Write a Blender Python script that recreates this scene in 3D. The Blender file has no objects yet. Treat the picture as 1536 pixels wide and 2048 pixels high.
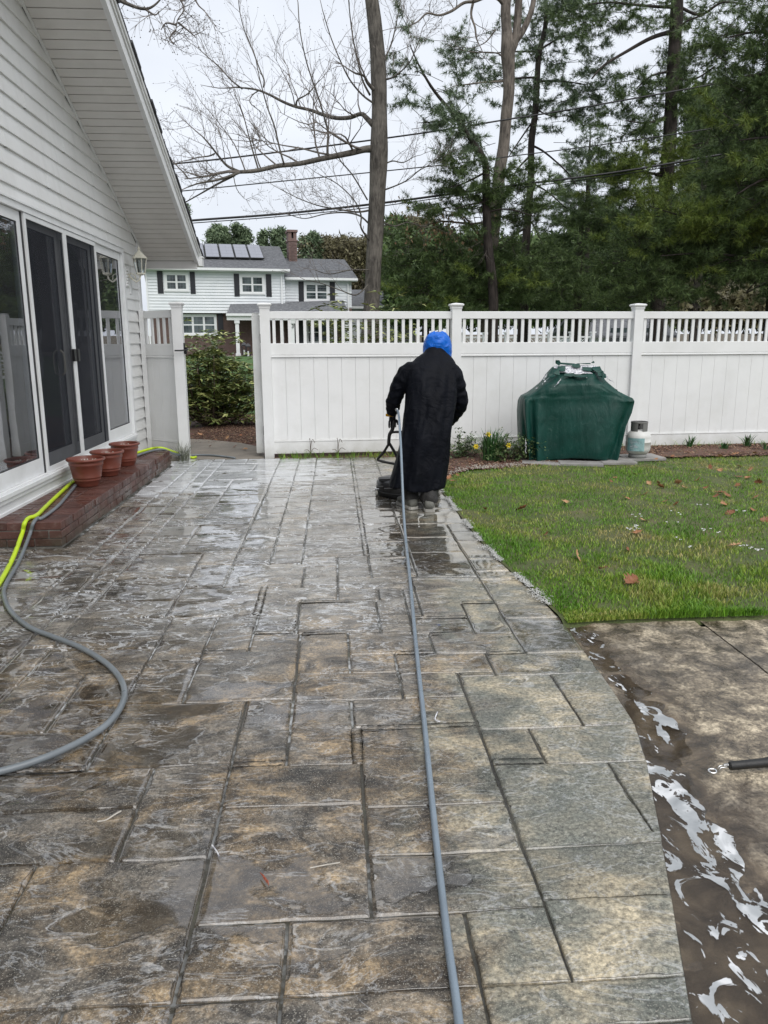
import bpy, bmesh, math, random
import numpy as np
from mathutils import Vector, Matrix, noise
random.seed(7); RNG = np.random.default_rng(7)
S = bpy.context.scene
COL = S.collection
# ------------------------------------------------------------------ camera
FPX = 1550.0; CAMH = 1.5
PITCH = math.atan(339/1550); YAW = math.radians(3.6); ROLL = math.radians(0.25)
fw = np.array([math.sin(YAW)*math.cos(PITCH), math.cos(YAW)*math.cos(PITCH), -math.sin(PITCH)])
r0 = np.array([math.cos(YAW), -math.sin(YAW), 0.0]); u0 = np.cross(r0, fw)
rt = r0*math.cos(ROLL)-u0*math.sin(ROLL); up = u0*math.cos(ROLL)+r0*math.sin(ROLL)
CP = np.array([0, 0, CAMH])
cam = bpy.data.cameras.new('camera'); camo = bpy.data.objects.new('camera', cam); COL.objects.link(camo)
cam.sensor_fit = 'VERTICAL'; cam.sensor_height = 24; cam.lens = FPX/2048*24
cam.clip_start = 0.05; cam.clip_end = 2000
mw = Matrix.Identity(4)
for i in range(3):
    mw[i][0] = rt[i]; mw[i][1] = up[i]; mw[i][2] = -fw[i]; mw[i][3] = CP[i]
camo.matrix_world = mw
S.camera = camo
# ------------------------------------------------------------------ world, sun, exposure
SUN_EL, SUN_ROT = math.radians(52), math.radians(155)
world = bpy.data.worlds.new('World'); S.world = world; world.use_nodes = True
wn = world.node_tree; wn.nodes.clear()
def wnode(t, **k):
    n = wn.nodes.new(t)
    for a, b in k.items(): setattr(n, a, b)
    return n
sky = wnode('ShaderNodeTexSky', sky_type='NISHITA'); sky.sun_disc = False
sky.sun_elevation = SUN_EL; sky.sun_rotation = SUN_ROT; sky.dust_density = 4
bg1 = wnode('ShaderNodeBackground'); bg1.inputs['Strength'].default_value = 0.06
wn.links.new(sky.outputs[0], bg1.inputs[0])
tc = wnode('ShaderNodeTexCoord'); mp = wnode('ShaderNodeMapping'); mp.inputs['Scale'].default_value = (1, 1, 2.6)
nz = wnode('ShaderNodeTexNoise'); nz.inputs['Scale'].default_value = 2.2; nz.inputs['Detail'].default_value = 5; nz.inputs['Roughness'].default_value = .5
rp = wnode('ShaderNodeValToRGB')
rp.color_ramp.elements[0].position = .3; rp.color_ramp.elements[0].color = (.52, .555, .615, 1)
rp.color_ramp.elements[1].position = .72; rp.color_ramp.elements[1].color = (.69, .72, .77, 1)
wn.links.new(tc.outputs['Generated'], mp.inputs[0]); wn.links.new(mp.outputs[0], nz.inputs[0]); wn.links.new(nz.outputs[0], rp.inputs[0])
bg2 = wnode('ShaderNodeBackground'); bg2.inputs['Strength'].default_value = 1.0
wn.links.new(rp.outputs[0], bg2.inputs[0])
mx = wnode('ShaderNodeMixShader'); mx.inputs[0].default_value = .9       # overcast: cloud layer covers the clear sky
wn.links.new(bg1.outputs[0], mx.inputs[1]); wn.links.new(bg2.outputs[0], mx.inputs[2])
wo = wnode('ShaderNodeOutputWorld'); wn.links.new(mx.outputs[0], wo.inputs[0])
sl = bpy.data.lights.new('sun', 'SUN'); sl.energy = 1.6; sl.angle = math.radians(60); sl.color = (1, .97, .93)
so = bpy.data.objects.new('sun', sl); COL.objects.link(so)
so.rotation_euler = (math.radians(90)-SUN_EL, 0, math.radians(180)-SUN_ROT+math.radians(0))
S.view_settings.view_transform = 'Standard'; S.view_settings.look = 'None'
S.view_settings.gamma = 1; S.view_settings.exposure = 0.62
S.view_settings.use_curve_mapping = False
S.render.engine = 'CYCLES'

# ------------------------------------------------------------------ measured points (photo pixel -> world point on a given plane)
def ray(px, py): return fw + rt*(px-768)/FPX - up*(py-1024)/FPX
def un(px, py, z=0.0):
    d = ray(px, py); return CP + d*((z-CAMH)/d[2])
def ux(px, py, x):
    d = ray(px, py); return CP + d*(x/d[0])
def uy(px, py, y):
    d = ray(px, py); return CP + d*(y/d[1])

# ------------------------------------------------------------------ helpers
def tag(o, label=None, cat=None, group=None, kind=None):
    if label: o['label'] = label
    if cat: o['category'] = cat
    if group: o['group'] = group
    if kind: o['kind'] = kind
    return o
def thing(name, label, cat, loc=(0, 0, 0), rz=0.0, group=None):
    o = bpy.data.objects.new(name, None); COL.objects.link(o)
    o.location = loc; o.rotation_euler = (0, 0, rz); o.empty_display_size = .1
    return tag(o, label, cat, group)
def link(name, me, parent=None, loc=None, rot=None, scale=None):
    o = bpy.data.objects.new(name, me); COL.objects.link(o)
    if parent is not None: o.parent = parent
    if loc is not None: o.location = loc
    if rot is not None: o.rotation_euler = rot
    if scale is not None: o.scale = scale
    return o
def copy_tree(o, parent=None):
    c = o.copy(); COL.objects.link(c); c.parent = parent
    for ch in list(o.children): copy_tree(ch, c)
    return c
class B:
    """collects shapes, then links them as one mesh object"""
    def __init__(s): s.v = []; s.f = []; s.m = []; s.mi = 0
    def add(s, vs, fs):
        n = len(s.v); s.v += [tuple(map(float, v)) for v in vs]
        for f in fs: s.f.append([n+i for i in f]); s.m.append(s.mi)
        return s
    def box(s, a, b):
        x0, y0, z0 = a; x1, y1, z1 = b
        return s.add([(x0,y0,z0),(x1,y0,z0),(x1,y1,z0),(x0,y1,z0),(x0,y0,z1),(x1,y0,z1),(x1,y1,z1),(x0,y1,z1)],
                     [(3,2,1,0),(4,5,6,7),(0,1,5,4),(1,2,6,5),(2,3,7,6),(3,0,4,7)])
    def cbox(s, c, d): return s.box([c[i]-d[i]/2 for i in range(3)], [c[i]+d[i]/2 for i in range(3)])
    def chbox(s, a, b, c=.005):
        """box with chamfered vertical-section edges all round"""
        x0,y0,z0 = a; x1,y1,z1 = b; vs = []
        for z, k in ((z0, c), (z0+c, 0), (z1-c, 0), (z1, c)):
            vs += [(x0+k,y0+k,z),(x1-k,y0+k,z),(x1-k,y1-k,z),(x0+k,y1-k,z)]
        fs = [(3,2,1,0),(12,13,14,15)]
        for l in range(3):
            for i in range(4):
                j = (i+1) % 4; fs.append((l*4+i, l*4+j, l*4+4+j, l*4+4+i))
        return s.add(vs, fs)
    def prism(s, poly, axis, a, b):
        """poly in the two other axes, extruded along axis from a to b"""
        n = len(poly); vs = []
        for t in (a, b):
            for p in poly:
                q = list(p); q.insert(axis, t); vs.append(q)
        fs = [list(range(n))[::-1], [n+i for i in range(n)]]
        for i in range(n): j = (i+1) % n; fs.append((i, j, n+j, n+i))
        return s.add(vs, fs)
    def tube(s, pts, r, seg=8, cap=True):
        pts = [Vector(p) for p in pts]; n = len(pts)
        if not hasattr(r, '__len__'): r = [r]*n
        vs = []; T0 = (pts[1]-pts[0]).normalized()
        ref = Vector((0, 0, 1)) if abs(T0.z) < .9 else Vector((1, 0, 0))
        for i, p in enumerate(pts):
            T = (pts[min(i+1, n-1)]-pts[max(i-1, 0)]).normalized()
            a = T.cross(ref)
            if a.length < 1e-4: a = T.cross(Vector((0, 1, 0)))
            a.normalize(); b = T.cross(a).normalized(); ref = -b if False else a.cross(T)
            for k in range(seg):
                t = 2*math.pi*k/seg; vs.append(p + (a*math.cos(t)+b*math.sin(t))*r[i])
        fs = []
        for i in range(n-1):
            for k in range(seg):
                l = (k+1) % seg; fs.append((i*seg+k, i*seg+l, (i+1)*seg+l, (i+1)*seg+k))
        if cap: fs.append(list(range(seg))[::-1]); fs.append([(n-1)*seg+k for k in range(seg)])
        return s.add(vs, fs)
    def lathe(s, prof, c=(0, 0, 0), seg=28, axis=2):
        vs = []
        for (r, z) in prof:
            for k in range(seg):
                t = 2*math.pi*k/seg; q = [r*math.cos(t), r*math.sin(t)]; q.insert(axis, z)
                vs.append([q[i]+c[i] for i in range(3)])
        fs = []
        for i in range(len(prof)-1):
            for k in range(seg):
                l = (k+1) % seg; fs.append((i*seg+k, i*seg+l, (i+1)*seg+l, (i+1)*seg+k))
        return s.add(vs, fs)
    def rings(s, rings, cap=True):
        n = len(rings[0]); vs = [p for r in rings for p in r]; fs = []
        for i in range(len(rings)-1):
            for k in range(n):
                l = (k+1) % n; fs.append((i*n+k, i*n+l, (i+1)*n+l, (i+1)*n+k))
        if cap: fs.append(list(range(n))[::-1]); fs.append([(len(rings)-1)*n+k for k in range(n)])
        return s.add(vs, fs)
    def mesh(s, name, mats, smooth=False):
        me = bpy.data.meshes.new(name); me.from_pydata(s.v, [], s.f)
        for m in (mats if isinstance(mats, (list, tuple)) else [mats]): me.materials.append(m)
        if isinstance(mats, (list, tuple)) and len(mats) > 1: me.polygons.foreach_set('material_index', s.m)
        if smooth: me.polygons.foreach_set('use_smooth', [True]*len(me.polygons))
        bm = bmesh.new(); bm.from_mesh(me); bmesh.ops.recalc_face_normals(bm, faces=bm.faces); bm.to_mesh(me); bm.free()
        me.update(); return me
    def build(s, name, mats, parent=None, smooth=False, origin=None, world=False):
        """world=True: the shapes were given in world coordinates, the parent has no rotation"""
        if world and parent is not None:
            p = parent; off = Vector((0, 0, 0))
            while p is not None: off += p.location; p = p.parent
            s.v = [(v[0]-off.x, v[1]-off.y, v[2]-off.z) for v in s.v]
        if origin is not None:
            s.v = [(v[0]-origin[0], v[1]-origin[1], v[2]-origin[2]) for v in s.v]
        return link(name, s.mesh(name, mats, smooth), parent, loc=origin)
def fastmesh(name, V, F, mat, smooth=False):
    """V (n,3) array, F (m,k) index array"""
    me = bpy.data.meshes.new(name); V = np.asarray(V, dtype=np.float32); F = np.asarray(F, dtype=np.int32)
    m, k = F.shape
    me.vertices.add(len(V)); me.vertices.foreach_set('co', V.ravel())
    me.loops.add(m*k); me.loops.foreach_set('vertex_index', F.ravel())
    me.polygons.add(m); me.polygons.foreach_set('loop_start', np.arange(0, m*k, k, dtype=np.int32))
    me.polygons.foreach_set('loop_total', np.full(m, k, dtype=np.int32))
    if smooth: me.polygons.foreach_set('use_smooth', np.ones(m, dtype=bool))
    me.materials.append(mat); me.update(calc_edges=True); me.validate(); return me
def bake_mods(o):
    dg = bpy.context.evaluated_depsgraph_get(); dg.update()
    me = bpy.data.meshes.new_from_object(o.evaluated_get(dg)); o.modifiers.clear(); o.data = me

# ------------------------------------------------------------------ materials
class NT:
    def __init__(s, name):
        s.m = bpy.data.materials.new(name); s.m.use_nodes = True; s.t = s.m.node_tree; s.t.nodes.clear()
        s.out = s.n('ShaderNodeOutputMaterial'); s.b = s.n('ShaderNodeBsdfPrincipled')
        s.l(s.b.outputs[0], s.out.inputs[0]); s._pos = None
    def n(s, t, **k):
        x = s.t.nodes.new(t)
        for a, b in k.items(): setattr(x, a, b)
        return x
    def l(s, a, b): s.t.links.new(a, b)
    def setin(s, inp, v):
        if hasattr(v, 'node'): s.l(v, inp)
        else:
            if inp.type == 'RGBA': v = (v, v, v, 1) if not hasattr(v, '__len__') else (tuple(v)+(1,) if len(v) == 3 else v)
            inp.default_value = v
    def pos(s):
        if s._pos is None: s._pos = s.n('ShaderNodeNewGeometry')
        return s._pos.outputs['Position']
    def island(s):
        s.pos(); return s._pos.outputs['Random Per Island']
    def obj(s): return s.n('ShaderNodeTexCoord').outputs['Object']
    def rnd(s): return s.n('ShaderNodeObjectInfo').outputs['Random']
    def mapping(s, v, sc=(1, 1, 1), rot=(0, 0, 0), loc=(0, 0, 0)):
        x = s.n('ShaderNodeMapping'); s.l(v, x.inputs[0]); x.inputs['Scale'].default_value = sc
        x.inputs['Rotation'].default_value = rot; x.inputs['Location'].default_value = loc; return x.outputs[0]
    def noise(s, scale, detail=4, rough=.5, dist=0, vec=None):
        x = s.n('ShaderNodeTexNoise'); s.l(vec if vec is not None else s.pos(), x.inputs['Vector'])
        x.inputs['Scale'].default_value = scale; x.inputs['Detail'].default_value = detail
        x.inputs['Roughness'].default_value = rough; x.inputs['Distortion'].default_value = dist; return x.outputs[0]
    def voro(s, scale, vec=None, feature='F1', out=0):
        x = s.n('ShaderNodeTexVoronoi', feature=feature); s.l(vec if vec is not None else s.pos(), x.inputs['Vector'])
        x.inputs['Scale'].default_value = scale; return x.outputs[out]
    def ramp(s, fac, stops):
        x = s.n('ShaderNodeValToRGB'); cr = x.color_ramp
        while len(cr.elements) < len(stops): cr.elements.new(.5)
        for e, (p, c) in zip(cr.elements, stops):
            e.position = p; e.color = (c, c, c, 1) if not hasattr(c, '__len__') else tuple(c)+(1,)
        s.setin(x.inputs[0], fac); return x.outputs[0]
    def mix(s, f, a, b, mode='MIX'):
        x = s.n('ShaderNodeMix', data_type='RGBA', blend_type=mode)
        s.setin(x.inputs[0], f); s.setin(x.inputs[6], a); s.setin(x.inputs[7], b); return x.outputs[2]
    def math(s, op, a, b=0.0, c=None, clamp=False):
        x = s.n('ShaderNodeMath', operation=op, use_clamp=clamp); s.setin(x.inputs[0], a); s.setin(x.inputs[1], b)
        if c is not None: s.setin(x.inputs[2], c)
        return x.outputs[0]
    def xyz(s, v=None):
        x = s.n('ShaderNodeSeparateXYZ'); s.l(v if v is not None else s.pos(), x.inputs[0]); return x.outputs
    def sm(s, v, a, b):
        """smooth step of v from a to b"""
        x = s.n('ShaderNodeMapRange', interpolation_type='SMOOTHSTEP'); s.setin(x.inputs[0], v)
        x.inputs[1].default_value = a; x.inputs[2].default_value = b; return x.outputs[0]
    def bump(s, h, strength=.3, dist=.01):
        x = s.n('ShaderNodeBump'); x.inputs['Strength'].default_value = strength; x.inputs['Distance'].default_value = dist
        s.setin(x.inputs['Height'], h); s.l(x.outputs[0], s.b.inputs['Normal']); return x
    def put(s, **k):
        names = dict(col='Base Color', rough='Roughness', metal='Metallic', spec='Specular IOR Level', coat='Coat Weight', coatr='Coat Roughness',
                     sss='Subsurface Weight', sheen='Sheen Weight')
        for a, v in k.items(): s.setin(s.b.inputs[names[a]], v)
        return s
def simple(name, col, rough=.6, var=.12, scale=8, bump=0.0, bscale=60, metal=0.0, spec=.5, dirt=None, coat=0.0):
    t = NT(name); n = t.noise(scale, 5)
    lo = tuple(c*(1-var) for c in col); hi = tuple(min(1, c*(1+var)) for c in col)
    c = t.ramp(n, [(.3, lo), (.7, hi)])
    if dirt: c = t.mix(t.math('MULTIPLY', t.ramp(t.noise(3.1, 8, .65), [(.48, 0), (.75, 1)]), dirt[1]), c, dirt[0])
    t.put(col=c, rough=t.ramp(t.noise(scale*3, 4), [(.3, max(0, rough-.06)), (.7, min(1, rough+.06))]), metal=metal, spec=spec, coat=coat)
    if bump: t.bump(t.noise(bscale, 5), bump, .004)
    if name in ('white_vinyl', 'weathered_vinyl'):
        z = t.xyz()[2]; g = t.math('MULTIPLY', t.sm(t.math('ADD', z, t.math('MULTIPLY', t.noise(7, 6, .65), .5)), .55, .18), .38)
        t.put(col=t.mix(g, c, (.30, .29, .22)))
    return t.m
M = {}
M['vinyl'] = simple('white_vinyl', (.75, .755, .75), .42, .03, 3, 0.05, 30, dirt=((.50, .50, .45), .22))
M['vinyl_old'] = simple('weathered_vinyl', (.72, .73, .72), .5, .05, 3, 0.05, 30, dirt=((.36, .37, .32), .4))
def siding_mat():
    t = NT('siding_paint'); P = t.pos()
    grime = t.math('MULTIPLY', t.ramp(t.noise(1.3, 7, .6, .5), [(.42, 0), (.7, 1)]), .35)
    c = t.mix(grime, (.78, .785, .775), (.58, .57, .54))
    streak = t.noise(3, 6, .6, 0, t.mapping(P, (1, 3.5, .4)))
    c = t.mix(t.math('MULTIPLY', t.ramp(streak, [(.52, 0), (.75, 1)]), .25), c, (.52, .53, .50))
    t.put(col=c, rough=.45); t.bump(t.noise(40, 4, .6, 0, t.mapping(P, (1, .15, 1))), .06, .003); return t.m
M['siding'] = siding_mat()
M['trim'] = simple('white_trim_paint', (.76, .77, .77), .38, .04, 5, .04, 50, dirt=((.45, .45, .42), .3))
M['soffit'] = simple('soffit_vinyl', (.68, .665, .64), .5, .04, 3, dirt=((.45, .44, .41), .3))
M['dark_gap'] = simple('dark_gasket_and_gap', (.02, .02, .022), .6)  # near-black for rubber gaskets, and for painted shade in soffit and door gaps
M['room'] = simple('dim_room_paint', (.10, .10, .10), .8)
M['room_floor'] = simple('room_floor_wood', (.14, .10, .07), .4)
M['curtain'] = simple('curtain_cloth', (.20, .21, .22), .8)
M['black_plastic'] = simple('black_plastic', (.012, .012, .013), .35, .2, 20)
M['black_rubber'] = simple('black_rubber_grip', (.014, .014, .014), .5, .2, 30, .2, 200)
M['chrome'] = simple('bright_steel', (.75, .75, .74), .18, .05, 20, metal=1.0)
M['cream'] = simple('cream_cast_metal', (.66, .64, .54), .45, .06, 20, dirt=((.4, .38, .3), .3))
def glass_mat(name, tint=(.75, .8, .8), ior=1.55, dirt=.04):
    t = NT(name); t.t.nodes.remove(t.b)
    tr = t.n('ShaderNodeBsdfTransparent'); tr.inputs[0].default_value = (*tint, 1)
    gl = t.n('ShaderNodeBsdfGlossy'); gl.inputs['Roughness'].default_value = .015; gl.inputs['Color'].default_value = (.95, .96, 1, 1)
    bp = t.n('ShaderNodeBump'); bp.inputs['Strength'].default_value = .05; bp.inputs['Distance'].default_value = .02
    t.l(t.noise(1.6, 2), bp.inputs['Height']); t.l(bp.outputs[0], gl.inputs['Normal'])
    fr = t.n('ShaderNodeFresnel'); fr.inputs[0].default_value = ior
    f = t.math('MULTIPLY', fr.outputs[0], 2.1, clamp=True)
    m1 = t.n('ShaderNodeMixShader'); t.l(f, m1.inputs[0]); t.l(tr.outputs[0], m1.inputs[1]); t.l(gl.outputs[0], m1.inputs[2])
    df = t.n('ShaderNodeBsdfDiffuse'); df.inputs[0].default_value = (.4, .4, .4, 1)
    m2 = t.n('ShaderNodeMixShader'); m2.inputs[0].default_value = dirt
    t.l(m1.outputs[0], m2.inputs[1]); t.l(df.outputs[0], m2.inputs[2]); t.l(m2.outputs[0], t.out.inputs[0]); return t.m
M['glass'] = glass_mat('window_glass')
def screen_mat():
    t = NT('insect_screen_mesh'); t.t.nodes.remove(t.b)
    tr = t.n('ShaderNodeBsdfTransparent'); df = t.n('ShaderNodeBsdfDiffuse'); df.inputs[0].default_value = (.030, .032, .038, 1)
    m = t.n('ShaderNodeMixShader'); lw = t.n('ShaderNodeLayerWeight'); lw.inputs[0].default_value = .5
    t.l(t.math('MULTIPLY_ADD', lw.outputs['Facing'], .45, .42, clamp=True), m.inputs[0])
    t.l(tr.outputs[0], m.inputs[1]); t.l(df.outputs[0], m.inputs[2]); t.l(m.outputs[0], t.out.inputs[0]); return t.m
M['screen'] = screen_mat()
def brick_mat(name, a, b, wet=True, green=.25):
    t = NT(name); r = t.rnd()
    c = t.mix(r, a, b); n = t.noise(9, 7, .65); c = t.mix(t.math('MULTIPLY', t.ramp(n, [(.4, 0), (.7, 1)]), .5), c, tuple(x*.45 for x in a))
    g = t.noise(30, 5, .7); c = t.mix(t.math('MULTIPLY', t.ramp(g, [(.55, 0), (.7, 1)]), .35), c, (.30, .24, .2))
    z = t.xyz()[2]
    if green: c = t.mix(t.math('MULTIPLY', t.math('MULTIPLY', t.sm(z, .15, .0), t.ramp(t.noise(5, 5), [(.4, .2), (.65, 1)])), green*2.4, clamp=True), c, (.06, .065, .04))
    t.put(col=c, rough=t.ramp(t.noise(4, 5), [(.35, .16), (.65, .55)]) if wet else .8)
    t.bump(t.noise(70, 6, .6), .45, .004); return t.m
M['brick'] = brick_mat('wet_red_brick', (.072, .030, .023), (.115, .047, .036))
M['mortar'] = simple('grey_mortar', (.19, .18, .16), .8, .25, 20, .4)
M['far_brick'] = brick_mat('old_house_brick', (.13, .085, .075), (.20, .13, .115), False, 0)
M['terracotta'] = simple('terracotta_plastic', (.165, .045, .028), .34, .12, 6, .05, 80, dirt=((.12, .05, .035), .35))
M['soil'] = simple('dark_soil', (.05, .035, .025), .9, .5, 40, .8, 60)
M['hose_y'] = simple('lime_yellow_hose', (.52, .70, .02), .35, .06, 8, dirt=((.25, .3, .05), .4))
M['hose_g'] = simple('grey_rubber_hose', (.16, .18, .195), .33, .1, 6, dirt=((.08, .09, .09), .4))
M['hose_b'] = simple('blue_grey_pressure_hose', (.18, .225, .27), .3, .08, 6, dirt=((.10, .12, .13), .4))
# ------------------------------------------------------------------ ground, patio, lawn
EDGE = [(-1, .15), (.5, .47), (1.0, .66), (1.55, .83), (2.03, .98), (2.53, 1.13), (2.79, 1.19), (3.3, 1.22), (4.06, 1.24), (4.56, 1.20), (5.2, 1.14),
        (5.8, 1.11), (6.7, 1.10), (7.7, 1.09), (8.4, 1.12), (11, 1.2)]
def edge(y): return float(np.interp(y, [e[0] for e in EDGE], [e[1] for e in EDGE]))
def fence_y(x): return 10.47+.065*x
def sst(x, a, b):
    t = min(1, max(0, (x-a)/(b-a))); return t*t*(3-2*t)
def nz3(x, y, z=0.0): return noise.noise(Vector((x, y, z)))
def fbm(x, y, z=0.0, o=4):
    a, s, f = 1.0, 0.0, 1.0
    for i in range(o): s += a*nz3(x*f, y*f, z+i*7.3); a *= .5; f *= 2.03
    return s
def ground_mats():
    t = NT('leaf_littered_ground')
    c = t.ramp(t.noise(.7, 8, .6), [(.35, (.055, .05, .03)), (.55, (.09, .07, .045)), (.75, (.05, .075, .025))])
    c = t.mix(t.ramp(t.noise(25, 5, .7), [(.5, 0), (.7, .6)]), c, (.16, .10, .06)); t.put(col=c, rough=.9)
    t.bump(t.noise(30, 5), .6, .02); M['ground'] = t.m
    t = NT('distant_lawn'); c = t.ramp(t.noise(1.2, 8, .6), [(.3, (.045, .10, .022)), (.7, (.08, .16, .035))])
    c = t.mix(t.ramp(t.noise(90, 3), [(.4, 0), (.7, .5)]), c, (.03, .07, .015)); t.put(col=c, rough=.85); t.bump(t.noise(60, 4), .7, .03); M['lawn_far'] = t.m
    t = NT('lawn_soil_thatch')
    c = t.ramp(t.noise(2.2, 8, .65), [(.3, (.055, .085, .022)), (.55, (.09, .105, .035)), (.75, (.16, .125, .07))])
    c = t.mix(t.ramp(t.noise(60, 5, .7), [(.45, 0), (.7, .6)]), c, (.045, .035, .02)); t.put(col=c, rough=.95); t.bump(t.noise(90, 5), .8, .01); M['thatch'] = t.m
    t = NT('bark_mulch')
    v = t.voro(55, None, 'F1', 1); n = t.noise(2.5, 6)
    c = t.mix(.75, t.ramp(n, [(.35, (.055, .032, .022)), (.65, (.10, .055, .036))]), t.mix(1.0, v, (.11, .055, .036), 'MULTIPLY'), 'ADD')
    c = t.mix(t.ramp(t.voro(38, None, 'F1', 0), [(.0, .7), (.12, 0)]), c, (.30, .22, .15))
    t.put(col=c, rough=.85); t.bump(t.voro(60), 1.0, .02); M['mulch'] = t.m
    t = NT('walkway_concrete')
    c = t.ramp(t.noise(3, 8, .65), [(.3, (.17, .15, .125)), (.7, (.30, .265, .215))]); c = t.mix(t.ramp(t.noise(180, 3), [(.4, 0), (.65, .6)]), c, (.12, .10, .08))
    t.put(col=c, rough=.8); t.bump(t.noise(200, 4), .5, .004); M['walk'] = t.m
ground_mats()
def stone_mat():
    t = NT('stamped_stone'); P = t.pos(); X, Y, Z = t.xyz()
    big = t.noise(1.5, 7, .62, .8); mid = t.noise(5.2, 9, .66, .9, t.mapping(P, (1, 1.5, 1))); grain = t.noise(75, 6, .7); speck = t.noise(240, 3, .6)
    r = t.rnd()
    wet = t.ramp(mid, [(.36, (.022, .016, .010)), (.44, (.062, .046, .030)), (.53, (.15, .112, .070)), (.63, (.31, .225, .13))])
    wet = t.mix(t.ramp(big, [(.47, 0), (.57, .75)]), wet, t.ramp(mid, [(.36, (.040, .037, .033)), (.62, (.17, .158, .14))]))
    cl = t.ramp(t.math('ADD', t.math('MULTIPLY', mid, .45), t.math('MULTIPLY', t.noise(2.6, 7, .62, .7), .55)), [(.38, (.075, .080, .066)), (.45, (.15, .148, .12)), (.515, (.27, .24, .175)), (.60, (.43, .365, .25))])
    cl = t.mix(t.ramp(big, [(.47, 0), (.56, .72)]), cl, (.125, .135, .118))
    # scrubbed clean strip on the right hand side
    line = t.math('MULTIPLY_ADD', t.sm(Y, 1.2, 4.4), .38, .22)
    cm = t.sm(t.math('ADD', t.math('SUBTRACT', X, line), t.math('MULTIPLY', t.math('SUBTRACT', t.noise(2.1, 6, .6, 1), .5), 1.3)), -.12, .16)
    col = t.mix(cm, wet, cl)
    grey = t.math('MULTIPLY', t.sm(Y, 3.0, 4.6), t.math('SUBTRACT', 1, cm))
    col = t.mix(t.math('MULTIPLY', grey, .7), col, t.ramp(mid, [(.38, (.085, .078, .066)), (.62, (.27, .245, .205))]))
    v = t.math('MULTIPLY_ADD', r, .5, .75); col = t.mix(1.0, col, t.mix(0, v, v), 'MULTIPLY')
    col = t.mix(1.0, col, t.ramp(grain, [(.36, .45), (.5, .95), (.62, 1.5)]), 'MULTIPLY')
    col = t.mix(t.ramp(speck, [(.57, 0), (.66, .6)]), col, (.50, .47, .40))
    col = t.mix(t.ramp(t.voro(14, None, 'F1', 0), [(.02, .8), (.07, 0)]), col, (.03, .03, .026))
    # standing water lies in the hollows of the relief
    hz = t.math('ADD', Z, t.math('MULTIPLY', t.math('SUBTRACT', t.noise(9, 6, .6, .6, t.mapping(P, (.6, 1.3, 1))), .5), .010))
    zone_l = t.math('MULTIPLY', t.sm(X, .25, -.5), t.math('MULTIPLY', t.sm(Y, 1.0, 2.4), 1.0))
    thr = t.math('MULTIPLY_ADD', zone_l, .0042, -.0052)
    # deep film left and right of the worker, and wherever the machine has just passed
    dist = t.n('ShaderNodeVectorMath', operation='DISTANCE'); t.l(t.mapping(P, (1, .42, 0)), dist.inputs[0]); dist.inputs[1].default_value = (.82, 6.35*.42, 0)
    pool = t.sm(t.math('ADD', dist.outputs['Value'], t.math('MULTIPLY', t.noise(2.3, 5, .6, .5), .42)), .98, .62)
    d2 = t.n('ShaderNodeVectorMath', operation='DISTANCE'); t.l(t.mapping(P, (1, .5, 0)), d2.inputs[0]); d2.inputs[1].default_value = (1.05, 3.75*.5, 0)
    pool2 = t.sm(t.math('ADD', d2.outputs['Value'], t.math('MULTIPLY', t.noise(3.5, 5, .6, .5), .3)), .36, .24)
    thr = t.math('ADD', thr, t.math('MULTIPLY', t.math('MAXIMUM', pool, pool2), .016))
    dz = t.math('SUBTRACT', hz, thr)
    film = t.sm(dz, .0006, -.0006)
    brown = t.math('MULTIPLY', t.ramp(t.noise(1.1, 5, .6, 1), [(.4, .25), (.65, .95)]), film)
    col = t.mix(t.math('MULTIPLY', brown, .75), col, (.040, .031, .022))
    rim = t.math('MULTIPLY', t.sm(t.math('ABSOLUTE', t.math('SUBTRACT', dz, .0006)), .00045, .0001), t.ramp(t.noise(4, 4), [(.46, 0), (.62, .8)]))
    # soap foam: ragged patches near the gate, fine threads elsewhere that also paint glossy wet highlights
    fz = t.math('MULTIPLY', t.sm(t.math('ADD', Y, t.math('MULTIPLY', X, -.45)), 7.1, 9.3), t.sm(X, .7, -.5))
    fz2 = t.math('MULTIPLY', t.sm(Y, 2.9, 4.4), t.sm(X, .85, .1))
    pn = t.noise(1.9, 9, .66, 1.4, t.mapping(P, (1, 1.9, 1)))
    patch = t.sm(t.math('ADD', pn, t.math('MULTIPLY', t.math('MULTIPLY', fz, fz), .24)), .60, .665); patch = t.math('MULTIPLY', patch, t.sm(Y, 3.3, 5.2))
    ln = t.noise(3.4, 7, .62, 1.6, t.mapping(P, (1, 2.1, 1)))
    thread = t.math('MULTIPLY', t.sm(t.math('ABSOLUTE', t.math('SUBTRACT', ln, .5)), .022, .004), t.ramp(t.noise(2.3, 4), [(.40, 0), (.50, 1)]))
    thread = t.math('MULTIPLY', thread, t.math('MULTIPLY_ADD', fz2, .75, .3))
    spots = t.math('MULTIPLY', t.sm(t.noise(11, 6, .6, 1, t.mapping(P, (1, 1.6, 1))), .655, .70), t.math('MULTIPLY_ADD', fz2, .7, .1))
    foam = t.math('MAXIMUM', t.math('MAXIMUM', patch, thread), t.math('MAXIMUM', spots, t.math('MULTIPLY', rim, .55)), clamp=True)
    foam = t.math('MULTIPLY', foam, t.ramp(grain, [(.3, .35), (.6, 1)]))
    col = t.mix(foam, col, (.66, .68, .70))
    base_r = t.ramp(t.noise(7, 7, .6), [(.38, .10), (.62, .40)])
    base_r = t.math('ADD', base_r, t.math('MULTIPLY', cm, .16))
    base_r = t.mix(film, base_r, .035); base_r = t.mix(foam, base_r, .55)
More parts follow.
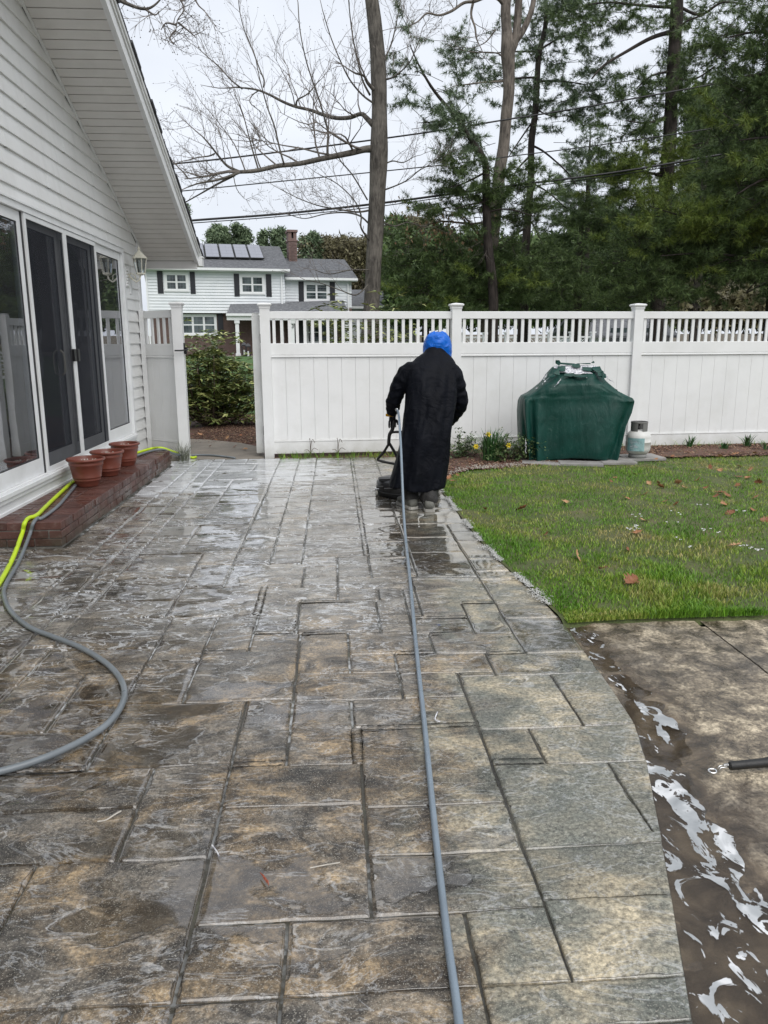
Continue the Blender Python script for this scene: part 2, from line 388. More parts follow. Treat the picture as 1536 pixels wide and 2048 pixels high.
    wetm = t.math('MULTIPLY', t.math('SUBTRACT', 1, t.math('MULTIPLY', cm, .85)), t.math('MULTIPLY_ADD', t.sm(Y, 2.6, 5.0), .82, .12)); wetm = t.math('MULTIPLY', wetm, t.ramp(t.noise(2.6, 6, .6, .8), [(.36, .35), (.56, 1)]))
    t.put(col=col, rough=base_r, spec=.5, coat=t.math('MAXIMUM', wetm, t.math('MULTIPLY', film, 1.0), clamp=True), coatr=.05)
    cb = t.n('ShaderNodeBump'); cb.inputs['Strength'].default_value = .22; cb.inputs['Distance'].default_value = .012; t.l(t.math('MULTIPLY', t.noise(8, 6, .6, .8, t.mapping(P, (1, 2.0, 1))), t.math('SUBTRACT', 1, t.math('MULTIPLY', film, .97))), cb.inputs['Height']); t.l(cb.outputs[0], t.b.inputs['Coat Normal'])
    h = t.math('ADD', t.math('MULTIPLY', mid, .6), t.math('ADD', t.math('MULTIPLY', t.noise(20, 7, .65, .8, t.mapping(P, (1, 2.0, 1))), .55), t.math('MULTIPLY', grain, .16)))
    h = t.math('MULTIPLY', h, t.math('SUBTRACT', 1, t.math('MULTIPLY', film, .985)))
    t.bump(h, .8, .018); M['stone'] = t.m
    # joints
    t = NT('mossy_joint'); c = t.ramp(t.noise(6, 7, .6), [(.35, (.026, .023, .017)), (.6, (.055, .05, .034)), (.75, (.07, .078, .045))])
    X, Y, Z = t.xyz(); fm = t.math('MULTIPLY', t.ramp(t.noise(2.4, 7, .65, .5), [(.47, 0), (.56, 1)]), t.math('MULTIPLY', t.sm(X, .7, .0), t.math('MULTIPLY_ADD', t.sm(Y, 1.5, 4), .7, .25)))
    fm = t.math('MULTIPLY', fm, t.ramp(t.noise(30, 4), [(.42, 0), (.55, 1)]))
    c = t.mix(fm, c, (.52, .54, .55)); t.put(col=c, rough=.35); t.bump(t.noise(60, 5), .6, .01); M['joint'] = t.m
    t = NT('worn_concrete')
    P = t.pos(); big = t.noise(1.4, 7, .62, .6); mid = t.noise(7, 9, .72, .5); fine = t.noise(70, 6, .75); sp = t.noise(150, 4, .7)
    c = t.ramp(mid, [(.36, (.10, .085, .065)), (.46, (.22, .185, .135)), (.55, (.38, .32, .23)), (.66, (.56, .48, .35))])
    c = t.mix(t.ramp(big, [(.48, 0), (.58, .75)]), c, (.13, .115, .095))
    c = t.mix(1.0, c, t.ramp(fine, [(.38, .35), (.5, .9), (.6, 1.5)]), 'MULTIPLY')
    c = t.mix(t.ramp(sp, [(.56, 0), (.68, .6)]), c, (.06, .05, .04))
    X, Y, Z = t.xyz(); w = t.math('MULTIPLY', t.sm(t.math('ADD', Z, t.math('MULTIPLY', t.math('SUBTRACT', mid, .5), .018)), -.0045, -.0125), .93)
    c = t.mix(w, c, t.ramp(mid, [(.38, (.030, .021, .013)), (.5, (.075, .054, .034)), (.62, (.16, .12, .078))]))
    t.put(col=c, rough=t.mix(w, t.ramp(mid, [(.3, .45), (.7, .75)]), .12)); t.bump(t.math('ADD', mid, fine), .5, .008); M['pad'] = t.m
    t = NT('murky_water'); P = t.pos()
    fl = t.mapping(P, (1, 1, 1), (0, 0, math.radians(-12)))
    n = t.noise(6.5, 5, .55, 1.6, t.mapping(fl, (1.7, .9, 1))); n2 = t.noise(12, 5, .55, 1.5, t.mapping(fl, (1.5, .8, 1)))
    X, Y, Z = t.xyz()
    core = t.math('SUBTRACT', X, t.math('MULTIPLY_ADD', Y, -.16, 1.47))      # stream axis x = 2.25-.42y
    st = t.sm(t.math('ABSOLUTE', core), .15, .02)
    f = t.sm(t.math('ADD', n, t.math('MULTIPLY', st, .12)), .59, .61)
    f = t.math('MAXIMUM', f, t.sm(n2, .655, .67)); f = t.math('MAXIMUM', f, t.math('MULTIPLY', t.sm(t.voro(38), .09, .05), t.sm(t.noise(5, 3), .5, .56)))
    hole = t.sm(t.voro(26), .10, .06); f = t.math('MULTIPLY', f, t.math('SUBTRACT', 1, t.math('MULTIPLY', hole, .7)))
    shade = t.ramp(t.noise(8, 4, .5, .6), [(.35, (.27, .285, .295)), (.52, (.37, .385, .395)), (.62, (.62, .63, .64))])  # grey foam, with sky reflections and white highlights painted into its colour
    c = t.mix(f, t.ramp(t.noise(6, 6), [(.38, (.024, .016, .009)), (.52, (.062, .044, .026)), (.62, (.13, .098, .062))]), shade)
    t.put(col=c, rough=t.mix(f, .03, .25)); t.setin(t.b.inputs['Alpha'], t.math('MULTIPLY_ADD', f, .5, .5)); t.bump(t.math('ADD', t.noise(5, 2), t.math('MULTIPLY', f, .8)), .10, .01); M['water'] = t.m
stone_mat()

# terrain, one sheet to the horizon
def terrain_z(x, y):
    z = -.045 + .85*sst(y, 15, 40) + sst(y, 60, 260)*3
    return z + .03*fbm(x*.2, y*.2)*sst(y, 12, 20)
xs = np.concatenate([np.linspace(-300, -30, 14), np.linspace(-26, 34, 61), np.linspace(40, 300, 14)])
ys = np.concatenate([np.linspace(-60, 0, 5), np.linspace(2, 60, 59), np.linspace(65, 400, 20)])
b = B(); nX, nY = len(xs), len(ys)
b.add([(x, y, terrain_z(x, y)) for y in ys for x in xs], [(j*nX+i, j*nX+i+1, (j+1)*nX+i+1, (j+1)*nX+i) for j in range(nY-1) for i in range(nX-1)])
tag(b.build('ground', M['ground'], smooth=True), kind='structure')
def sheet(name, pts, z, mat, kind='structure', res=None, zf=None):
    """flat polygon sheet, triangulated; with zf a height function"""
    bm = bmesh.new(); vs = [bm.verts.new((p[0], p[1], z)) for p in pts]; bm.faces.new(vs)
    if zf:
        bmesh.ops.triangulate(bm, faces=bm.faces)
        bmesh.ops.subdivide_edges(bm, edges=bm.edges, cuts=res or 4, use_grid_fill=True)
        for v in bm.verts: v.co.z = zf(v.co.x, v.co.y)
    me = bpy.data.meshes.new(name); bmesh.ops.recalc_face_normals(bm, faces=bm.faces); bm.to_mesh(me); bm.free()
    if len(me.polygons) and me.polygons[0].normal.z < 0: me.flip_normals()
    me.materials.append(mat); o = link(name, me); tag(o, kind=kind); return o
# neighbour's front lawn
b = B(); gx = np.linspace(-24, 12, 37); gy = np.linspace(17, 46, 30)
b.add([(x, y, terrain_z(x, y)+.03) for y in gy for x in gx], [(j*37+i, j*37+i+1, (j+1)*37+i+1, (j+1)*37+i) for j in range(29) for i in range(36)])
tag(b.build('front_lawn', M['lawn_far'], smooth=True), kind='structure')
sheet('mulch_ground', [(-6, 10.5), (9, 10.9), (9, 13), (2, 17.5), (-6, 17.5)], -.012, M['mulch'])
# walkway beyond the gate
wk = [(-2.9, 10.3), (-.95, 10.3), (-1.0, 10.9), (-1.12, 11.5), (-1.45, 12.0), (-2.0, 12.45), (-2.9, 12.9), (-4.5, 13.2), (-4.5, 11.0), (-2.9, 11)]
b = B(); n = len(wk)
b.prism(wk, 2, -.10, .0); tag(b.build('walkway', M['walk']), kind='structure')

# patio base and paving stones
pb = []
for y in np.arange(-.6, 10.31, .3): pb.append((edge(y)-.004, y))
bpts = pb + [(-2.02, 10.31), (-2.02, 9.8), (-2.55, 9.8), (-2.55, 5.85), (-3.6, 5.85), (-3.6, -.6)]
b = B(); b.prism(bpts, 2, -.06, -.0125); patio = b.build('patio', M['joint']); tag(patio, kind='structure')
GR = .025; GX0, GX1, GY0, GY1 = -3.6, 1.275, -.6, 10.3
NX, NY = int(round((GX1-GX0)/GR)), int(round((GY1-GY0)/GR)); occ = np.zeros((NX, NY), bool)
for i in range(NX):
    x = GX0+(i+.5)*GR
    for j in range(NY):
        y = GY0+(j+.5)*GR
        if x > edge(y)+.0: occ[i, j] = True
        if x < -2.04 and 5.79 < y < 9.87: occ[i, j] = True
        if x < -2.60 and y > 5.7: occ[i, j] = True
        if x < -2.06 and y > 9.87: occ[i, j] = y > 10.2
blocked = occ.copy(); stones = []
def place(x0, x1, y0, y1):
    i0, i1 = [int(round((v-GX0)/GR)) for v in (x0, x1)]; j0, j1 = [int(round((v-GY0)/GR)) for v in (y0, y1)]
    i0 = max(i0, 0); j0 = max(j0, 0); i1 = min(i1, NX); j1 = min(j1, NY)
    # trim against what is already taken
    while i1 > i0 and occ[i0, j0:j1].mean() > .5: i0 += 1
    while i1 > i0 and occ[i1-1, j0:j1].mean() > .5 and not blocked[i1-1, j0:j1].any(): i1 -= 1
    while j1 > j0 and occ[i0:i1, j0].mean() > .5: j0 += 1
    while j1 > j0 and occ[i0:i1, j1-1].mean() > .5: j1 -= 1
    if i1-i0 < 4 or j1-j0 < 4: return
    occ[i0:i1, j0:j1] = True; stones.append((GX0+i0*GR, GX0+i1*GR, GY0+j0*GR, GY0+j1*GR))
def S2(l, r, yn, yf):
    xl = l if isinstance(l, (int, float)) else un(*l)[0]; xr = r if isinstance(r, (int, float)) else un(*r)[0]
    yn = un(*yn)[1] if hasattr(yn, '__len__') else un(768, yn)[1]; yf = un(*yf)[1] if hasattr(yf, '__len__') else un(768, yf)[1]
    place(xl, xr, yn, yf)
JA = (425, 1650); J75 = (75, 1728); J572 = (572, 1838); J735 = (735, 1700); J925 = (925, 1825); JB = (1045, 1698); J590 = (592, 1396); J697 = (700, 1420)
J1055 = (1055, 1450); J1217 = (1217, 1519); J310 = (310, 1535); J236 = (205, 1475); J84 = (110, 1425); E = 1.275
for a in [((140, 2010), JA, 2200, (300, 2006)), (JA, J572, 2200, (470, 1997)), (J572, (975, 2020), 2200, (800, 1980)), ((975, 2020), E, 2200, (1200, 1960)), (-1.2, (140, 2010), 2200, (50, 2012)),
          (-1.3, J75, (30, 2012), (30, 1728)), (J75, JA, (250, 2006), (250, 1718)), (JA, J572, (470, 1996), (470, 1838)), (J572, J925, (740, 1985), (740, 1828)), (J925, JB, (1050, 1972), (1050, 1820)),
          (JA, J735, (600, 1836), (600, 1606)), (J735, JB, (900, 1824), (900, 1701)), (JB, E, (1250, 1955), (1200, 1692)), (J735, JB, (880, 1701), (880, 1603)),
          (JB, J1217, (1190, 1692), (1190, 1519)), (J1217, E, (1300, 1690), (1260, 1516)), (-1.55, J310, (150, 1724), (150, 1618)), (-1.55, J310, (150, 1618), (150, 1537)), (J310, JA, (370, 1714), (370, 1531)),
          (JA, J735, (600, 1606), (600, 1526)), (J735, JB, (850, 1603), (850, 1451)), (JA, J590, (530, 1527), (530, 1399)), (J590, J697, (650, 1524), (650, 1397)), (J697, JB, (820, 1451), (820, 1394)),
          (JB, (1090, 1519), (1060, 1520), (1060, 1450)), ((1090, 1519), E, (1200, 1518), (1200, 1448)), (J236, JA, (330, 1530), (330, 1401)), (-1.6, J236, (80, 1536), (80, 1464)), (J84, J236, (180, 1463), (180, 1402)),
          ((0, 1405), J84, (60, 1463), (60, 1352)), ((375, 1370), J590, (500, 1397), (500, 1303)), (J590, (810, 1391), (700, 1396), (700, 1345)), ((810, 1391), (917, 1394), (860, 1393), (860, 1343)),
          ((917, 1394), (1168, 1448), (1050, 1450), (1050, 1345)), ((1168, 1448), E, (1220, 1448), (1180, 1343)), (J590, (698, 1344), (650, 1344), (650, 1268)), ((698, 1344), (797, 1343), (750, 1344), (750, 1303)),
          ((797, 1343), (990, 1343), (900, 1343), (900, 1303)), ((990, 1343), E, (1100, 1343), (1100, 1303)), ((694, 1303), (874, 1302), (780, 1303), (780, 1265)), ((874, 1302), (1055, 1302), (950, 1303), (950, 1265)),
          ((1055, 1302), E, (1130, 1303), (1110, 1233)), ((500, 1301), J590, (550, 1303), (550, 1265)), ((402, 1301), (500, 1301), (450, 1303), (450, 1232)), ((509, 1264), (596, 1264), (550, 1264), (550, 1202)),
          ((596, 1264), (760, 1264), (680, 1264), (680, 1203)), ((525, 1199), (680, 1199), (600, 1201), (600, 1175)), ((680, 1199), (756, 1199), (720, 1201), (720, 1177)), ((355, 1190), (520, 1190), (430, 1231), (430, 1174)),
          ((448, 1172), (603, 1172), (520, 1173), (520, 1129)), ((368, 1169), (448, 1172), (400, 1172), (400, 1129)), ((603, 1172), (678, 1172), (640, 1174), (640, 1132)), ((678, 1172), (820, 1155), (750, 1177), (750, 1155)),
          ((603, 1130), (671, 1130), (640, 1131), (640, 1113)), ((676, 1152), (744, 1152), (710, 1153), (710, 1113)), ((744, 1152), (835, 1152), (790, 1154), (790, 1115)), ((603, 1112), (730, 1112), (660, 1112), (660, 1078)),
          ((536, 1127), (602, 1127), (570, 1128), (570, 1090)), ((948, 1264), (1030, 1264), (990, 1264), (970, 1204)), ((832, 1264), (948, 1264), (890, 1264), (890, 1233)), ((848, 1232), (930, 1232), (880, 1232), (880, 1204)),
          ((1010, 1232), E, (1080, 1232), (1050, 1204)), ((833, 1202), (985, 1202), (900, 1203), (900, 1156)), ((988, 1203), E, (1030, 1203), (1000, 1156))]:
    S2(*a)
SZ = [(18, 12), (24, 12), (18, 18), (24, 18), (12, 12), (30, 18), (12, 18), (18, 24), (36, 12), (24, 24)]
rr = random.Random(11)
for j in range(NY):
    for i in range(NX):
        if occ[i, j]: continue
        w, d = rr.choice(SZ)
        run = 0
        while i+run < NX and not occ[i+run, j]: run += 1
        if run-w < 8: w = run if run < w+8 and run <= 40 else min(w, run)
        if run > w and run-w < 8: w = run//2
        w = min(w, run); dd = 0
        while j+dd < NY and not occ[i:i+w, j+dd].any(): dd += 1
        if dd-d < 8: d = dd if dd <= 30 else min(d, dd)
        d = min(d, dd)
        xe = GX0+(i+w)*GR
        if w == run and xe > edge(GY0+(j+.5)*GR)-.03 and xe > .3: occ[i+w:, j:j+d] = True; xe = GX1
        occ[i:i+w, j:j+d] = True; stones.append((GX0+i*GR, xe, GY0+j*GR, GY0+(j+d)*GR))
for T_ in [s_ for s_ in stones if s_[1]-s_[0] < .13]:
    for k_, N_ in enumerate(stones):
        if N_ is not T_ and abs(N_[2]-T_[2]) < .001 and abs(N_[3]-T_[3]) < .001 and (abs(N_[1]-T_[0]) < .001 or abs(N_[0]-T_[1]) < .001):
            stones[k_] = (min(N_[0], T_[0]), max(N_[1], T_[1]), N_[2], N_[3]); stones.remove(T_); break
def terrace(v, n=5.0):
    t = v*n; f = math.floor(t); return (f+sst(t-f, .62, 1.0))/n
def relief(x, y):
    a = fbm(x*1.5+3, y*2.4, 1.7, 3); c = fbm(x*7, y*10, 5.1, 3)
    return .0085*terrace(a+.12*c, 5.0)+.0012*c
def axis_pts(a, b, step):
    n = max(2, int((b-a-.05)/step)); return [a, a+.004, a+.014, *[a+.03+(b-a-.06)*k/n for k in range(n+1)], b-.014, b-.004, b]
cnt = 0
for (x0, x1, y0, y1) in stones:
    if (x1-x0)*(y1-y0) < .0015: continue
    if y1 < .35: continue
    g = .0030; st = .022 if y0 < 3.2 else (.032 if y0 < 6 else .05)
    X = axis_pts(x0+g, x1-g, st); Y = axis_pts(y0+g, y1-g, st); nx, ny = len(X), len(Y)
    tilt = rr.uniform(-.001, .001); off = rr.uniform(-.0012, .0008); V = []; sd = rr.uniform(-.15, .15)
    rs = .35 if x1 > edge((y0+y1)/2) and edge((y0+y1)/2)-x0 < .24 else 1.0
    for j, y in enumerate(Y):
        for i, x in enumerate(X):
            e = min(i, j, nx-1-i, ny-1-j); z = 0
            pass
            xx, yy = x, y
            if e <= 2:
                jx = nz3(x*9, y*9, 3)*.0035; jy = nz3(x*9, y*9, 8)*.0035
                xx += jx; yy += jy
            xm = min(edge(y0), edge(y1), 9) if 0 else edge(yy)-.006
            if x1 > xm-.02:
                xl = min(x0, xm-.002); xx = xl+(xx-x0)*max(.001, (xm-xl))/(x1-g-x0)
            z = rs*relief(xx+sd, yy-sd)+off+tilt*(x-x0)/max(.2, x1-x0)-(0, .0022, .0004)[e]*(1 if e else 0) if 0 < e <= 2 else rs*relief(xx+sd, yy-sd)+off+tilt*(x-x0)/max(.2, x1-x0)
            if e == 0: z = -.016
            V.append((xx, yy, z))
    if edge((y0+y1)/2)-x0 < .05: continue
    me = bpy.data.meshes.new('paving_stone')
    me.from_pydata(V, [], [(j*nx+i, j*nx+i+1, (j+1)*nx+i+1, (j+1)*nx+i) for j in range(ny-1) for i in range(nx-1)])
    me.polygons.foreach_set('use_smooth', [True]*len(me.polygons)); me.materials.append(M['stone'])
    link('paving_stone', me, patio); cnt += 1
print('stones', cnt)

# concrete pad bottom right, with the hollow the dirty water runs in
PUD = [(un(*p)[0], un(*p)[1], r) for p, r in [((1150, 1250), .07), ((1195, 1300), .08), ((1240, 1350), .055), ((1290, 1405), .09), ((1325, 1490), .10), ((1325, 1590), .10), ((1370, 1680), .12),
       ((1430, 1770), .15), ((1480, 1860), .19), ((1500, 1960), .24), ((1500, 2060), .30), ((1560, 2150), .35), ((1530, 1840), .2), ((1620, 2000), .3)]]
_p = PUD; PUD = []
for (a0, c0, r0__), (a1, c1, r1__) in zip(_p[:-3], _p[1:-2]):
    for k_ in range(3): PUD.append((a0+(a1-a0)*k_/3, c0+(c1-c0)*k_/3, r0__+(r1__-r0__)*k_/3))
PUD += _p[-3:]
def pad_z(x, y):
    z = -.008+.0032*fbm(x*2.2, y*2.2, 2, 4)
    q = 0
    for (a, c, r) in PUD: q = max(q, math.exp(-((x-a)**2+(y-c)**2)/(r*r*1.5)))
    q = max(0, q+.45*fbm(x*5, y*5, 6, 4)*(q > .02)*sst(q, .02, .3)); return z-.014*q+.0025*fbm(x*14, y*14, 3, 3)
# control joint across the pad from the lawn towards the right
CJ = [(1.2+.0, 3.96)]
def pad_part(name, inside, x0, x1, y0, y1, step):
    V = []; idx = {}; F = []
    nx = int((x1-x0)/step); ny = int((y1-y0)/step)
    for j in range(ny):
        for i in range(nx):
            cx, cy = x0+(i+.5)*step, y0+(j+.5)*step
            if not inside(cx, cy): continue
            f = []
            for (a, c) in ((i, j), (i+1, j), (i+1, j+1), (i, j+1)):
                if (a, c) not in idx:
                    x, y = x0+a*step, y0+c*step
                    idx[(a, c)] = len(V); V.append((x, y, pad_z(x, y)))
                f.append(idx[(a, c)])
            F.append(f)
    me = bpy.data.meshes.new(name); me.from_pydata(V, [], F); me.materials.append(M['pad']); me.polygons.foreach_set('use_smooth', [True]*len(F))
    return tag(link(name, me), kind='structure')
ja = un(1392, 1237)[:2]; jb = un(1536, 1345)[:2]
def side(x, y): return (jb[0]-ja[0])*(y-ja[1])-(jb[1]-ja[1])*(x-ja[0])
jl = math.hypot(jb[0]-ja[0], jb[1]-ja[1])
pad_part('concrete_pad', lambda x, y: x > edge(y)-.03 and side(x, y)/jl < -.006 and y < 4.04, .2, 5.0, -.6, 4.1, .022)
pad_part('concrete_pad', lambda x, y: side(x, y)/jl > .006 and y < 4.04, 1.6, 5.0, .8, 4.1, .03)
sheet('pad_joint', [(.1, -.6), (5, -.6), (5, 3.96), (1.2, 3.96)], -.034, M['joint'])
pw = []
b = B(); step = .02
V = []; idx = {}; F = []
for j in range(int(4.4/step)):
    for i in range(int(2.8/step)):
        x, y = .15+(i+.5)*step, -.5+(j+.5)*step
        if x < edge(y)-.02: continue
        q = max(math.exp(-((x-a)**2+(y-c)**2)/(r*r*1.5)) for (a, c, r) in PUD)
        if q < .05: continue
        f = []
        for (a, c) in ((i, j), (i+1, j), (i+1, j+1), (i, j+1)):
            if (a, c) not in idx: idx[(a, c)] = len(V); V.append((.15+a*step, -.5+c*step, -.0150))
            f.append(idx[(a, c)])
        F.append(f)
me = bpy.data.meshes.new('puddle'); me.from_pydata(V, [], F); me.materials.append(M['water']); tag(link('puddle', me), kind='structure')

# lawn
def lawn_z(x, y): return .004+.018*fbm(x*.9, y*.9, 4, 3)*sst(x, 1.2, 2.0)*sst(y, 3.9, 4.5)+.012*sst(x, 1.2, 1.6)
def bed_y(x): return float(np.interp(x, [1.0, 1.2, 1.35, 1.6, 2.03, 2.6, 3.3, 4.15, 5.2, 6.3, 12], [8.2, 8.35, 8.75, 8.95, 9.08, 9.3, 9.5, 9.72, 9.78, 9.82, 9.9]))
V = []; F = []; lx = np.linspace(0, 1, 70); ly = np.linspace(3.90, 10.2, 80)
for y in ly:
    x0 = edge(y)-.01
    for t_ in lx: x = x0+(12-x0)*t_**1.8; V.append((x, y+(.035*fbm(x*2.5, 1, 1) if y < 3.95 else 0), lawn_z(x, y) if y > 3.95 else -.02))
for j in range(79):
    for i in range(69): F.append((j*70+i, j*70+i+1, (j+1)*70+i+1, (j+1)*70+i))
me = fastmesh('lawn', V, F, M['thatch'], True); tag(link('lawn', me), kind='structure')
V = []; F = []
bx = np.linspace(.9, 12, 90); tt = np.linspace(0, 1, 14)
for x in bx:
    y0 = bed_y(x)
    for t_ in tt:
        y = y0+(10.75+.065*x-y0)*t_; V.append((x, y, .022+.018*math.sin(math.pi*min(1, t_*1.3))+.018*fbm(x*3, y*3)+(.012*sst(x, 1.2, 1.6))))
for i in range(89):
    for j in range(13): F.append((i*14+j, i*14+j+1, (i+1)*14+j+1, (i+1)*14+j))
me = fastmesh('mulch_bed', V, F, M['mulch'], True); tag(link('mulch_bed', me), kind='structure')
def grass_mat():
    t = NT('grass_blades'); n = t.noise(1.4, 8, .62, .6); r = t.island()
    c = t.ramp(t.math('ADD', t.math('MULTIPLY', n, .88), t.math('MULTIPLY', r, .12)), [(.34, (.075, .19, .014)), (.47, (.13, .275, .022)), (.56, (.23, .31, .045)), (.66, (.40, .33, .14))])
    v = t.math('MULTIPLY_ADD', r, .7, .6); c = t.mix(1.0, c, t.mix(0, v, v), 'MULTIPLY')
    t.put(col=c, rough=.45, spec=.35); return t.m
M['grass'] = grass_mat()
def blades(P, H, W, mat, name, lean=.5):
    """P (n,3) roots, H heights, W widths -> each blade a bent strip of three triangles"""
    n = len(P); a = RNG.uniform(0, 2*np.pi, n); ln = RNG.uniform(.1, lean, n)*H; d = np.stack([np.cos(a), np.sin(a), np.zeros(n)], 1)
    a2 = RNG.uniform(0, 2*np.pi, n); s = np.stack([np.cos(a2), np.sin(a2), np.zeros(n)], 1)*W[:, None]/2
    upv = np.array([0, 0, 1.0])
    m = P+upv*(H*.6)[:, None]+d*(ln*.35)[:, None]; t_ = P+upv*H[:, None]+d*ln[:, None]
    V = np.stack([P-s, P+s, m-s*.8, m+s*.8, t_], 1).reshape(-1, 3); k = np.arange(n)[:, None]*5
    F = np.concatenate([k+np.array([[0, 1, 3]]), k+np.array([[0, 3, 2]]), k+np.array([[2, 3, 4]])])
    return fastmesh(name, V, F, mat)
def nfield(x, y, s, seed=0):
    g = np.array([fbm(a*s, b_*s, seed, 3) for a, b_ in zip(x, y)]); return g
N = 150000
gxx = RNG.uniform(0, 1, N)**1.25; gyy = 3.925+(10.0-3.925)*RNG.uniform(0, 1, N)**1.55
ed = np.interp(gyy, [e[0] for e in EDGE], [e[1] for e in EDGE]); gxx = ed+.01+(7.6-ed)*gxx
by = np.interp(gxx, [1.0, 1.2, 1.35, 1.6, 2.03, 2.6, 3.3, 4.15, 5.2, 6.3, 12], [8.2, 8.35, 8.75, 8.95, 9.08, 9.3, 9.5, 9.72, 9.78, 9.82, 9.9])
k = gyy < by+.03; gxx, gyy = gxx[k], gyy[k]
fld = nfield(gxx, gyy, .8, 3); fld2 = nfield(gxx, gyy, 3.5, 9)
k = RNG.uniform(0, 1, len(gxx)) < np.clip(.86+fld2*.9+fld*.5, .12, 1); gxx, gyy, fld, fld2 = gxx[k], gyy[k], fld[k], fld2[k]
lush = np.clip((5.7-gyy)/1.2, 0, 1)*np.clip((gxx-1.45)/.5, 0, 1)
Hh = (.015+.013*RNG.uniform(0, 1, len(gxx))+.02*np.clip(fld, 0, 1)+.030*lush*np.clip(.55+fld2*1.6+fld*.6, 0, 1.5)*RNG.uniform(.4, 1.2, len(gxx)))
P = np.stack([gxx, gyy, np.array([lawn_z(a, b_) for a, b_ in zip(gxx, gyy)])-.002], 1)
tag(link('lawn_grass', blades(P, Hh, .0035+.0025*RNG.uniform(0, 1, len(Hh)), M['grass'], 'lawn_grass', .9)), 'short patchy green grass covering the back lawn', 'grass', kind='stuff')
print('grass', len(Hh))
# chips, pebbles and suds line
def scatter(name, pts, smin, smax, mat, label, cat, flat=.4):
    V = []; F = []
    base = np.array([(-1, 0, 0), (0, -1, 0), (1, 0, 0), (0, 1, 0), (0, 0, 1), (0, 0, -1)], float)
    fs = [(0, 1, 4), (1, 2, 4), (2, 3, 4), (3, 0, 4), (1, 0, 5), (2, 1, 5), (3, 2, 5), (0, 3, 5)]
    for (x, y, z) in pts:
        s = random.uniform(smin, smax); a = random.uniform(0, 6.28); ca, sa = math.cos(a), math.sin(a); sx, sy = s, s*random.uniform(.35, .9); n0 = len(V)
        for p in base:
            px, py, pz = p[0]*sx*random.uniform(.8, 1.1), p[1]*sy, p[2]*s*flat
            V.append((x+px*ca-py*sa, y+px*sa+py*ca, z+pz))
        F += [tuple(n0+i for i in f) for f in fs]
    return tag(link(name, fastmesh(name, V, F, mat)), label, cat, kind='stuff')
M['chip'] = NT('bark_chip'); _t = M['chip']; _r = _t.island(); _t.put(col=_t.ramp(_r, [(0, (.045, .025, .018)), (.6, (.13, .065, .04)), (1, (.30, .2, .13))]), rough=.8); M['chip'] = _t.m
M['pebble'] = simple('pale_pebble', (.45, .42, .37), .7, .25, 30)
M['suds'] = simple('white_suds', (.55, .55, .53), .5, .08, 30, .3, 80)
pts = []
while len(pts) < 9000:
    x = random.uniform(1.0, 8); y0 = bed_y(x); y = random.uniform(y0-.05, 10.75+.065*x); pts.append((x, y, .035+.018*math.sin(math.pi*min(1, (y-y0)/1.3))))
for i in range(5000): pts.append((random.uniform(-2.4, -.6), random.uniform(12, 17), -.005))
scatter('bark_chips', pts, .008, .028, M['chip'], 'loose reddish bark chips over the planting beds', 'mulch')
pts = []
for i in range(900):
    x = random.gauss(1.75, .5); y = bed_y(x)+random.gauss(.10, .09)
    if 1.1 < x < 5: pts.append((x, y, .032+.012*sst(x, 1.2, 1.6)))
scatter('pebble_edging', pts, .004, .012, M['pebble'], 'small pale pebbles along the edge of the planting bed', 'pebbles')
pts = []
for i in range(6000):
    y = random.uniform(4.0, 8.0); w = .012+.035*max(0, fbm(y*2.2, 0, 3)+.15)
    if fbm(y*3.1, 2, 9) < -.12: continue
    pts.append((edge(y)+random.gauss(-.005, w), y, .010+random.uniform(0, .008)))
scatter('suds_line', pts, .002, .009, M['suds'], 'ragged line of white suds where patio meets lawn', 'suds', .3)
# ------------------------------------------------------------------ the white house on the left
WX = -2.6; YC = 11.0; SL = .4315; YR = 4.85           # wall plane, far corner, rake slope, ridge
def rake(y): return 2.60+(11.48-y)*SL if y > YR else 2.60+(11.48-YR)*SL-(YR-y)*SL
RZ = rake(YR)
house = thing('white_house', 'white clapboard house with gable overhang and sliding glass doors at the left edge', 'house', (-4.5, 6, 0))
DY0, DY1, DZ0, DZ1 = 5.02, 10.16, .36, 2.585
# shell walls behind the siding with the door opening
b = B()
b.box((WX-.12, -2, 0), (WX-.004, DY0, 2.59)); b.box((WX-.12, DY1, 0), (WX-.004, YC-.01, 2.59)); b.box((WX-.12, DY0, 0), (WX-.004, DY1, DZ0-.03)); b.box((WX-.12, DY0, DZ1+.02), (WX-.004, DY1, 2.59))
b.prism([(-1.9, 2.59), (YC-.01, 2.59), (YC-.01, rake(YC)), (YR, RZ), (-1.9, rake(-1.9))], 0, WX-.12, WX-.004)
b.box((-7.5, YC-.12, 0), (WX-.121, YC-.011, 2.7)); b.box((-7.6, -2, 0), (-7.5, YC-.011, 2.7)); b.box((-7.5, -2.1, 0), (WX-.121, -2, 2.7))
b.build('wall', M['trim'], house, world=True)
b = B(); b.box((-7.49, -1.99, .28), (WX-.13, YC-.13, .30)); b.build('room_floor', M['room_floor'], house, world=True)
b = B(); b.box((-7.49, -1.99, 2.62), (WX-.13, YC-.13, 2.66)); b.box((-7.49, -1.99, .3), (-7.44, YC-.13, 2.62)); b.box((-7.44, YC-.20, .3), (WX-.13, YC-.13, 2.62)); b.box((-5.6, 8.6, .3), (-5.5, YC-.2, 2.62)); b.build('room_wall', M['room'], house, world=True)
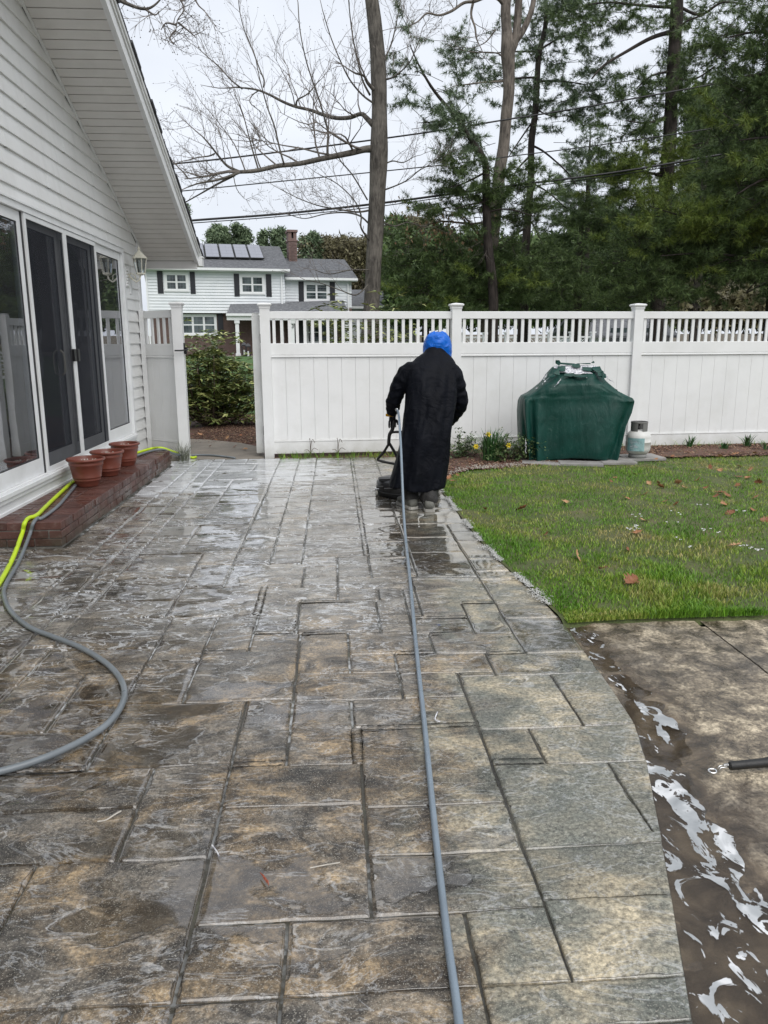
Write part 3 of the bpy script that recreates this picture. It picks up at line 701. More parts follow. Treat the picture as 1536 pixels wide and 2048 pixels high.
# siding boards
EXP = .14
def board(y0, y1, z0, y1top=None):
    """one lap course: bottom edge proud, top tucked under the next"""
    z1 = z0+EXP; y1t = y1 if y1top is None else y1top
    bb = B(); xo, xi = WX+.024, WX+.003
    vs = [(xi-.002, y0, z0), (xo, y0, z0), (xo, y0, z0+.012), (xi, y0, z1+.004), (xi-.002, y1, z0), (xo, y1, z0), (xo, y1-(y1-y1t)*.1, z0+.012), (xi, y1t, z1+.004)]
    bb.add(vs, [(0, 1, 2, 3), (7, 6, 5, 4), (0, 4, 5, 1), (1, 5, 6, 2), (2, 6, 7, 3)])
    # small butt joint lip
    return bb
z = .10
while z < RZ-.1:
    za = z+EXP
    if za < 2.63:
        if z < DZ0-.02 or True:
            board(DY1+.085, YC-.03, z).build('siding_board', M['siding'], house, world=True)
            board(-1.9, DY0-.08, z).build('siding_board', M['siding'], house, world=True)
    else:
        yf = YC-.03 if z < rake(YC)-.0 else 11.48-(z-2.6)/SL
        yt = min(yf, 11.48-(za-2.6)/SL); yf = min(YC-.03, 11.48-(z-2.6)/SL); yt = min(yf, yt)
        yn = max(-1.9, YR-(RZ-z)/SL) if z > rake(-1.9) else -1.9
        # each course is made of two lengths that overlap
        cut = 6.6+((int(z/EXP)*2.37) % 3.3)
        if cut < yt-.3:
            board(yn, cut, z).build('siding_board', M['siding'], house, world=True)
            o = board(cut-.03, yf, z, yt).build('siding_board', M['siding'], house, world=True); o.location.x += .003
        elif yt > yn+.1: board(yn, yf, z, yt).build('siding_board', M['siding'], house, world=True)
    z = za
b = B(); b.box((WX-.03, YC-.06, .06), (WX+.032, YC+.03, rake(YC)-.005)); b.build('corner_board', M['trim'], house, world=True)
b = B(); b.box((WX+.001, DY1+.30, 2.12), (WX+.036, DY1+.36, 2.46)); b.box((WX+.001, DY1+.12, 2.2), (WX+.03, DY1+.19, 2.43))
for k in range(6): b.box((WX+.03, DY1+.125, 2.21+k*.036), (WX+.045, DY1+.185, 2.232+k*.036))
b.build('mounting_block', M['trim'], house, world=True)
# soffit boards, trim, fascia, roof
XS = -1.885
n = 0; y = 11.43
smesh = {}
pitch_a = math.atan(SL); bw = .1145
L = math.hypot(1, SL)
def slope_box(y0, y1, x0, x1, d0, d1):
    """box following the rake between y0 and y1; d = offset at right angles to the soffit"""
    bb = B(); vs = []
    for (yy) in (y0, y1):
        for x in (x0, x1):
            for d in (d0, d1):
                vs.append((x, yy+d*SL/L*(1 if yy <= 1e9 else 1), 2.60+(11.48-yy)*SL+d/L))
    return bb.add(vs, [(0, 1, 3, 2), (4, 6, 7, 5), (0, 4, 5, 1), (2, 3, 7, 6), (0, 2, 6, 4), (1, 5, 7, 3)])
while y > YR+.1:
    y0 = y-bw/L*1.0
    slope_box(y0+.010, y, WX+.022, XS-.022, .004, .016).build('soffit_board', M['soffit'], house, world=True)
    y = y0
slope_box(YR, 11.46, WX+.001, XS-.002, .018, .03).build('soffit_back', M['dark_gap'], house, world=True)  # near-black sheet that paints the shade seen between the soffit boards
slope_box(YR, 11.46, WX+.018, WX+.042, -.012, .003).build('soffit_trim', M['trim'], house, world=True)
slope_box(YR, 11.47, XS-.03, XS-.001, -.004, .003).build('soffit_trim', M['trim'], house, world=True)
slope_box(YR, 11.53, XS, XS+.022, -.022, .155).build('fascia_board', M['trim'], house, world=True)
slope_box(YR, 11.54, XS+.023, XS+.036, .085, .160).build('fascia_board', M['vinyl_old'], house, world=True)
slope_box(YR, 11.55, XS+.037, XS+.050, .125, .165).build('drip_edge', M['vinyl_old'], house, world=True)
b = B(); b.prism([(YC+.031, 2.54), (11.468, 2.54), (11.468, 2.60), (YC+.031, rake(YC))], 0, -7.6, WX-.001); b.build('eave_soffit', M['soffit'], house, world=True)
b = B(); b.box((-7.6, 11.47, 2.52), (XS-.001, 11.50, 2.63)); b.build('eave_fascia', M['soffit'], house, world=True)
b = B(); b.box((XS-.02, 11.505, 2.56), (XS+.07, 11.64, 2.68)); b.box((XS-.03, 11.50, 2.67), (XS+.08, 11.65, 2.69)); b.build('gutter_end', M['trim'], house, world=True)
M['shingle'] = simple('dark_asphalt_shingle', (.055, .056, .06), .85, .35, 12, .5, 120)
M['shingle_far'] = None
mS = None; y = 11.62; k = 0
while y > YR+.05:
    ov = random.uniform(-.012, .012)
    slope_box(y-.17, y, -7.8, XS+.062+ov, .168, .196).build('shingle_course', M['shingle'], house, world=True).rotation_euler.x = 0
    y -= .142
b = B(); b.prism([(YR, RZ+.16), (YR, RZ+.22), (-2.6, rake(-2.6)+.22), (-2.6, rake(-2.6)+.16)], 0, -7.8, XS+.06); b.build('roof', M['shingle'], house, world=True)

# door frame, sliding panels, screens
def frame_piece(bb, x0, x1, y0, y1, z0, z1): bb.box((x0, y0, z0), (x1, y1, z1))
b = B()
b.box((WX-.10, DY0-.075, DZ1+.001), (WX+.030, DY1+.085, DZ1+.055)); b.box((WX-.10, DY0-.075, DZ0-.03), (WX+.030, DY0-.002, DZ1)); b.box((WX-.10, DY1+.012, DZ0-.03), (WX+.030, DY1+.085, DZ1))
b.box((WX-.10, DY0-.075, DZ1+.056), (WX+.044, DY1+.09, DZ1+.072)); b.box((WX-.06, DY1-.004, DZ0), (WX+.012, DY1+.011, DZ1)); b.build('door_casing', M['trim'], house, world=True)
b = B(); b.box((WX-.10, DY0-.07, DZ0-.035), (WX+.052, DY1+.085, DZ0-.004)); b.box((WX-.1, DY0-.06, DZ0-.075), (WX+.036, DY1+.06, DZ0-.036)); b.box((WX-.1, DY0-.06, .19), (WX+.018, DY1+.03, DZ0-.076))
b.box((WX-.05, DY0-.06, .193), (WX+.03, DY1+.03, .215)); b.box((WX-.09, DY0, DZ0-.003), (WX+.03, DY1, DZ0+.012)); b.build('door_sill', M['trim'], house, world=True)
panels = [(5.03, 6.04), (6.05, 7.04), (7.03, 8.06), (8.07, 9.10), (9.11, 10.15)]
def leaf(y0, y1, xc, handle, inner, name='sliding_door', mat='trim'):
    th = .034
    st, tr, br = .075, .085, .14
    b = B(); z0, z1 = DZ0+.014, DZ1-.004
    b.box((xc-th/2, y0, z0), (xc+th/2, y0+st, z1)); b.box((xc-th/2, y1-st, z0), (xc+th/2, y1, z1)); b.box((xc-th/2, y0+st, z1-tr), (xc+th/2, y1-st, z1)); b.box((xc-th/2, y0+st, z0), (xc+th/2, y1-st, z0+br))
    o = b.build(name, M[mat], house, world=True)
    g = B(); g.box((xc-.005, y0+st-.004, z0+br-.004), (xc+.005, y1-st+.004, z1-tr+.004)); g.build('glass_pane', M['glass'], o, world=True)
    q = B()
    for (a, c, d, e) in ((y0+st, y0+st+.008, z0+br, z1-tr), (y1-st-.008, y1-st, z0+br, z1-tr)): q.box((xc+.006, a, d), (xc+.012, c, e))
    q.box((xc+.006, y0+st, z1-tr-.008), (xc+.012, y1-st, z1-tr)); q.box((xc+.006, y0+st, z0+br), (xc+.012, y1-st, z0+br+.008)); q.build('gasket_gap', M['dark_gap'], o, world=True)
    if handle is not None:
        h = B(); h.tube([(xc+.02, handle, 1.2), (xc+.05, handle, 1.23), (xc+.055, handle, 1.32), (xc+.05, handle, 1.41), (xc+.02, handle, 1.44)], .011); h.build('door_handle', M['cream'], o, True, world=True)
    return o
leaf(*panels[0], WX-.02, None, False); leaf(*panels[1], WX-.02, None, False)
leaf(*panels[2], WX-.065, 7.86, True); leaf(*panels[3], WX-.065, 8.2, True); leaf(*panels[4], WX-.02, None, False)
def screen(y0, y1, hy):
    xc = WX+.012; th = .018; b = B(); z0, z1 = DZ0+.013, DZ1-.003; f = .042
    b.box((xc-th/2, y0, z0), (xc+th/2, y0+f, z1)); b.box((xc-th/2, y1-f, z0), (xc+th/2, y1, z1)); b.box((xc-th/2, y0+f, z1-f), (xc+th/2, y1-f, z1)); b.box((xc-th/2, y0+f, z0), (xc+th/2, y1-f, z0+f))
    o = b.build('screen_door', M['trim'], house, world=True)
    g = B(); g.add([(xc, y0+f-.004, z0+f-.004), (xc, y1-f+.004, z0+f-.004), (xc, y1-f+.004, z1-f+.004), (xc, y0+f-.004, z1-f+.004)], [(0, 1, 2, 3)]); g.build('screen_mesh', M['screen'], o, world=True)
    h = B(); h.chbox((xc+.010, hy-.028, 1.33), (xc+.034, hy+.028, 1.45), .004); h.build('screen_handle', M['black_plastic'], o, world=True)
screen(7.07, 8.075, 8.02); screen(8.085, 9.09, 8.135)
b = B(); b.box((WX-.05, 7.040, DZ0+.01), (WX+.004, 7.066, DZ1)); b.build('gasket_gap', M['dark_gap'], house, world=True)  # dark strip painting the shaded gap between glass leaf and screen
# curtains drawn aside inside
def drape(y0, y1, x, parent):
    n = 60; V = []
    for i in range(n+1):
        y = y0+(y1-y0)*i/n; dx = .03*math.sin(i*1.05)+.012*math.sin(i*2.7)
        V += [(x+dx, y, .33), (x+dx*.8, y, 2.5)]
    bb = B(); bb.add(V, [(2*i, 2*i+2, 2*i+3, 2*i+1) for i in range(n)]); bb.build('curtain', M['curtain'], parent, True, world=True)
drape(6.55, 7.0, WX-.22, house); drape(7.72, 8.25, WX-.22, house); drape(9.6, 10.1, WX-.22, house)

# ------------------------------------------------------------------ wall lantern
lan = thing('wall_lantern', 'cream carriage lantern on a curved arm beside the glass doors', 'lamp', (WX+.016, 10.36, 2.2))
c = (WX+.19, 10.36)
b = B(); b.lathe([(.001, 0), (.045, .001), (.05, .008), (.035, .02), (.001, .024)], (WX+.018, 10.36, 2.28), 16, 0); b.build('wall_plate', M['cream'], lan, True, world=True)
b = B(); b.tube([(WX+.03, 10.36, 2.28), (WX+.09, 10.36, 2.22), (WX+.13, 10.36, 2.19), (WX+.175, 10.36, 2.22), (WX+.19, 10.36, 2.28)], .011, 10)
b.tube([(WX+.04, 10.36, 2.25), (WX+.07, 10.36, 2.30), (WX+.12, 10.36, 2.27), (WX+.13, 10.36, 2.215)], .007, 8); b.build('arm', M['cream'], lan, True, world=True)
b = B(); hexp = lambda r, z: [(c[0]+r*math.cos(math.pi/3*i), c[1]+r*math.sin(math.pi/3*i), z) for i in range(6)]
b.rings([hexp(.03, 2.27), hexp(.058, 2.285), hexp(.058, 2.30)]); b.rings([hexp(.088, 2.47), hexp(.10, 2.475), hexp(.035, 2.545), hexp(.02, 2.56)])
b.lathe([(.02, 2.56), (.012, 2.575), (.02, 2.59), (.006, 2.61), (.001, 2.63)], (c[0], c[1], 0), 12)
for i in range(6):
    a0 = math.pi/3*i; b.tube([(c[0]+.055*math.cos(a0), c[1]+.055*math.sin(a0), 2.30), (c[0]+.083*math.cos(a0), c[1]+.083*math.sin(a0), 2.47)], .0055, 6)
b.build('lantern_frame', M['cream'], lan, world=True)
b = B(); b.rings([hexp(.050, 2.30), hexp(.078, 2.47)], False); b.build('lantern_glass', M['glass'], lan, world=True)
b = B(); b.lathe([(.01, 2.30), (.012, 2.36), (.022, 2.39), (.022, 2.42), (.001, 2.445)], (c[0], c[1], 0), 12); b.build('bulb', M['vinyl'], lan, True, world=True)
lan.location.z += .07

# ------------------------------------------------------------------ brick step
step_ = thing('brick_step', 'long low red brick step below the sliding doors', 'step', (-2.33, 7.8, 0))
SX0, SX1, SY0, SY1 = WX+.035, -2.07, 5.81, 9.86
b = B(); b.box((SX0-.6, SY0+.012, -.02), (SX1-.012, SY1-.012, .183)); b.build('mortar', M['mortar'], step_, world=True)
def brick_mesh(d):
    bb = B(); bb.chbox((-d[0]/2, -d[1]/2, -d[2]/2), (d[0]/2, d[1]/2, d[2]/2), .004); return bb.mesh('brick', M['brick'])
def brick(me, c):
    o = link('brick', me, step_, loc=(c[0]+2.33, c[1]-7.8, c[2]), rot=(random.gauss(0, .008), random.gauss(0, .008), random.gauss(0, .01)))
    return o
hd = brick_mesh((.195, .088, .060)); hs = brick_mesh((.15, .088, .060)); stv = brick_mesh((.09, .195, .056)); stx = brick_mesh((.195, .09, .056))
y = SY0+.047; r = 0
while y < SY1-.04:
    # header row shows its ends to the patio, two more rows behind
    brick(hd, (SX1-.0975+random.gauss(0, .0025), y, .163+random.gauss(0, .001)))
    brick(hd, (SX1-.0975-.202, y+random.gauss(0, .002), .163+random.gauss(0, .001))); brick(hs, (SX1-.195-.202-.087+.01, y, .163+random.gauss(0, .001)))
    y += .0975; r += 1
for zc, o_ in ((.096, 0), (.034, .1)):
    y = SY0+.10+o_
    if o_: y = SY0+.195
    while y < SY1-.05: brick(stv, (SX1-.045+random.gauss(0, .002), y, zc)); y += .204
    x = SX1-.10 if o_ else SX1-.197
    while x > SX0-.55: brick(stx, (x, SY0+.045, zc)); brick(stx, (x, SY1-.045, zc)) if x > SX0 else None; x -= .204
x = SX0-.10
while x > SX0-.55: brick(hd, (x, SY0+.047, .163)); x -= .2

# ------------------------------------------------------------------ pots
def pot(loc, label, s=1.0, seed=0, rz=0):
    t = thing('plant_pot', label, 'plant pot', loc, rz, 'terracotta coloured pots on the brick step')
    b = B(); R = .155*s; H = .265*s
    prof = [(.001, .0), (.098*s, .0), (.104*s, .012), (.118*s, .055*s), (.1225*s, .058*s), (.1245*s, .066*s), (.1225*s, .072*s), (.127*s, .082*s), (.131*s, .086*s), (.1325*s, .093*s), (.1305*s, .1*s), (.150*s, .2*s), (.156*s, .205*s), (.156*s, .215*s), (.154*s, .222*s),
            (.157*s, .24*s), (.170*s, .243*s), (.176*s, .250*s), (.176*s, .262*s), (.170*s, .268*s), (.156*s, .267*s), (.152*s, .255*s), (.145*s, .2*s), (.1*s, .19*s)]
    b.lathe(prof, seg=48); b.build('pot_body', M['terracotta'], t, True)
    b = B(); V = [(0, 0, .218*s)]; nn = 20; F = []
    for k in range(1, 5):
        for i in range(nn):
            a = 6.283*i/nn; rr_ = .147*s*k/4; V.append((rr_*math.cos(a), rr_*math.sin(a), .215*s+.012*nz3(rr_*30*math.cos(a)+seed, rr_*30*math.sin(a), seed)))
    for i in range(nn): F.append((0, 1+i, 1+(i+1) % nn))
    for k in range(3):
        for i in range(nn): F.append((1+k*nn+i, 1+(k+1)*nn+i, 1+(k+1)*nn+(i+1) % nn, 1+k*nn+(i+1) % nn))
    b.add(V, F); b.build('soil', M['soil'], t, True)
    b = B(); rr2 = random.Random(seed)
    for i in range(16):
        a, r_ = rr2.uniform(0, 6.28), rr2.uniform(0, .11)*s; x, y = r_*math.cos(a), r_*math.sin(a); a2 = rr2.uniform(0, 6.28); l = rr2.uniform(.015, .045)
        b.tube([(x, y, .225*s), (x+l*.5*math.cos(a2), y+l*.5*math.sin(a2), .235*s+rr2.uniform(0, .015)), (x+l*math.cos(a2), y+l*math.sin(a2), .228*s)], [.003, .006, .002], 5)
    tag(b.build('dead_stems', M['pebble'], t), kind='stuff')
pot((-2.335, 7.36, .193), 'nearest of the three terracotta coloured pots, beside the lime hose', .99, 3)
pot((-2.30, 7.93, .193), 'middle one of the three terracotta coloured pots on the brick step', .95, 5, 1)
pot((-2.30, 8.60, .193), 'farthest of the three terracotta coloured pots, dry stems on its soil', .93, 9, 2)

# ------------------------------------------------------------------ hoses
def spline(pts, n=8):
    P = [Vector(p) for p in pts]; out = []
    for i in range(len(P)-1):
        p0, p1, p2, p3 = P[max(i-1, 0)], P[i], P[i+1], P[min(i+2, len(P)-1)]
        for k in range(n):
            t = k/n; out.append(.5*((2*p1)+(p2-p0)*t+(2*p0-5*p1+4*p2-p3)*t*t+(3*p1-p0-3*p2+p3)*t**3))
    out.append(P[-1]); return out
def px(lst): return [tuple(un(a, c, z)) for a, c, z in lst]
hp = px([(392, 914, .013), (383, 915, .018), (362, 908, .04)])+[tuple(uy(345, 903, 9.98)), tuple(uy(322, 896, 9.75))]+px([(300, 898, .215), (262, 910, .21)])+[(-2.47, 8.55, .21), (-2.50, 7.9, .21), (-2.48, 7.55, .21)]+px([(146, 963, .207), (100, 1005, .207), (74, 1030, .207)])
hp += [(uy(56, 1050, 5.87)[0], 5.90, .209), (uy(52, 1056, 5.8)[0], 5.785, .196), (uy(45, 1075, 5.76)[0], 5.755, .12)]+px([(24, 1120, .03), (-10, 1180, .018), (-60, 1240, .018), (-150, 1300, .018)])
b = B(); b.tube(spline(hp), .0165, 10); hy = b.build('garden_hose', M['hose_y'], None, True); tag(hy, 'lime yellow hose lying over the brick step', 'hose')
# small black print along the lime hose
sp = spline(hp)
b = B()
for i in range(len(sp)//2+8, len(sp)-6, 5):
    p, q = sp[i], sp[i]+(sp[i+1]-sp[i]).normalized()*.05; d = (q-p).normalized(); s_ = Vector((d.y, -d.x, 0)).normalized(); upn = s_.cross(d); upn = upn if upn.z > 0 else -upn
    for k in range(5):
        c0 = p+d*(.009*k)+(s_*.45+upn*.9).normalized()*.0168
        b.cbox(c0, (.0055, .0055, .0012))
b.build('hose_print', M['black_plastic'], hy)
gp = px([(470, 916, .012), (430, 911, .014), (395, 910, .015), (372, 912, .03)])+[tuple(uy(350, 908, 9.98)), tuple(uy(326, 899, 9.75))]+px([(302, 902, .21), (264, 915, .207), (250, 925, .207)])+[(-2.41, 8.35, .207), (-2.49, 7.75, .207), (-2.43, 7.5, .207)]+px([(152, 970, .207), (118, 1010, .207), (84, 1036, .207)])
gp += [(uy(74, 1050, 5.87)[0], 5.90, .207), (uy(69, 1056, 5.8)[0], 5.785, .194), (uy(60, 1076, 5.76)[0], 5.755, .11)]+px([(38, 1122, .02), (10, 1172, .016), (10, 1200, .016), (26, 1228, .016), (60, 1255, .016), (105, 1273, .016), (150, 1290, .016), (190, 1311, .016), (222, 1335, .016), (243, 1362, .016), (249, 1390, .016), (238, 1420, .016), (212, 1450, .016), (175, 1475, .016), (130, 1498, .016), (80, 1519, .016), (30, 1535, .016), (-30, 1550, .016), (-120, 1570, .016), (-260, 1590, .016)])
b = B(); b.tube(spline(gp), .0135, 10); tag(b.build('garden_hose', M['hose_g'], None, True), 'grey rubber hose curving across the patio stones at left', 'hose')

# ------------------------------------------------------------------ fence
fen = thing('vinyl_fence', 'tall white vinyl privacy fence with open picket top behind the grill', 'fence', (1.63, 10.57, 0))
ANG = math.atan(.065)
def fpt(x): return Vector((x, fence_y(x), 0))
def fence_post(parent, base, x, y, z1, w=.127, ang=ANG):
    b = B(); b.chbox((-w/2, -w/2, -.02), (w/2, w/2, z1), .004); o = link('post', b.mesh('post', M['vinyl']), parent, loc=(x-base[0], y-base[1], 0), rot=(0, 0, ang))
    b = B(); c = w/2
    sq = lambda r, z: [(-r, -r, z), (r, -r, z), (r, r, z), (-r, r, z)]
    b.rings([sq(c+.006, z1-.03), sq(c+.008, z1-.004), sq(c+.024, z1+.010), sq(c+.026, z1+.024), sq(c+.012, z1+.034), sq(.004, z1+.046)]); link('post_cap', b.mesh('post_cap', M['vinyl']), o)
def bay(parent, base, xa, ya, xb, yb, npick, nboard, zt=1.90, mat='vinyl'):
    d = Vector((xb-xa, yb-ya, 0)); Lb = d.length; ang = math.atan2(d.y, d.x); o = Vector((xa-base[0], ya-base[1], 0))
    def lk(name, bb): return link(name, bb.mesh(name, M[mat]), parent, loc=o, rot=(0, 0, ang))
    b = B(); b.chbox((0, -.026, zt-.095), (Lb, .026, zt), .004); lk('top_rail', b)
    b = B(); b.chbox((0, -.026, 1.345), (Lb, .026, 1.495), .004); lk('middle_rail', b)
    b = B(); b.chbox((0, -.031, 1.315), (Lb, .031, 1.335), .003); b.box((.001, -.020, 1.3351), (Lb-.001, .020, 1.3449)); lk('rail_lip', b)
    b = B(); b.chbox((0, -.026, .045), (Lb, .026, .205), .004); lk('bottom_rail', b)
    b = B(); b.chbox((0, -.031, .2055), (Lb, .031, .222), .003); lk('rail_lip', b)
    pk = B(); pk.chbox((-.0195, -.011, 1.4955), (.0195, .011, zt-.0955), .002); pm = pk.mesh('picket', M[mat])
    for i in range(npick):
        s = Lb*(i+.5+.12*0)/npick; q = o+Vector((math.cos(ang), math.sin(ang), 0))*s
        link('picket', pm, parent, loc=q, rot=(0, 0, ang))
    wv = Lb/nboard; bd = B(); bd.chbox((-wv/2+.0012, -.011, .2225), (wv/2-.0012, .011, 1.3145), .0035); bm_ = bd.mesh('board', M[mat])
    for i in range(nboard):
        q = o+Vector((math.cos(ang), math.sin(ang), 0))*(wv*(i+.5)); link('board', bm_, parent, loc=q, rot=(0, 0, ang))
    b = B(); b.box((.002, .013, .21), (Lb-.002, .017, 1.32)); lk('board_backing', b)
PX = [-.88, 1.64, 4.18, 6.72, 9.26]
for x in PX: fence_post(fen, (1.63, 10.57), x, fence_y(x), 1.965)
for a, c in zip(PX[:-1], PX[1:]):
    bay(fen, (1.63, 10.57), a+.063, fence_y(a+.063), c-.063, fence_y(c-.063), 24, 13)
# strip of open soil under it, left of the worker
stub = thing('vinyl_fence', 'narrow white fence panel between the house corner and the open gateway', 'fence', (-2.25, 10.36, 0))
fence_post(stub, (-2.25, 10.36), -1.985, 10.36, 1.975, ang=.03)
bay(stub, (-2.25, 10.36), -2.535, 10.86, -2.05, 10.40, 5, 4, 1.92, 'vinyl')
b = B(); b.chbox((-2.575, 10.80, 0), (-2.515, 10.92, 1.93), .003); b.build('post', M['vinyl'], stub, world=True)
b = B(); b.cbox((-1.914, 10.335, 1.44), (.014, .05, .13)); b.tube([(-1.905, 10.33, 1.44), (-1.87, 10.31, 1.43), (-1.86, 10.27, 1.42), (-1.95, 10.24, 1.41), (-2.02, 10.235, 1.41)], .010, 8); b.cbox((-1.90, 10.33, 1.39), (.03, .03, .05)); b.build('gate_latch', M['black_plastic'], stub, world=True)
# open gate, swung outwards: seen almost edge on
gate = thing('garden_gate', 'white vinyl garden gate standing open, seen edge on', 'gate', (-1.01, 10.50, 0), math.radians(93.5))
b = B(); b.chbox((0, -.05, .04), (.10, .05, 1.87), .012); b.chbox((.004, -.046, 1.8705), (.096, .046, 1.885), .01); b.build('stile', M['vinyl_old'], gate); b = B(); b.chbox((1.02, -.04, .06), (1.09, .04, 1.84), .01); b.build('stile', M['vinyl_old'], gate)
for (a, c) in ((.06, .19), (1.34, 1.49), (1.74, 1.83)):
    b = B(); b.chbox((.1005, -.028, a), (1.0195, .028, c), .004); b.build('gate_rail', M['vinyl_old'], gate)
bd = B(); bd.chbox((-.0745, -.01, .1905), (.0745, .01, 1.3395), .003); m1 = bd.mesh('board', M['vinyl_old'])
for i in range(6): link('board', m1, gate, loc=(.178+i*.153, 0, 0))
pk = B(); pk.box((-.018, -.01, 1.4905), (.018, .01, 1.7395)); m1 = pk.mesh('picket', M['vinyl_old'])
for i in range(9): link('picket', m1, gate, loc=(.15+i*.1, 0, 0))
for zz in (.35, 1.56):
    b = B(); b.chbox((-.03, -.085, zz-.06), (.03, -.052, zz+.06), .004); b.tube([(-.03, -.07, zz-.055), (-.03, -.07, zz+.055)], .011, 10); b.build('hinge', M['black_plastic'], gate)
b = B(); b.prism([(-.82, 10.27), (1.2, 10.35), (1.2, 10.75), (-.82, 10.6)], 2, -.05, -.004)
tag(b.build('soil_strip', M['mulch']), kind='structure')
# ------------------------------------------------------------------ covered grill and gas bottle
M['tarp'] = None
def tarp():
    t = NT('green_vinyl_cover'); n = t.noise(5, 6, .6)
    c = t.ramp(n, [(.3, (.002, .032, .024)), (.7, (.005, .052, .040))])
    c = t.mix(t.math('MULTIPLY', t.ramp(t.noise(14, 8, .7, 1), [(.56, 0), (.72, 1)]), .25), c, (.10, .17, .15))
    t.put(col=c, rough=t.ramp(t.noise(9, 4), [(.3, .36), (.7, .52)]), spec=.28); t.bump(t.math('ADD', t.noise(6, 4, .5, .8, t.mapping(t.pos(), (1.6, 1.6, .45))), t.math('MULTIPLY', t.noise(45, 4), .05)), .5, .035); return t.m
M['tarp'] = tarp()
t = NT('matted_fleece_lining'); c = t.ramp(t.noise(45, 5, .7), [(.42, (.25, .25, .30)), (.52, (.62, .62, .64)), (.7, (.72, .72, .73))]); t.put(col=c, rough=.9); t.bump(t.noise(80, 5), .6, .005); M['fleece'] = t.m
t = NT('dark_cart_metal'); t.put(col=(.012, .012, .012), rough=.5); M['cart'] = t.m
grill = thing('covered_grill', 'barbecue grill under a torn dark green cover in front of the fence', 'grill', (3.02, 9.72, .02), math.radians(-7))
b = B()
NS = 96; R_ = []
lev = [  # z, left x, right x, front y, back y, squareness   (local, origin at 3.10, 9.72)
 (.045, -.62, .53, -.30, .26, 6), (.10, -.63, .55, -.31, .27, 6), (.25, -.66, .60, -.30, .27, 6), (.45, -.68, .64, -.29, .27, 6), (.62, -.70, .72, -.28, .27, 6), (.74, -.70, .75, -.27, .27, 6),
 (.795, -.69, .755, -.27, .27, 6), (.83, -.66, .735, -.265, .27, 5), (.862, -.60, .67, -.27, .27, 5), (.905, -.53, .55, -.27, .27, 4.5), (.965, -.44, .44, -.255, .26, 4.5), (1.01, -.40, .40, -.20, .24, 4), (1.07, -.36, .36, -.14, .20, 4),
 (1.13, -.32, .32, -.08, .16, 4), (1.165, -.295, .30, -.05, .13, 4), (1.178, -.26, .27, -.03, .11, 4), (1.184, -.15, .16, 0, .08, 3)]
for (z, xl, xr, yf, yb, e) in lev:
    ring = []
    for k in range(NS):
        a = 2*math.pi*k/NS; ca, sa = math.cos(a), math.sin(a)
        ex = 2/e; x = math.copysign(abs(ca)**ex, ca); y = math.copysign(abs(sa)**ex, sa)
        cx, cy, rx, ry = (xl+xr)/2, (yf+yb)/2, (xr-xl)/2, (yb-yf)/2
        px_, py_ = cx+rx*x, cy+ry*y
        f = max(0, (.86-z)/.86); sgn = 1
        fold = (.016+.042*f)*math.sin(a*9+1.3*math.sin(a*3)+2*nz3(px_*2, z*.8, 3))*sst(.93-z, 0, .25) + .038*fbm(px_*3.2, z*.9, 4+py_)+.010*fbm(px_*9, z*8, 2)*(1.0)
        nrm = Vector((x/max(rx, .1), y/max(ry, .1), 0)).normalized()
        zz = z
        if z <= .11: zz += .03*math.sin(px_*4+1)+(-.035*(px_+.6)/1.2 if y < 0 else 0)+ (.03 if y > 0 else 0)
        if .79 < z < .93: zz += -.03*sst(abs(px_), .44, .62)+.012*math.sin(px_*7)
        ring.append((px_+nrm.x*fold, py_+nrm.y*fold, zz+.008*fbm(px_*6, py_*6, z)))
    R_.append(ring)
fine = []
for i in range(len(R_)-1):
    m = 3
    for q in range(m):
        t_ = q/m; fine.append([tuple(R_[i][k][c_]*(1-t_)+R_[i+1][k][c_]*t_ for c_ in range(3)) for k in range(NS)])
fine.append(R_[-1]); b.rings(fine, True); b.f = [f for f in b.f if not (len(f) > 4 and f[0] == NS-1)]; b.m = b.m[:len(b.f)]
gc = b.build('cover', M['tarp'], grill, True)
m_ = gc.modifiers.new('s', 'SOLIDIFY'); m_.thickness = .004
b = B()
def patch(pts, lift=.004):
    """ragged patch draped on the hood front: pts in local x and 0..1 up the slope from z=.97 to the top"""
    V = []
    for (x, v) in pts:
        z = .965+v*.213; yf = float(np.interp(z, [.965, 1.01, 1.07, 1.13, 1.165, 1.178], [-.255, -.20, -.14, -.08, -.05, -.03])); V.append((x, yf-lift-.018, z+.010+lift))
    return V
XW = 1.2
out = [(-.235, .98), (-.12, 1.0), (.02, .99), (.10, 1.0), (.20, .99), (.24, .93), (.27, .70), (.22, .62), (.13, .70), (.17, .54), (.06, .55), (-.02, .40), (-.08, .45), (-.12, .62), (-.19, .60), (-.17, .78), (-.24, .86)]
V = patch([(x*XW, v) for x, v in out]); ctr = patch([(0, .78)])[0]; b.add([ctr]+V, [(0, 1+i, 1+(i+1) % len(V)) for i in range(len(V))])
b.build('fleece_patch', M['fleece'], grill)
def strip(a0, a1, w, seed):
    r_ = random.Random(seed); P0, P1 = Vector(a0), Vector(a1); n = 7; V = []
    for i in range(n+1):
        p = P0.lerp(P1, i/n)+Vector((r_.gauss(0, .006), -.006-.01*math.sin(i), r_.gauss(0, .005))); ww = w*(.25+math.sin(math.pi*i/n))*r_.uniform(.7, 1.2)
        V += [p+Vector((-ww/2, 0, -ww*.3)), p+Vector((ww/2, -.003, ww*.3))]
    return V, [(2*i, 2*i+1, 2*i+3, 2*i+2) for i in range(n)]
b = B()
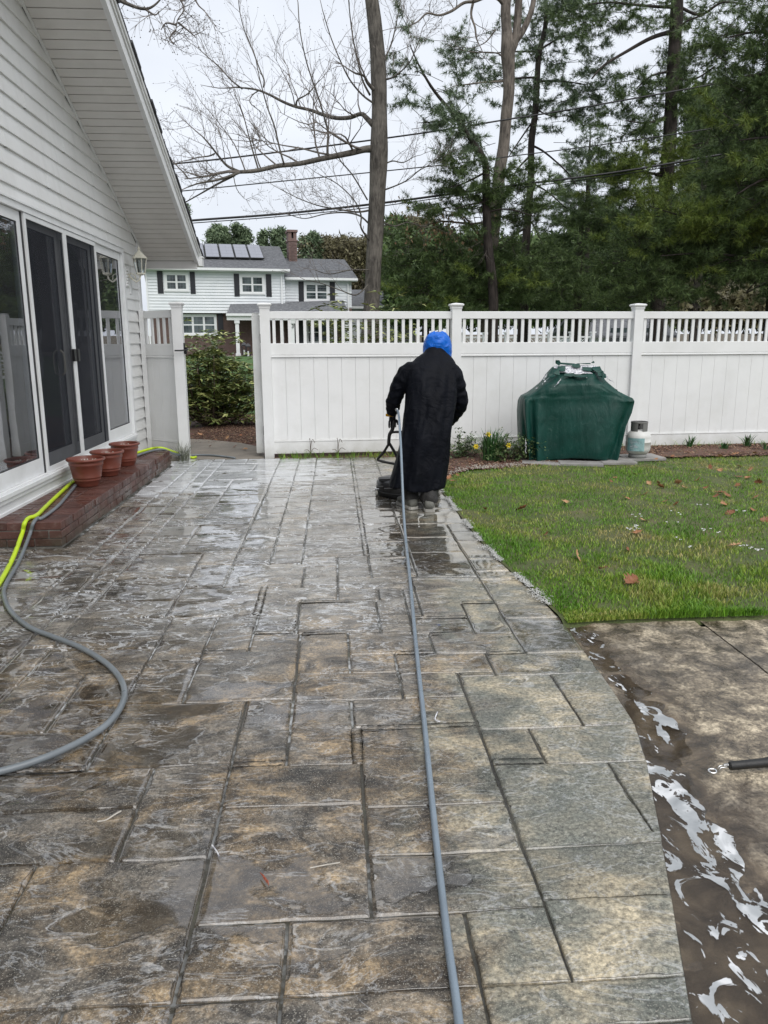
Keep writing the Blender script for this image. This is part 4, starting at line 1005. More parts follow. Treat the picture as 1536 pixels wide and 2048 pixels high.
for a0, a1, w, sd in (((-.31, -.27, .93), (-.20, -.20, 1.04), .022, 1), ((-.34, -.16, 1.07), (-.46, -.24, .965), .018, 2), ((-.38, -.13, 1.09), (-.43, -.2, 1.02), .02, 3), ((-.55, -.26, .91), (-.50, -.26, .945), .014, 4), ((.36, -.1, 1.08), (.46, -.2, .98), .010, 5), ((.12, -.17, 1.06), (.14, -.2, 1.02), .01, 6), ((-.655, -.33, .30), (-.64, -.335, .12), .016, 8)):
    b.add(*strip(a0, a1, w, sd))
b.build('torn_lining', M['fleece'], grill)
b = B(); r_ = random.Random(4)
def flap(x, v, w, h, lift, sd):
    r2 = random.Random(sd); base = patch([(x-w/2, v), (x+w/2, v), (x+w*.6, v-h), (x+w*.1, v-h*1.15), (x-w*.55, v-h*.8)], .012)
    V = [Vector(p)+Vector((r2.gauss(0, .008), -r2.uniform(0, lift), r2.uniform(-.004, lift*.8))) for p in base]; b.add(V, [(0, 1, 2, 3, 4)])
for a in ((-.20, .90, .10, .25, .02, 1), (.0, 1.04, .10, .2, .01, 2), (.14, .86, .13, .2, .015, 3), (.25, .86, .10, .28, .03, 4), (-.235, 1.12, .05, .15, .04, 5), (.22, 1.13, .05, .14, .04, 6), (-.10, .52, .11, .16, .02, 7), (.03, .42, .14, .14, .03, 8), (.30, .60, .07, .3, .03, 9), (-.27, .7, .08, .3, .03, 10), (.10, 1.08, .16, .08, .02, 12), (-.12, 1.07, .18, .08, .02, 13), (.33, .45, .05, .25, .03, 14), (-.33, .5, .06, .25, .03, 15)): flap(*a)
fl = b.build('torn_flap', M['tarp'], grill); m_ = fl.modifiers.new('s', 'SOLIDIFY'); m_.thickness = .004
b = B(); b.box((-.50, -.20, .05), (.52, .20, .12)); b.box((-.5, -.2, .5), (.52, .2, .9))
for x in (-.5, .48):
    for y in (-.2, .16): b.box((x, y, .0), (x+.04, y+.04, .5))
b.lathe([(.001, -.02), (.07, -.02), (.07, .02), (.001, .02)], (-.5, -.2, .075), 16, 1); b.lathe([(.001, -.02), (.07, -.02), (.07, .02), (.001, .02)], (.5, -.2, .075), 16, 1)
b.build('grill_cart', M['cart'], grill)
grill.scale = (.955, 1, 1)
tank = thing('propane_tank', 'white propane tank with a faded teal label right of the covered grill', 'gas tank', (3.85, 9.60, .05))
b = B(); b.lathe([(.001, .045), (.07, .045), (.12, .06), (.148, .10), (.153, .125), (.153, .20), (.1555, .202), (.1555, .208), (.153, .21), (.153, .262), (.149, .285), (.13, .32), (.095, .345), (.05, .357), (.001, .36)], seg=40); b.build('tank_body', simple('chalky_white_paint', (.60, .60, .58), .45, .06, 6, .1, 40, dirt=((.3, .27, .2), .5)), tank, True)
b = B(); b.lathe([(.105, 0), (.11, 0), (.112, .052), (.107, .052)], seg=30); b.build('foot_ring', simple('dull_grey_paint', (.25, .25, .24), .6), tank, True)
M['collar'] = simple('grey_collar_paint', (.16, .16, .155), .5, .1, 10, dirt=((.1, .08, .06), .4))
b = B()
for a0, a1 in ((20, 100), (135, 240), (275, 350)):
    n = 10; vs = []
    for i in range(n+1):
        a = math.radians(a0+(a1-a0)*i/n)
        for (r2, z2) in ((.098, .335), (.103, .335), (.103, .455), (.098, .455)): vs.append((r2*math.cos(a), r2*math.sin(a), z2))
    fs = []
    for i in range(n):
        hole = False
        for k in range(4): fs.append((i*4+k, i*4+(k+1) % 4, i*4+4+(k+1) % 4, i*4+4+k))
    fs += [(0, 1, 2, 3), (n*4+3, n*4+2, n*4+1, n*4)]; b.add(vs, fs)
b.lathe([(.096, .440), (.105, .440), (.106, .456), (.102, .462), (.096, .456)], seg=30); b.build('collar', M['collar'], tank)
b = B(); b.lathe([(.018, .355), (.018, .40), (.013, .40), (.013, .43), (.001, .43)], seg=12); b.tube([(0, 0, .39), (-.06, -.03, .39)], .013, 8); b.lathe([(.001, .43), (.03, .432), (.033, .44), (.03, .45), (.001, .452)], seg=14); b.build('valve', M['cart'], tank, True)
b = B(); vs = []; n = 12
for i in range(n+1):
    a = math.radians(-165+(82)*i/n)
    for z in (.10, .262): vs.append((.1575*math.cos(a), .1575*math.sin(a), z))
b.add(vs, [(2*i, 2*i+2, 2*i+3, 2*i+1) for i in range(n)]); lb = b.build('label', simple('faded_teal_print', (.20, .36, .37), .5, .25, 20, dirt=((.5, .52, .5), .6)), tank, True)
b = B()
for (a0, a1, z0, z1) in ((-150, -118, .222, .228), (-150, -105, .205, .209), (-150, -125, .190, .193), (-150, -112, .150, .158), (-150, -130, .128, .132), (-145, -120, .172, .176)):
    vs = []; n = 6
    for i in range(n+1):
        a = math.radians(a0+(a1-a0)*i/n)
        for z in (z0, z1): vs.append((.1585*math.cos(a), .1585*math.sin(a), z))
    b.add(vs, [(2*i, 2*i+2, 2*i+3, 2*i+1) for i in range(n)])
b.build('label_print', M['fleece'], lb)
M['slab'] = simple('grey_paving_slab', (.26, .25, .24), .7, .15, 9, .4, 90, dirt=((.12, .11, .09), .5))
gb = thing('grill_base', 'loose grey paving slabs laid under the covered grill', 'paving slabs', (3.1, 9.6, .0))
for i, (x, y, w, d, r_, tl) in enumerate(((2.55, 9.42, .46, .34, -.22, .03), (3.02, 9.33, .52, .32, -.16, .0), (3.5, 9.45, .44, .40, -.02, .01), (3.93, 9.70, .50, .42, .06, -.01), (2.7, 9.85, .6, .4, -.1, 0), (3.35, 9.88, .6, .4, -.05, 0))):
    b = B(); b.chbox((-w/2, -d/2, -.04), (w/2, d/2, .0), .006); link('slab', b.mesh('slab', M['slab']), gb, loc=(x-3.1, y-9.6, .045+.003*i), rot=(0, tl, r_))

# ------------------------------------------------------------------ the worker
WY = 7.0
def W(px_, py_, dy=0.0): return Vector(uy(px_, py_, WY+dy))
worker = thing('person', 'worker in long black raincoat and blue hood pushing a surface cleaner', 'person', (.80, WY, 0))
def cloth(name, base, rough, bs, bstr, var=.2):
    t = NT(name); t.put(col=t.ramp(t.noise(6, 5), [(.3, tuple(c*(1-var) for c in base)), (.7, tuple(c*(1+var) for c in base))]), rough=rough, spec=.11 if 'coat' in name or 'glove' in name else .35)
    t.bump(t.math('ADD', t.noise(bs, 5, .55, 1.0), t.math('MULTIPLY', t.noise(260, 2), .03)), bstr, .03); return t.m
M['coat'] = cloth('black_waxed_coat', (.0028, .0036, .0065), .6, 9, .6)
M['hood'] = cloth('shiny_blue_hood', (.001, .12, .56), .28, 16, .6, .15)
M['trouser'] = cloth('dark_grey_trousers', (.026, .025, .024), .7, 14, .6)
M['boot'] = cloth('grey_work_boot', (.13, .13, .115), .6, 30, .3)
M['sole'] = cloth('pale_boot_sole', (.36, .35, .32), .6, 30, .2)
M['glove'] = cloth('black_rubber_glove', (.012, .014, .016), .45, 40, .4)
M['skin'] = cloth('skin', (.35, .20, .14), .5, 60, .1)
M['cuff'] = cloth('yellow_glove_cuff', (.50, .26, .02), .6, 60, .2)
def skinbody(name, chain, mat, parent, lv=2, world=True, root=0):
    """chain: dict of joints -> (pos, radius), edges list; skin modifier surface"""
    joints, edges = chain; names = list(joints); off = Vector((0, 0, 0)); p = parent
    while p is not None: off += p.location; p = p.parent
    me = bpy.data.meshes.new(name); me.from_pydata([tuple(Vector(joints[n_][0])-off) for n_ in names], [(names.index(a), names.index(c)) for a, c in edges], [])
    o = link(name, me, parent); sk = o.modifiers.new('skin', 'SKIN'); sk.use_smooth_shade = True
    for i, n_ in enumerate(names):
        r_ = joints[n_][1]; r_ = (r_, r_) if not hasattr(r_, '__len__') else r_
        me.skin_vertices[0].data[i].radius = r_; me.skin_vertices[0].data[i].use_root = (i == root)
    sb = o.modifiers.new('sub', 'SUBSURF'); sb.levels = lv; sb.render_levels = lv
    bake_mods(o); o.data.materials.clear(); o.data.materials.append(mat)
    for p_ in o.data.polygons: p_.use_smooth = True
    return o
# body: one continuous figure (mostly hidden by the coat): pelvis root, spine leaning forward, head bowed, limbs
hipz = .86
J = {'pelvis': (W(853, 880, .04), (.075, .07)), 'waist': (W(858, 830, .10), .07), 'chest': (W(865, 775, .20), .075), 'neck0': (W(872, 730, .29), .05), 'neck': (W(875, 712, .33), .045),
     'skull': (W(878, 692, .37), .065), 'face': (W(879, 690, .42), .055), 'shL': (W(836, 757, .23), .035), 'elL': (W(791, 797, .28), .026), 'wrL': (W(784, 826, .38), .026),
     'shR': (W(890, 757, .21), .035), 'elR': (W(920, 803, .23), .026), 'wrR': (W(900, 845, .37), .026),
     'hpL': ((.76, WY+.05, .76), .065), 'knL': ((.70, WY+.08, .46), .05), 'anL': ((.69, WY+.02, .10), .035), 'toL': ((.665, WY+.14, .045), .03),
     'hpR': ((.90, WY+.03, .76), .065), 'knR': ((.885, WY+.0, .46), .05), 'anR': ((.845, WY-.09, .10), .035), 'toR': ((.85, WY+.02, .045), .03)}
ED = [('pelvis', 'waist'), ('waist', 'chest'), ('chest', 'neck0'), ('neck0', 'neck'), ('neck', 'skull'), ('skull', 'face'), ('chest', 'shL'), ('shL', 'elL'), ('elL', 'wrL'), ('chest', 'shR'), ('shR', 'elR'), ('elR', 'wrR'),
      ('pelvis', 'hpL'), ('hpL', 'knL'), ('knL', 'anL'), ('anL', 'toL'), ('pelvis', 'hpR'), ('hpR', 'knR'), ('knR', 'anR'), ('anR', 'toR')]
skinbody('body', (J, ED), M['skin'], worker)
# face features on the bowed head (turned away from the photograph)
b = B(); b.lathe([(.001, 0), (.012, .004), (.010, .03), (.001, .04)], tuple(W(879, 692, .46)), 8, 1); b.build('nose', M['skin'], worker, True, world=True)
# trousers
def loft_path(pts, seg=20, wr=.006, sd=0, fr=14):
    """pts: (pos, rx, ry) vertical-ish; wrinkled rings"""
    rings = []; n = len(pts); P = spline([p[0] for p in pts], 5); rr_x = spline([(p[1], p[2], 0) for p in pts], 5)
    for i, (p, r_) in enumerate(zip(P, rr_x)):
        T = (P[min(i+1, len(P)-1)]-P[max(0, i-1)]).normalized(); a = T.cross(Vector((0, 1, 0))).normalized(); c = T.cross(a).normalized(); ring = []
        for k in range(seg):
            t_ = 2*math.pi*k/seg; d = a*math.cos(t_)*r_.x+c*math.sin(t_)*r_.y; w = 1+wr/max(r_.x, .02)*(fbm(p.z*fr+p.x*4, math.cos(t_)*1.2+sd, math.sin(t_)*1.2+sd, 3))
            ring.append(tuple(p+d*w))
        rings.append(ring)
    return rings
b = B()
b.rings(loft_path([((.755, WY+.05, .72), .085, .08), ((.72, WY+.07, .55), .082, .08), ((.70, WY+.08, .36), .082, .085), ((.695, WY+.03, .20), .072, .078), ((.69, WY+.0, .13), .075, .08), ((.69, WY-.01, .085), .074, .082)], 22, .02, 1))
b.rings(loft_path([((.90, WY+.05, .72), .085, .08), ((.90, WY+.02, .55), .084, .08), ((.885, WY+.0, .36), .082, .08), ((.865, WY-.06, .20), .076, .08), ((.85, WY-.105, .12), .080, .085), ((.847, WY-.115, .075), .078, .085)], 22, .02, 5))
b.build('trousers', M['trouser'], worker, True, world=True)
def boot(x, y, rz, name='boot'):
    b = B(); sc = [(-.14, .030, .05), (-.12, .043, .085), (-.06, .047, .10), (0, .045, .098), (.05, .046, .075), (.11, .048, .062), (.155, .04, .05), (.175, .02, .035)]
    R2 = []
    for (yy, hw, h) in sc:
        ring = []
        for k in range(14):
            a = 2*math.pi*k/14; ring.append((hw*math.copysign(abs(math.cos(a))**.7, math.cos(a)), yy, .022+h/2+h/2*math.copysign(abs(math.sin(a))**.7, math.sin(a))))
        R2.append(ring)
    o = thing(name, None, None); bpy.data.objects.remove(o)
    b.rings(R2); up_ = b.mesh(name, M['boot'], True); bo = link(name, up_, worker, loc=(x-.80, y-WY, .004), rot=(0, 0, rz))
    b = B(); R2 = []
    for (yy, hw, h) in sc:
        hw += .006; R2.append([(-hw, yy*1.03, 0), (hw, yy*1.03, 0), (hw, yy*1.03, .026), (-hw, yy*1.03, .026)])
    b.rings(R2); link('boot_sole', b.mesh('boot_sole', M['sole']), bo)
boot(.665, WY+.04, .35); boot(.85, WY-.07, -.08)
# coat: torso and skirt loft joined with sleeves, remeshed into one cloth
rows = [(689, 864, 878, .305, .03), (694, 857, 885, .305, .06), (700, 851, 889, .305, .08), (705, 848, 893, .30, .09), (714, 834, 903, .28, .105), (724, 824, 910, .25, .12), (738, 815, 913, .22, .14), (755, 812, 914, .19, .155), (780, 811, 914, .15, .165), (820, 810, 910, .10, .165), (860, 805, 904, .06, .17), (900, 797, 899, .04, .18), (940, 787, 893, .03, .195), (960, 781, 890, .03, .20), (974, 777, 888, .03, .205)]
b = B(); R2 = []
rr_ = []
for i in range(len(rows)-1):
    for q in range(4):
        t_ = q/4; rr_.append([rows[i][k]*(1-t_)+rows[i+1][k]*t_ for k in range(5)])
rr_.append(list(rows[-1]))
for (py_, xl, xr, dy, ry) in rr_:
    A, C2 = W(xl, py_, dy), W(xr, py_, dy); c = (A+C2)/2; rx = (C2.x-A.x)/2; ring = []; sk = sst(py_, 800, 960)
    for k in range(72):
        a = 2*math.pi*k/72; e = .82; x = math.copysign(abs(math.cos(a))**e, math.cos(a)); y = math.copysign(abs(math.sin(a))**e, math.sin(a))
        crs = .2*fbm(math.cos(a)*2.2+2, py_*.010+math.cos(a)*.9, math.sin(a)*2.2, 4)*sst(py_, 712, 760); crs += .05*math.exp(-((math.cos(a)*60-(py_-790)*.42+8)/5)**2)*sst(py_, 745, 775)*sst(870-py_, 0, 40)-.05*math.exp(-((math.cos(a)*60+(py_-800)*.38-20)/5)**2)*sst(py_, 760, 790)*sst(900-py_, 0, 40)
        f = 1+crs+sk*.06*math.sin(a*7+2*nz3(py_*.01, a, 1)+.8)+.022*fbm(math.cos(a)*3+1, py_*.028, math.sin(a)*3)
        # raised crease down the back (centre vent)
        f2 = 1+(-.02*math.exp(-((a-4.72)/.05)**2) if py_ > 800 else 0)
        zz = c.z+(.012*math.sin(a*2+1)+.010*math.sin(a*5) if py_ > 965 else 0)
        ring.append((c.x+rx*x*(1+.3*(f-1)), c.y+ry*y*f*f2, zz))
    R2.append(ring)
b.rings(R2)
def sleeve(pts, sd, wr=.028, fr=22):
    P = spline([p[0] for p in pts], 9); Rr = spline([(p[1], 0, 0) for p in pts], 9); rings = []
    for i, (p, r_) in enumerate(zip(P, Rr)):
        T = (P[min(i+1, len(P)-1)]-P[max(0, i-1)]).normalized(); a = T.cross(Vector((0, 1, 0))).normalized(); c = T.cross(a).normalized(); ring = []
        for k in range(24):
            t_ = 2*math.pi*k/24; d = a*math.cos(t_)+c*math.sin(t_)
            w = 1+.055*math.sin(i*1.35+math.sin(t_+sd)*1.6)*sst(i, 8, 16)+.16*fbm(i*.30, math.cos(t_)*1.3+sd, math.sin(t_)*1.3, 3); ring.append(tuple(p+d*r_.x*w))
        rings.append(ring)
    return rings
b.rings(sleeve([(W(842, 742, .21), .088), (W(820, 744, .23), .088), (W(799, 770, .25), .080), (W(789, 798, .28), .070), (W(786, 812, .33), .066), (W(783, 826, .38), .052)], 1))
b.rings(sleeve([(W(888, 742, .20), .088), (W(906, 750, .20), .088), (W(917, 782, .21), .076), (W(922, 806, .23), .068), (W(912, 826, .30), .060), (W(897, 846, .37), .052)], 4))
coat = b.build('coat', M['coat'], worker, True, world=True)
m_ = coat.modifiers.new('r', 'REMESH'); m_.mode = 'VOXEL'; m_.voxel_size = .0105; m_.use_smooth_shade = True
m_ = coat.modifiers.new('s', 'SMOOTH'); m_.iterations = 3; m_.factor = .5
bake_mods(coat)
if not coat.data.materials: coat.data.materials.append(M['coat'])
# hood: bowed forward, blue shiny
b = B(); R2 = []
c0 = W(880, 690, .36)
prof = [(664, 868, 884, .02), (667, 859, 892, .06), (673, 852, 898, .095), (682, 848.5, 901.5, .115), (692, 846, 903, .125), (702, 846, 904, .125), (712, 847, 904, .115), (722, 850, 904, .10)]
rr_ = []
for i in range(len(prof)-1):
    for q in range(3): t_ = q/3; rr_.append([prof[i][k]*(1-t_)+prof[i+1][k]*t_ for k in range(4)])
rr_.append(list(prof[-1]))
for (py_, xl, xr, ry) in rr_:
    A, C2 = W(xl, py_, .36), W(xr, py_, .36); c = (A+C2)/2; rx = (C2.x-A.x)/2; dy = -.02+.05*(py_-664)/58
    R2.append([(c.x+rx*math.cos(2*math.pi*k/40)*(1+.05*fbm(k*.3, py_*.09, 2)), c.y+dy+ry*math.sin(2*math.pi*k/40)*(1+.10*fbm(k*.45, py_*.12, 5)), c.z+.012*fbm(k*.3, py_*.1, 9)) for k in range(40)])
b.rings(R2); b.build('hood', M['hood'], worker, True, world=True)
# gloved hand closed round the grip: palm plus five bent fingers
gpos = W(785, 843, .42)
def hand(c, parent, mirror=1):
    J = {'w': (c+Vector((0, 0, .075)), .030), 'p0': (c+Vector((0, .005, .035)), (.036, .024)), 'p1': (c+Vector((0, .012, -.01)), (.040, .022))}; E_ = [('w', 'p0'), ('p0', 'p1')]
    o = skinbody('glove', (J, E_), M['glove'], parent, 2)
    for i, (dx, l, r_) in enumerate(((-.030, .9, .0095), (-.010, 1.0, .010), (.010, .95, .0098), (.029, .78, .0085))):
        b_ = c+Vector((dx, .012, -.012)); J = {'a': (b_+Vector((0, 0, .02)), r_), 'b': (b_+Vector((0, .022*l, -.018*l)), r_*1.05), 'c': (b_+Vector((0, .020*l, -.046*l)), r_), 'd': (b_+Vector((0, -.004*l, -.055*l)), r_*.85)}
        f = skinbody('finger', (J, [('a', 'b'), ('b', 'c'), ('c', 'd')]), M['glove'], parent, 1)
        f.parent = o; f.location = (0, 0, 0)
    J = {'a': (c+Vector((.03*mirror, -.005, .02)), .012), 'b': (c+Vector((.052*mirror, -.02, -.005)), .011), 'c': (c+Vector((.048*mirror, -.03, -.032)), .009)}
    f = skinbody('thumb', (J, [('a', 'b'), ('b', 'c')]), M['glove'], parent, 1); f.parent = o; f.location = (0, 0, 0)
    return o
hand(gpos, worker, 1); hand(W(890, 862, .42), worker, -1)
b = B(); q = W(780, 830, .395); b.lathe([(.036, -.012), (.041, -.010), (.042, .010), (.036, .012)], tuple(q), 20); b.build('glove_cuff', M['cuff'], worker, True, world=True)

# ------------------------------------------------------------------ surface cleaner
mc = thing('surface_cleaner', 'black round surface cleaner on small casters with a bent tubular handle', 'surface cleaner', (.80, 7.72, 0))
MCX, MCY = .73, 7.72
b = B(); b.lathe([(.20, .035), (.318, .035), (.322, .05), (.318, .125), (.300, .150), (.22, .168), (.10, .178), (.06, .20), (.045, .235), (.001, .24)], (MCX, MCY, 0), 48); b.build('housing', M['black_plastic'], mc, True, world=True)
b = B(); b.lathe([(.312, .028), (.330, .028), (.334, .046), (.325, .052)], (MCX, MCY, 0), 48); b.lathe([(.300, .004), (.318, .004), (.318, .036), (.300, .036)], (MCX, MCY, 0), 48); b.build('brush_skirt', M['black_rubber'], mc, True, world=True)
for a in (200, 268, 330, 90):
    ax, ay = MCX+.345*math.cos(math.radians(a)), MCY+.345*math.sin(math.radians(a)); b = B(); b.box((ax-.02, ay-.02, .075), (ax+.02, ay+.02, .085)); b.tube([(ax, ay, .03), (ax, ay, .11)], .006, 6); o = b.build('caster', M['chrome'], mc, world=True)
    b = B(); b.lathe([(.001, -.011), (.026, -.011), (.03, 0), (.026, .011), (.001, .011)], (ax, ay, .032), 18, 0); b.build('wheel', M['sole'], o, world=True)
b = B(); b.tube([(MCX-.33, MCY-.17, .10), (MCX+.30, MCY-.17, .10)], .013, 8); b.tube([(MCX-.26, MCY-.28, .10), (MCX+.30, MCY-.28, .10)], .011, 8)
b.box((MCX-.30, MCY-.14, .15), (MCX-.12, MCY-.02, .176)); b.build('frame_bar', M['cart'], mc, world=True)
def Wm(px_, py_, y): return tuple(uy(px_, py_, y))
b = B(); b.tube(spline([Wm(788, 838, 7.42), Wm(786, 856, 7.43), Wm(779, 870, 7.44), Wm(777.5, 888, 7.45)], 5), .017, 10)
b.tube(spline([Wm(777.5, 888, 7.45), Wm(767, 905, 7.5), Wm(756, 918, 7.53), Wm(762, 922, 7.52), Wm(785, 927, 7.5), Wm(810, 930, 7.5)], 6), .013, 10)
b.tube(spline([Wm(778, 886, 7.45), Wm(785, 897, 7.47), Wm(794, 915, 7.5), Wm(800, 945, 7.6), (MCX-.02, MCY-.05, .2)], 6), .014, 10)
b.tube(spline([Wm(779, 866, 7.44), Wm(790, 864, 7.42), Wm(806, 864, 7.4)], 4), .012, 8); b.build('handle', M['black_rubber'], mc, True, world=True)
# trigger gun in the hand and the pressure hose that runs back past the camera
b = B(); b.tube([Wm(787, 838, 7.41), Wm(790, 826, 7.36), Wm(792, 818, 7.30)], [.018, .02, .016], 8); b.tube([Wm(788, 842, 7.42), Wm(796, 846, 7.40), Wm(799, 838, 7.38)], .008, 6); b.build('trigger_gun', M['black_plastic'], mc, True, world=True)
ph = [Wm(791, 818, 7.28), Wm(794, 819, 7.20), Wm(797, 828, 7.05), Wm(799, 850, 6.8), Wm(801.5, 890, 6.55), Wm(804, 950, 6.32), Wm(807, 1020, 6.1), Wm(811, 1075, 5.75), tuple(un(816, 1122, .013)), tuple(un(822, 1180, .013)), tuple(un(829, 1260, .013)), tuple(un(838, 1350, .013)), tuple(un(847, 1430, .013)), tuple(un(856, 1520, .013)), tuple(un(868, 1640, .013)), tuple(un(881, 1760, .013)), tuple(un(898, 1900, .013)), tuple(un(918, 2048, .013)), (.22, 1.0, .013), (.15, .2, .013), (.0, -.5, .013)]
b = B(); b.tube(spline(ph, 6), .0108, 12); tag(b.build('pressure_hose', M['hose_b'], None, True), 'blue grey pressure hose running straight from the worker to the foreground', 'hose')
b = B(); b.tube([Wm(791, 818, 7.28), Wm(795, 820, 7.17)], .015, 10); b.build('hose_fitting', M['chrome'], bpy.data.objects['pressure_hose'], True)

# ------------------------------------------------------------------ black grip with eyelet on the concrete
g0, g1 = un(1458, 1532, .02), un(1600, 1519, .03)
wand = thing('spray_wand', 'black rubber grip with a steel eyelet lying on the wet concrete', 'tool grip', tuple(un(1458, 1532, 0)))
b = B(); d = Vector(g1)-Vector(g0); P0 = Vector(g0)
b.tube([P0, P0+d*.01, P0+d*.02, P0+d*.5, P0+d*.52, P0+d*.9, P0+d*1.6, P0+d*2.4], [.010, .0145, .0155, .0165, .0185, .0185, .018, .018], 14); b.build('grip', M['black_rubber'], wand, True, world=True)
e0 = Vector(un(1425, 1542, .008)); side_ = Vector((d.y, -d.x, 0)).normalized()*.006
b = B()
for s_ in (-1, 1): b.tube([P0+d*.02+side_*s_, P0+side_*s_*.9-d*.12, e0+(P0-e0)*.35+side_*s_*.8], .0022, 6)
V = [e0+Vector((.014*math.cos(a), .011*math.sin(a), .002*math.sin(a))) for a in [2*math.pi*k/20 for k in range(21)]]; b.tube(V, .0035, 6, False); b.build('eyelet', M['chrome'], wand, True, world=True)
b = B()
for k in range(4): b.tube([P0-d*(.02+.018*k)+side_*1.2+Vector((0, 0, .004)), P0-d*(.02+.018*k)+Vector((0, 0, .011)), P0-d*(.02+.018*k)-side_*1.2+Vector((0, 0, .004))], .0016, 5)
b.build('wire_wrap', M['chrome'], wand, True, world=True)

# ------------------------------------------------------------------ fallen oak leaves
t = NT('dry_oak_leaf'); r = t.rnd(); c = t.ramp(t.math('ADD', t.math('MULTIPLY', r, .6), t.math('MULTIPLY', t.noise(40, 5), .4)), [(.25, (.20, .075, .030)), (.5, (.32, .145, .06)), (.75, (.42, .24, .12))]); t.put(col=c, rough=.55); t.bump(t.noise(120, 3), .4, .003); M['leaf'] = t.m
def leaf_mesh(seed):
    r_ = random.Random(seed); prof = [(0, .05), (.10, .10), (.18, .34), (.27, .16), (.38, .46), (.48, .20), (.60, .42), (.70, .17), (.82, .24), (.92, .10), (1, .015)]; V = []; cu, tw, bd = r_.uniform(.5, 1.5), r_.uniform(-.8, .8), r_.uniform(.3, .9)
    for (u, w) in prof:
        w *= r_.uniform(.8, 1.15)
        for s_ in (-1, -.5, 0, .5, 1):
            x, y = (u-.5), w*s_; sw = (.04*u if abs(s_) == 1 else 0)
            z = cu*.55*(y*y)+bd*.5*(u-.5)**2+tw*x*y*.9+.02*r_.gauss(0, 1); V.append((x+sw, y, z))
    n = 5; F = []
    for i in range(len(prof)-1):
        for k in range(4): F.append((i*n+k, i*n+k+1, (i+1)*n+k+1, (i+1)*n+k))
    b = B(); b.add(V, F); b.tube([(-.5, 0, .12*bd), (-.75, .02, .1)], .012, 4); return b.mesh('fallen_leaf', M['leaf'])
LM = [leaf_mesh(s_) for s_ in range(7)]
def leaf_at(px_, py_, L_, label, i, grp='dry oak leaves scattered on the lawn', z=.045, tilt=.5):
    q = un(px_, py_, z); o = link('fallen_leaf', LM[i % 7], None, loc=tuple(q), rot=(random.gauss(0, tilt), random.gauss(0, tilt*.7), random.uniform(0, 6.28)), scale=(L_, L_, L_)); tag(o, label, 'leaf', grp); return o
leaf_at(1262, 1160, .125, 'broad orange brown oak leaf nearest the concrete pad', 0)
leaf_at(1155, 1112, .12, 'long curled brown leaf standing up in the lush grass', 1, tilt=.9)
leaf_at(1205, 1136, .07, 'small folded leaf between the two biggest leaves on the lawn', 2)
leaf_at(1043, 1016, .11, 'orange leaf lying alone nearest the patio edge suds', 3)
leaf_at(1130, 1003, .09, 'dark curled leaf in mid lawn right of the lone orange leaf', 4)
leaf_at(1275, 1065, .10, 'brown leaf beside the white violets in mid lawn', 5)
for (a, c, L_) in ((1092, 1068, .06), (970, 1017, .05), (1288, 1040, .07), (1470, 1090, .08), (1447, 1008, .09), (1532, 1040, .09), (1252, 995, .08), (1290, 988, .09), (1298, 966, .07), (1316, 965, .06), (1270, 949, .08), (1322, 973, .09), (1356, 964, .08), (1368, 974, .07), (1396, 959, .09), (1440, 985, .10), (1455, 990, .08), (1432, 992, .07), (1476, 953, .09), (1495, 955, .10), (1518, 964, .09), (1475, 970, .08), (1510, 995, .08), (1352, 1008, .07), (1330, 1002, .06), (1222, 962, .05), (1230, 955, .05), (1420, 935, .08), (1440, 940, .08), (1385, 940, .07), (1478, 932, .08), (1500, 940, .09), (1460, 1025, .08), (1412, 975, .08), (1505, 1020, .07), (1255, 1098, .05)):
    leaf_at(a, c, L_*1.05, 'small dry oak leaf lying on the farther part of the lawn', int(a*7+c) , z=.035)
for (a, c, L_) in ((938, 937, .07), (905, 962, .09), (898, 955, .08), (940, 925, .06), (915, 950, .07)):
    leaf_at(a, c, L_, 'crumpled dry leaf on the mulch bed just right of the worker', int(a+c), 'dry leaves on the mulch bed', .05)
for (a, c, L_) in ((1470, 908, .09), (1510, 906, .09), (1375, 905, .09), (1312, 918, .07), (1345, 912, .07), (1440, 912, .08)):
    leaf_at(a, c, L_, 'crumpled dry leaf on the dark bed by the fence right of the tank', int(a+c), 'dry leaves on the bed by the fence', .06)
for (a, c, L_) in ((470, 893, .07), (430, 880, .08), (455, 875, .08), (490, 898, .08), (482, 870, .07), (400, 868, .09), (420, 892, .06)):
    leaf_at(a, c, L_, 'brown leaf lying beyond the open gate', int(a+c), 'leaves beyond the gate', .02)
# lone bits on the stones
b = B()
for k in range(3): p = Vector(un(520+k*4, 1745+k*5, .008)); b.tube([p, p+Vector((.012, -.02, .003)), p+Vector((.016, -.035, .001))], [.001, .003, .001], 5)
tag(b.build('seed_husk', simple('rust_red_husk', (.25, .06, .03), .6)), 'small rust red husk on a big stone in the left foreground', 'husk')
def twig(pts, r_, label, mat='fleece'):
    b = B(); b.tube(spline([tuple(un(a, c, .009)) for a, c in pts], 4), r_, 5); tag(b.build('twig', M[mat]), label, 'twig')
twig([(424, 1690), (433, 1702), (438, 1712)], .002, 'pale bent twig by a joint left of the foreground centre')
twig([(875, 1424), (870, 1437), (874, 1442), (880, 1443)], .0028, 'curled white fibre just right of the pressure hose')
twig([(195, 1643), (212, 1640), (228, 1630), (242, 1622)], .0025, 'straw stem lying on the dark stones at left', 'pebble')
twig([(620, 1736), (650, 1730), (680, 1725)], .002, 'thin straw on the large stone left of the hose', 'pebble')

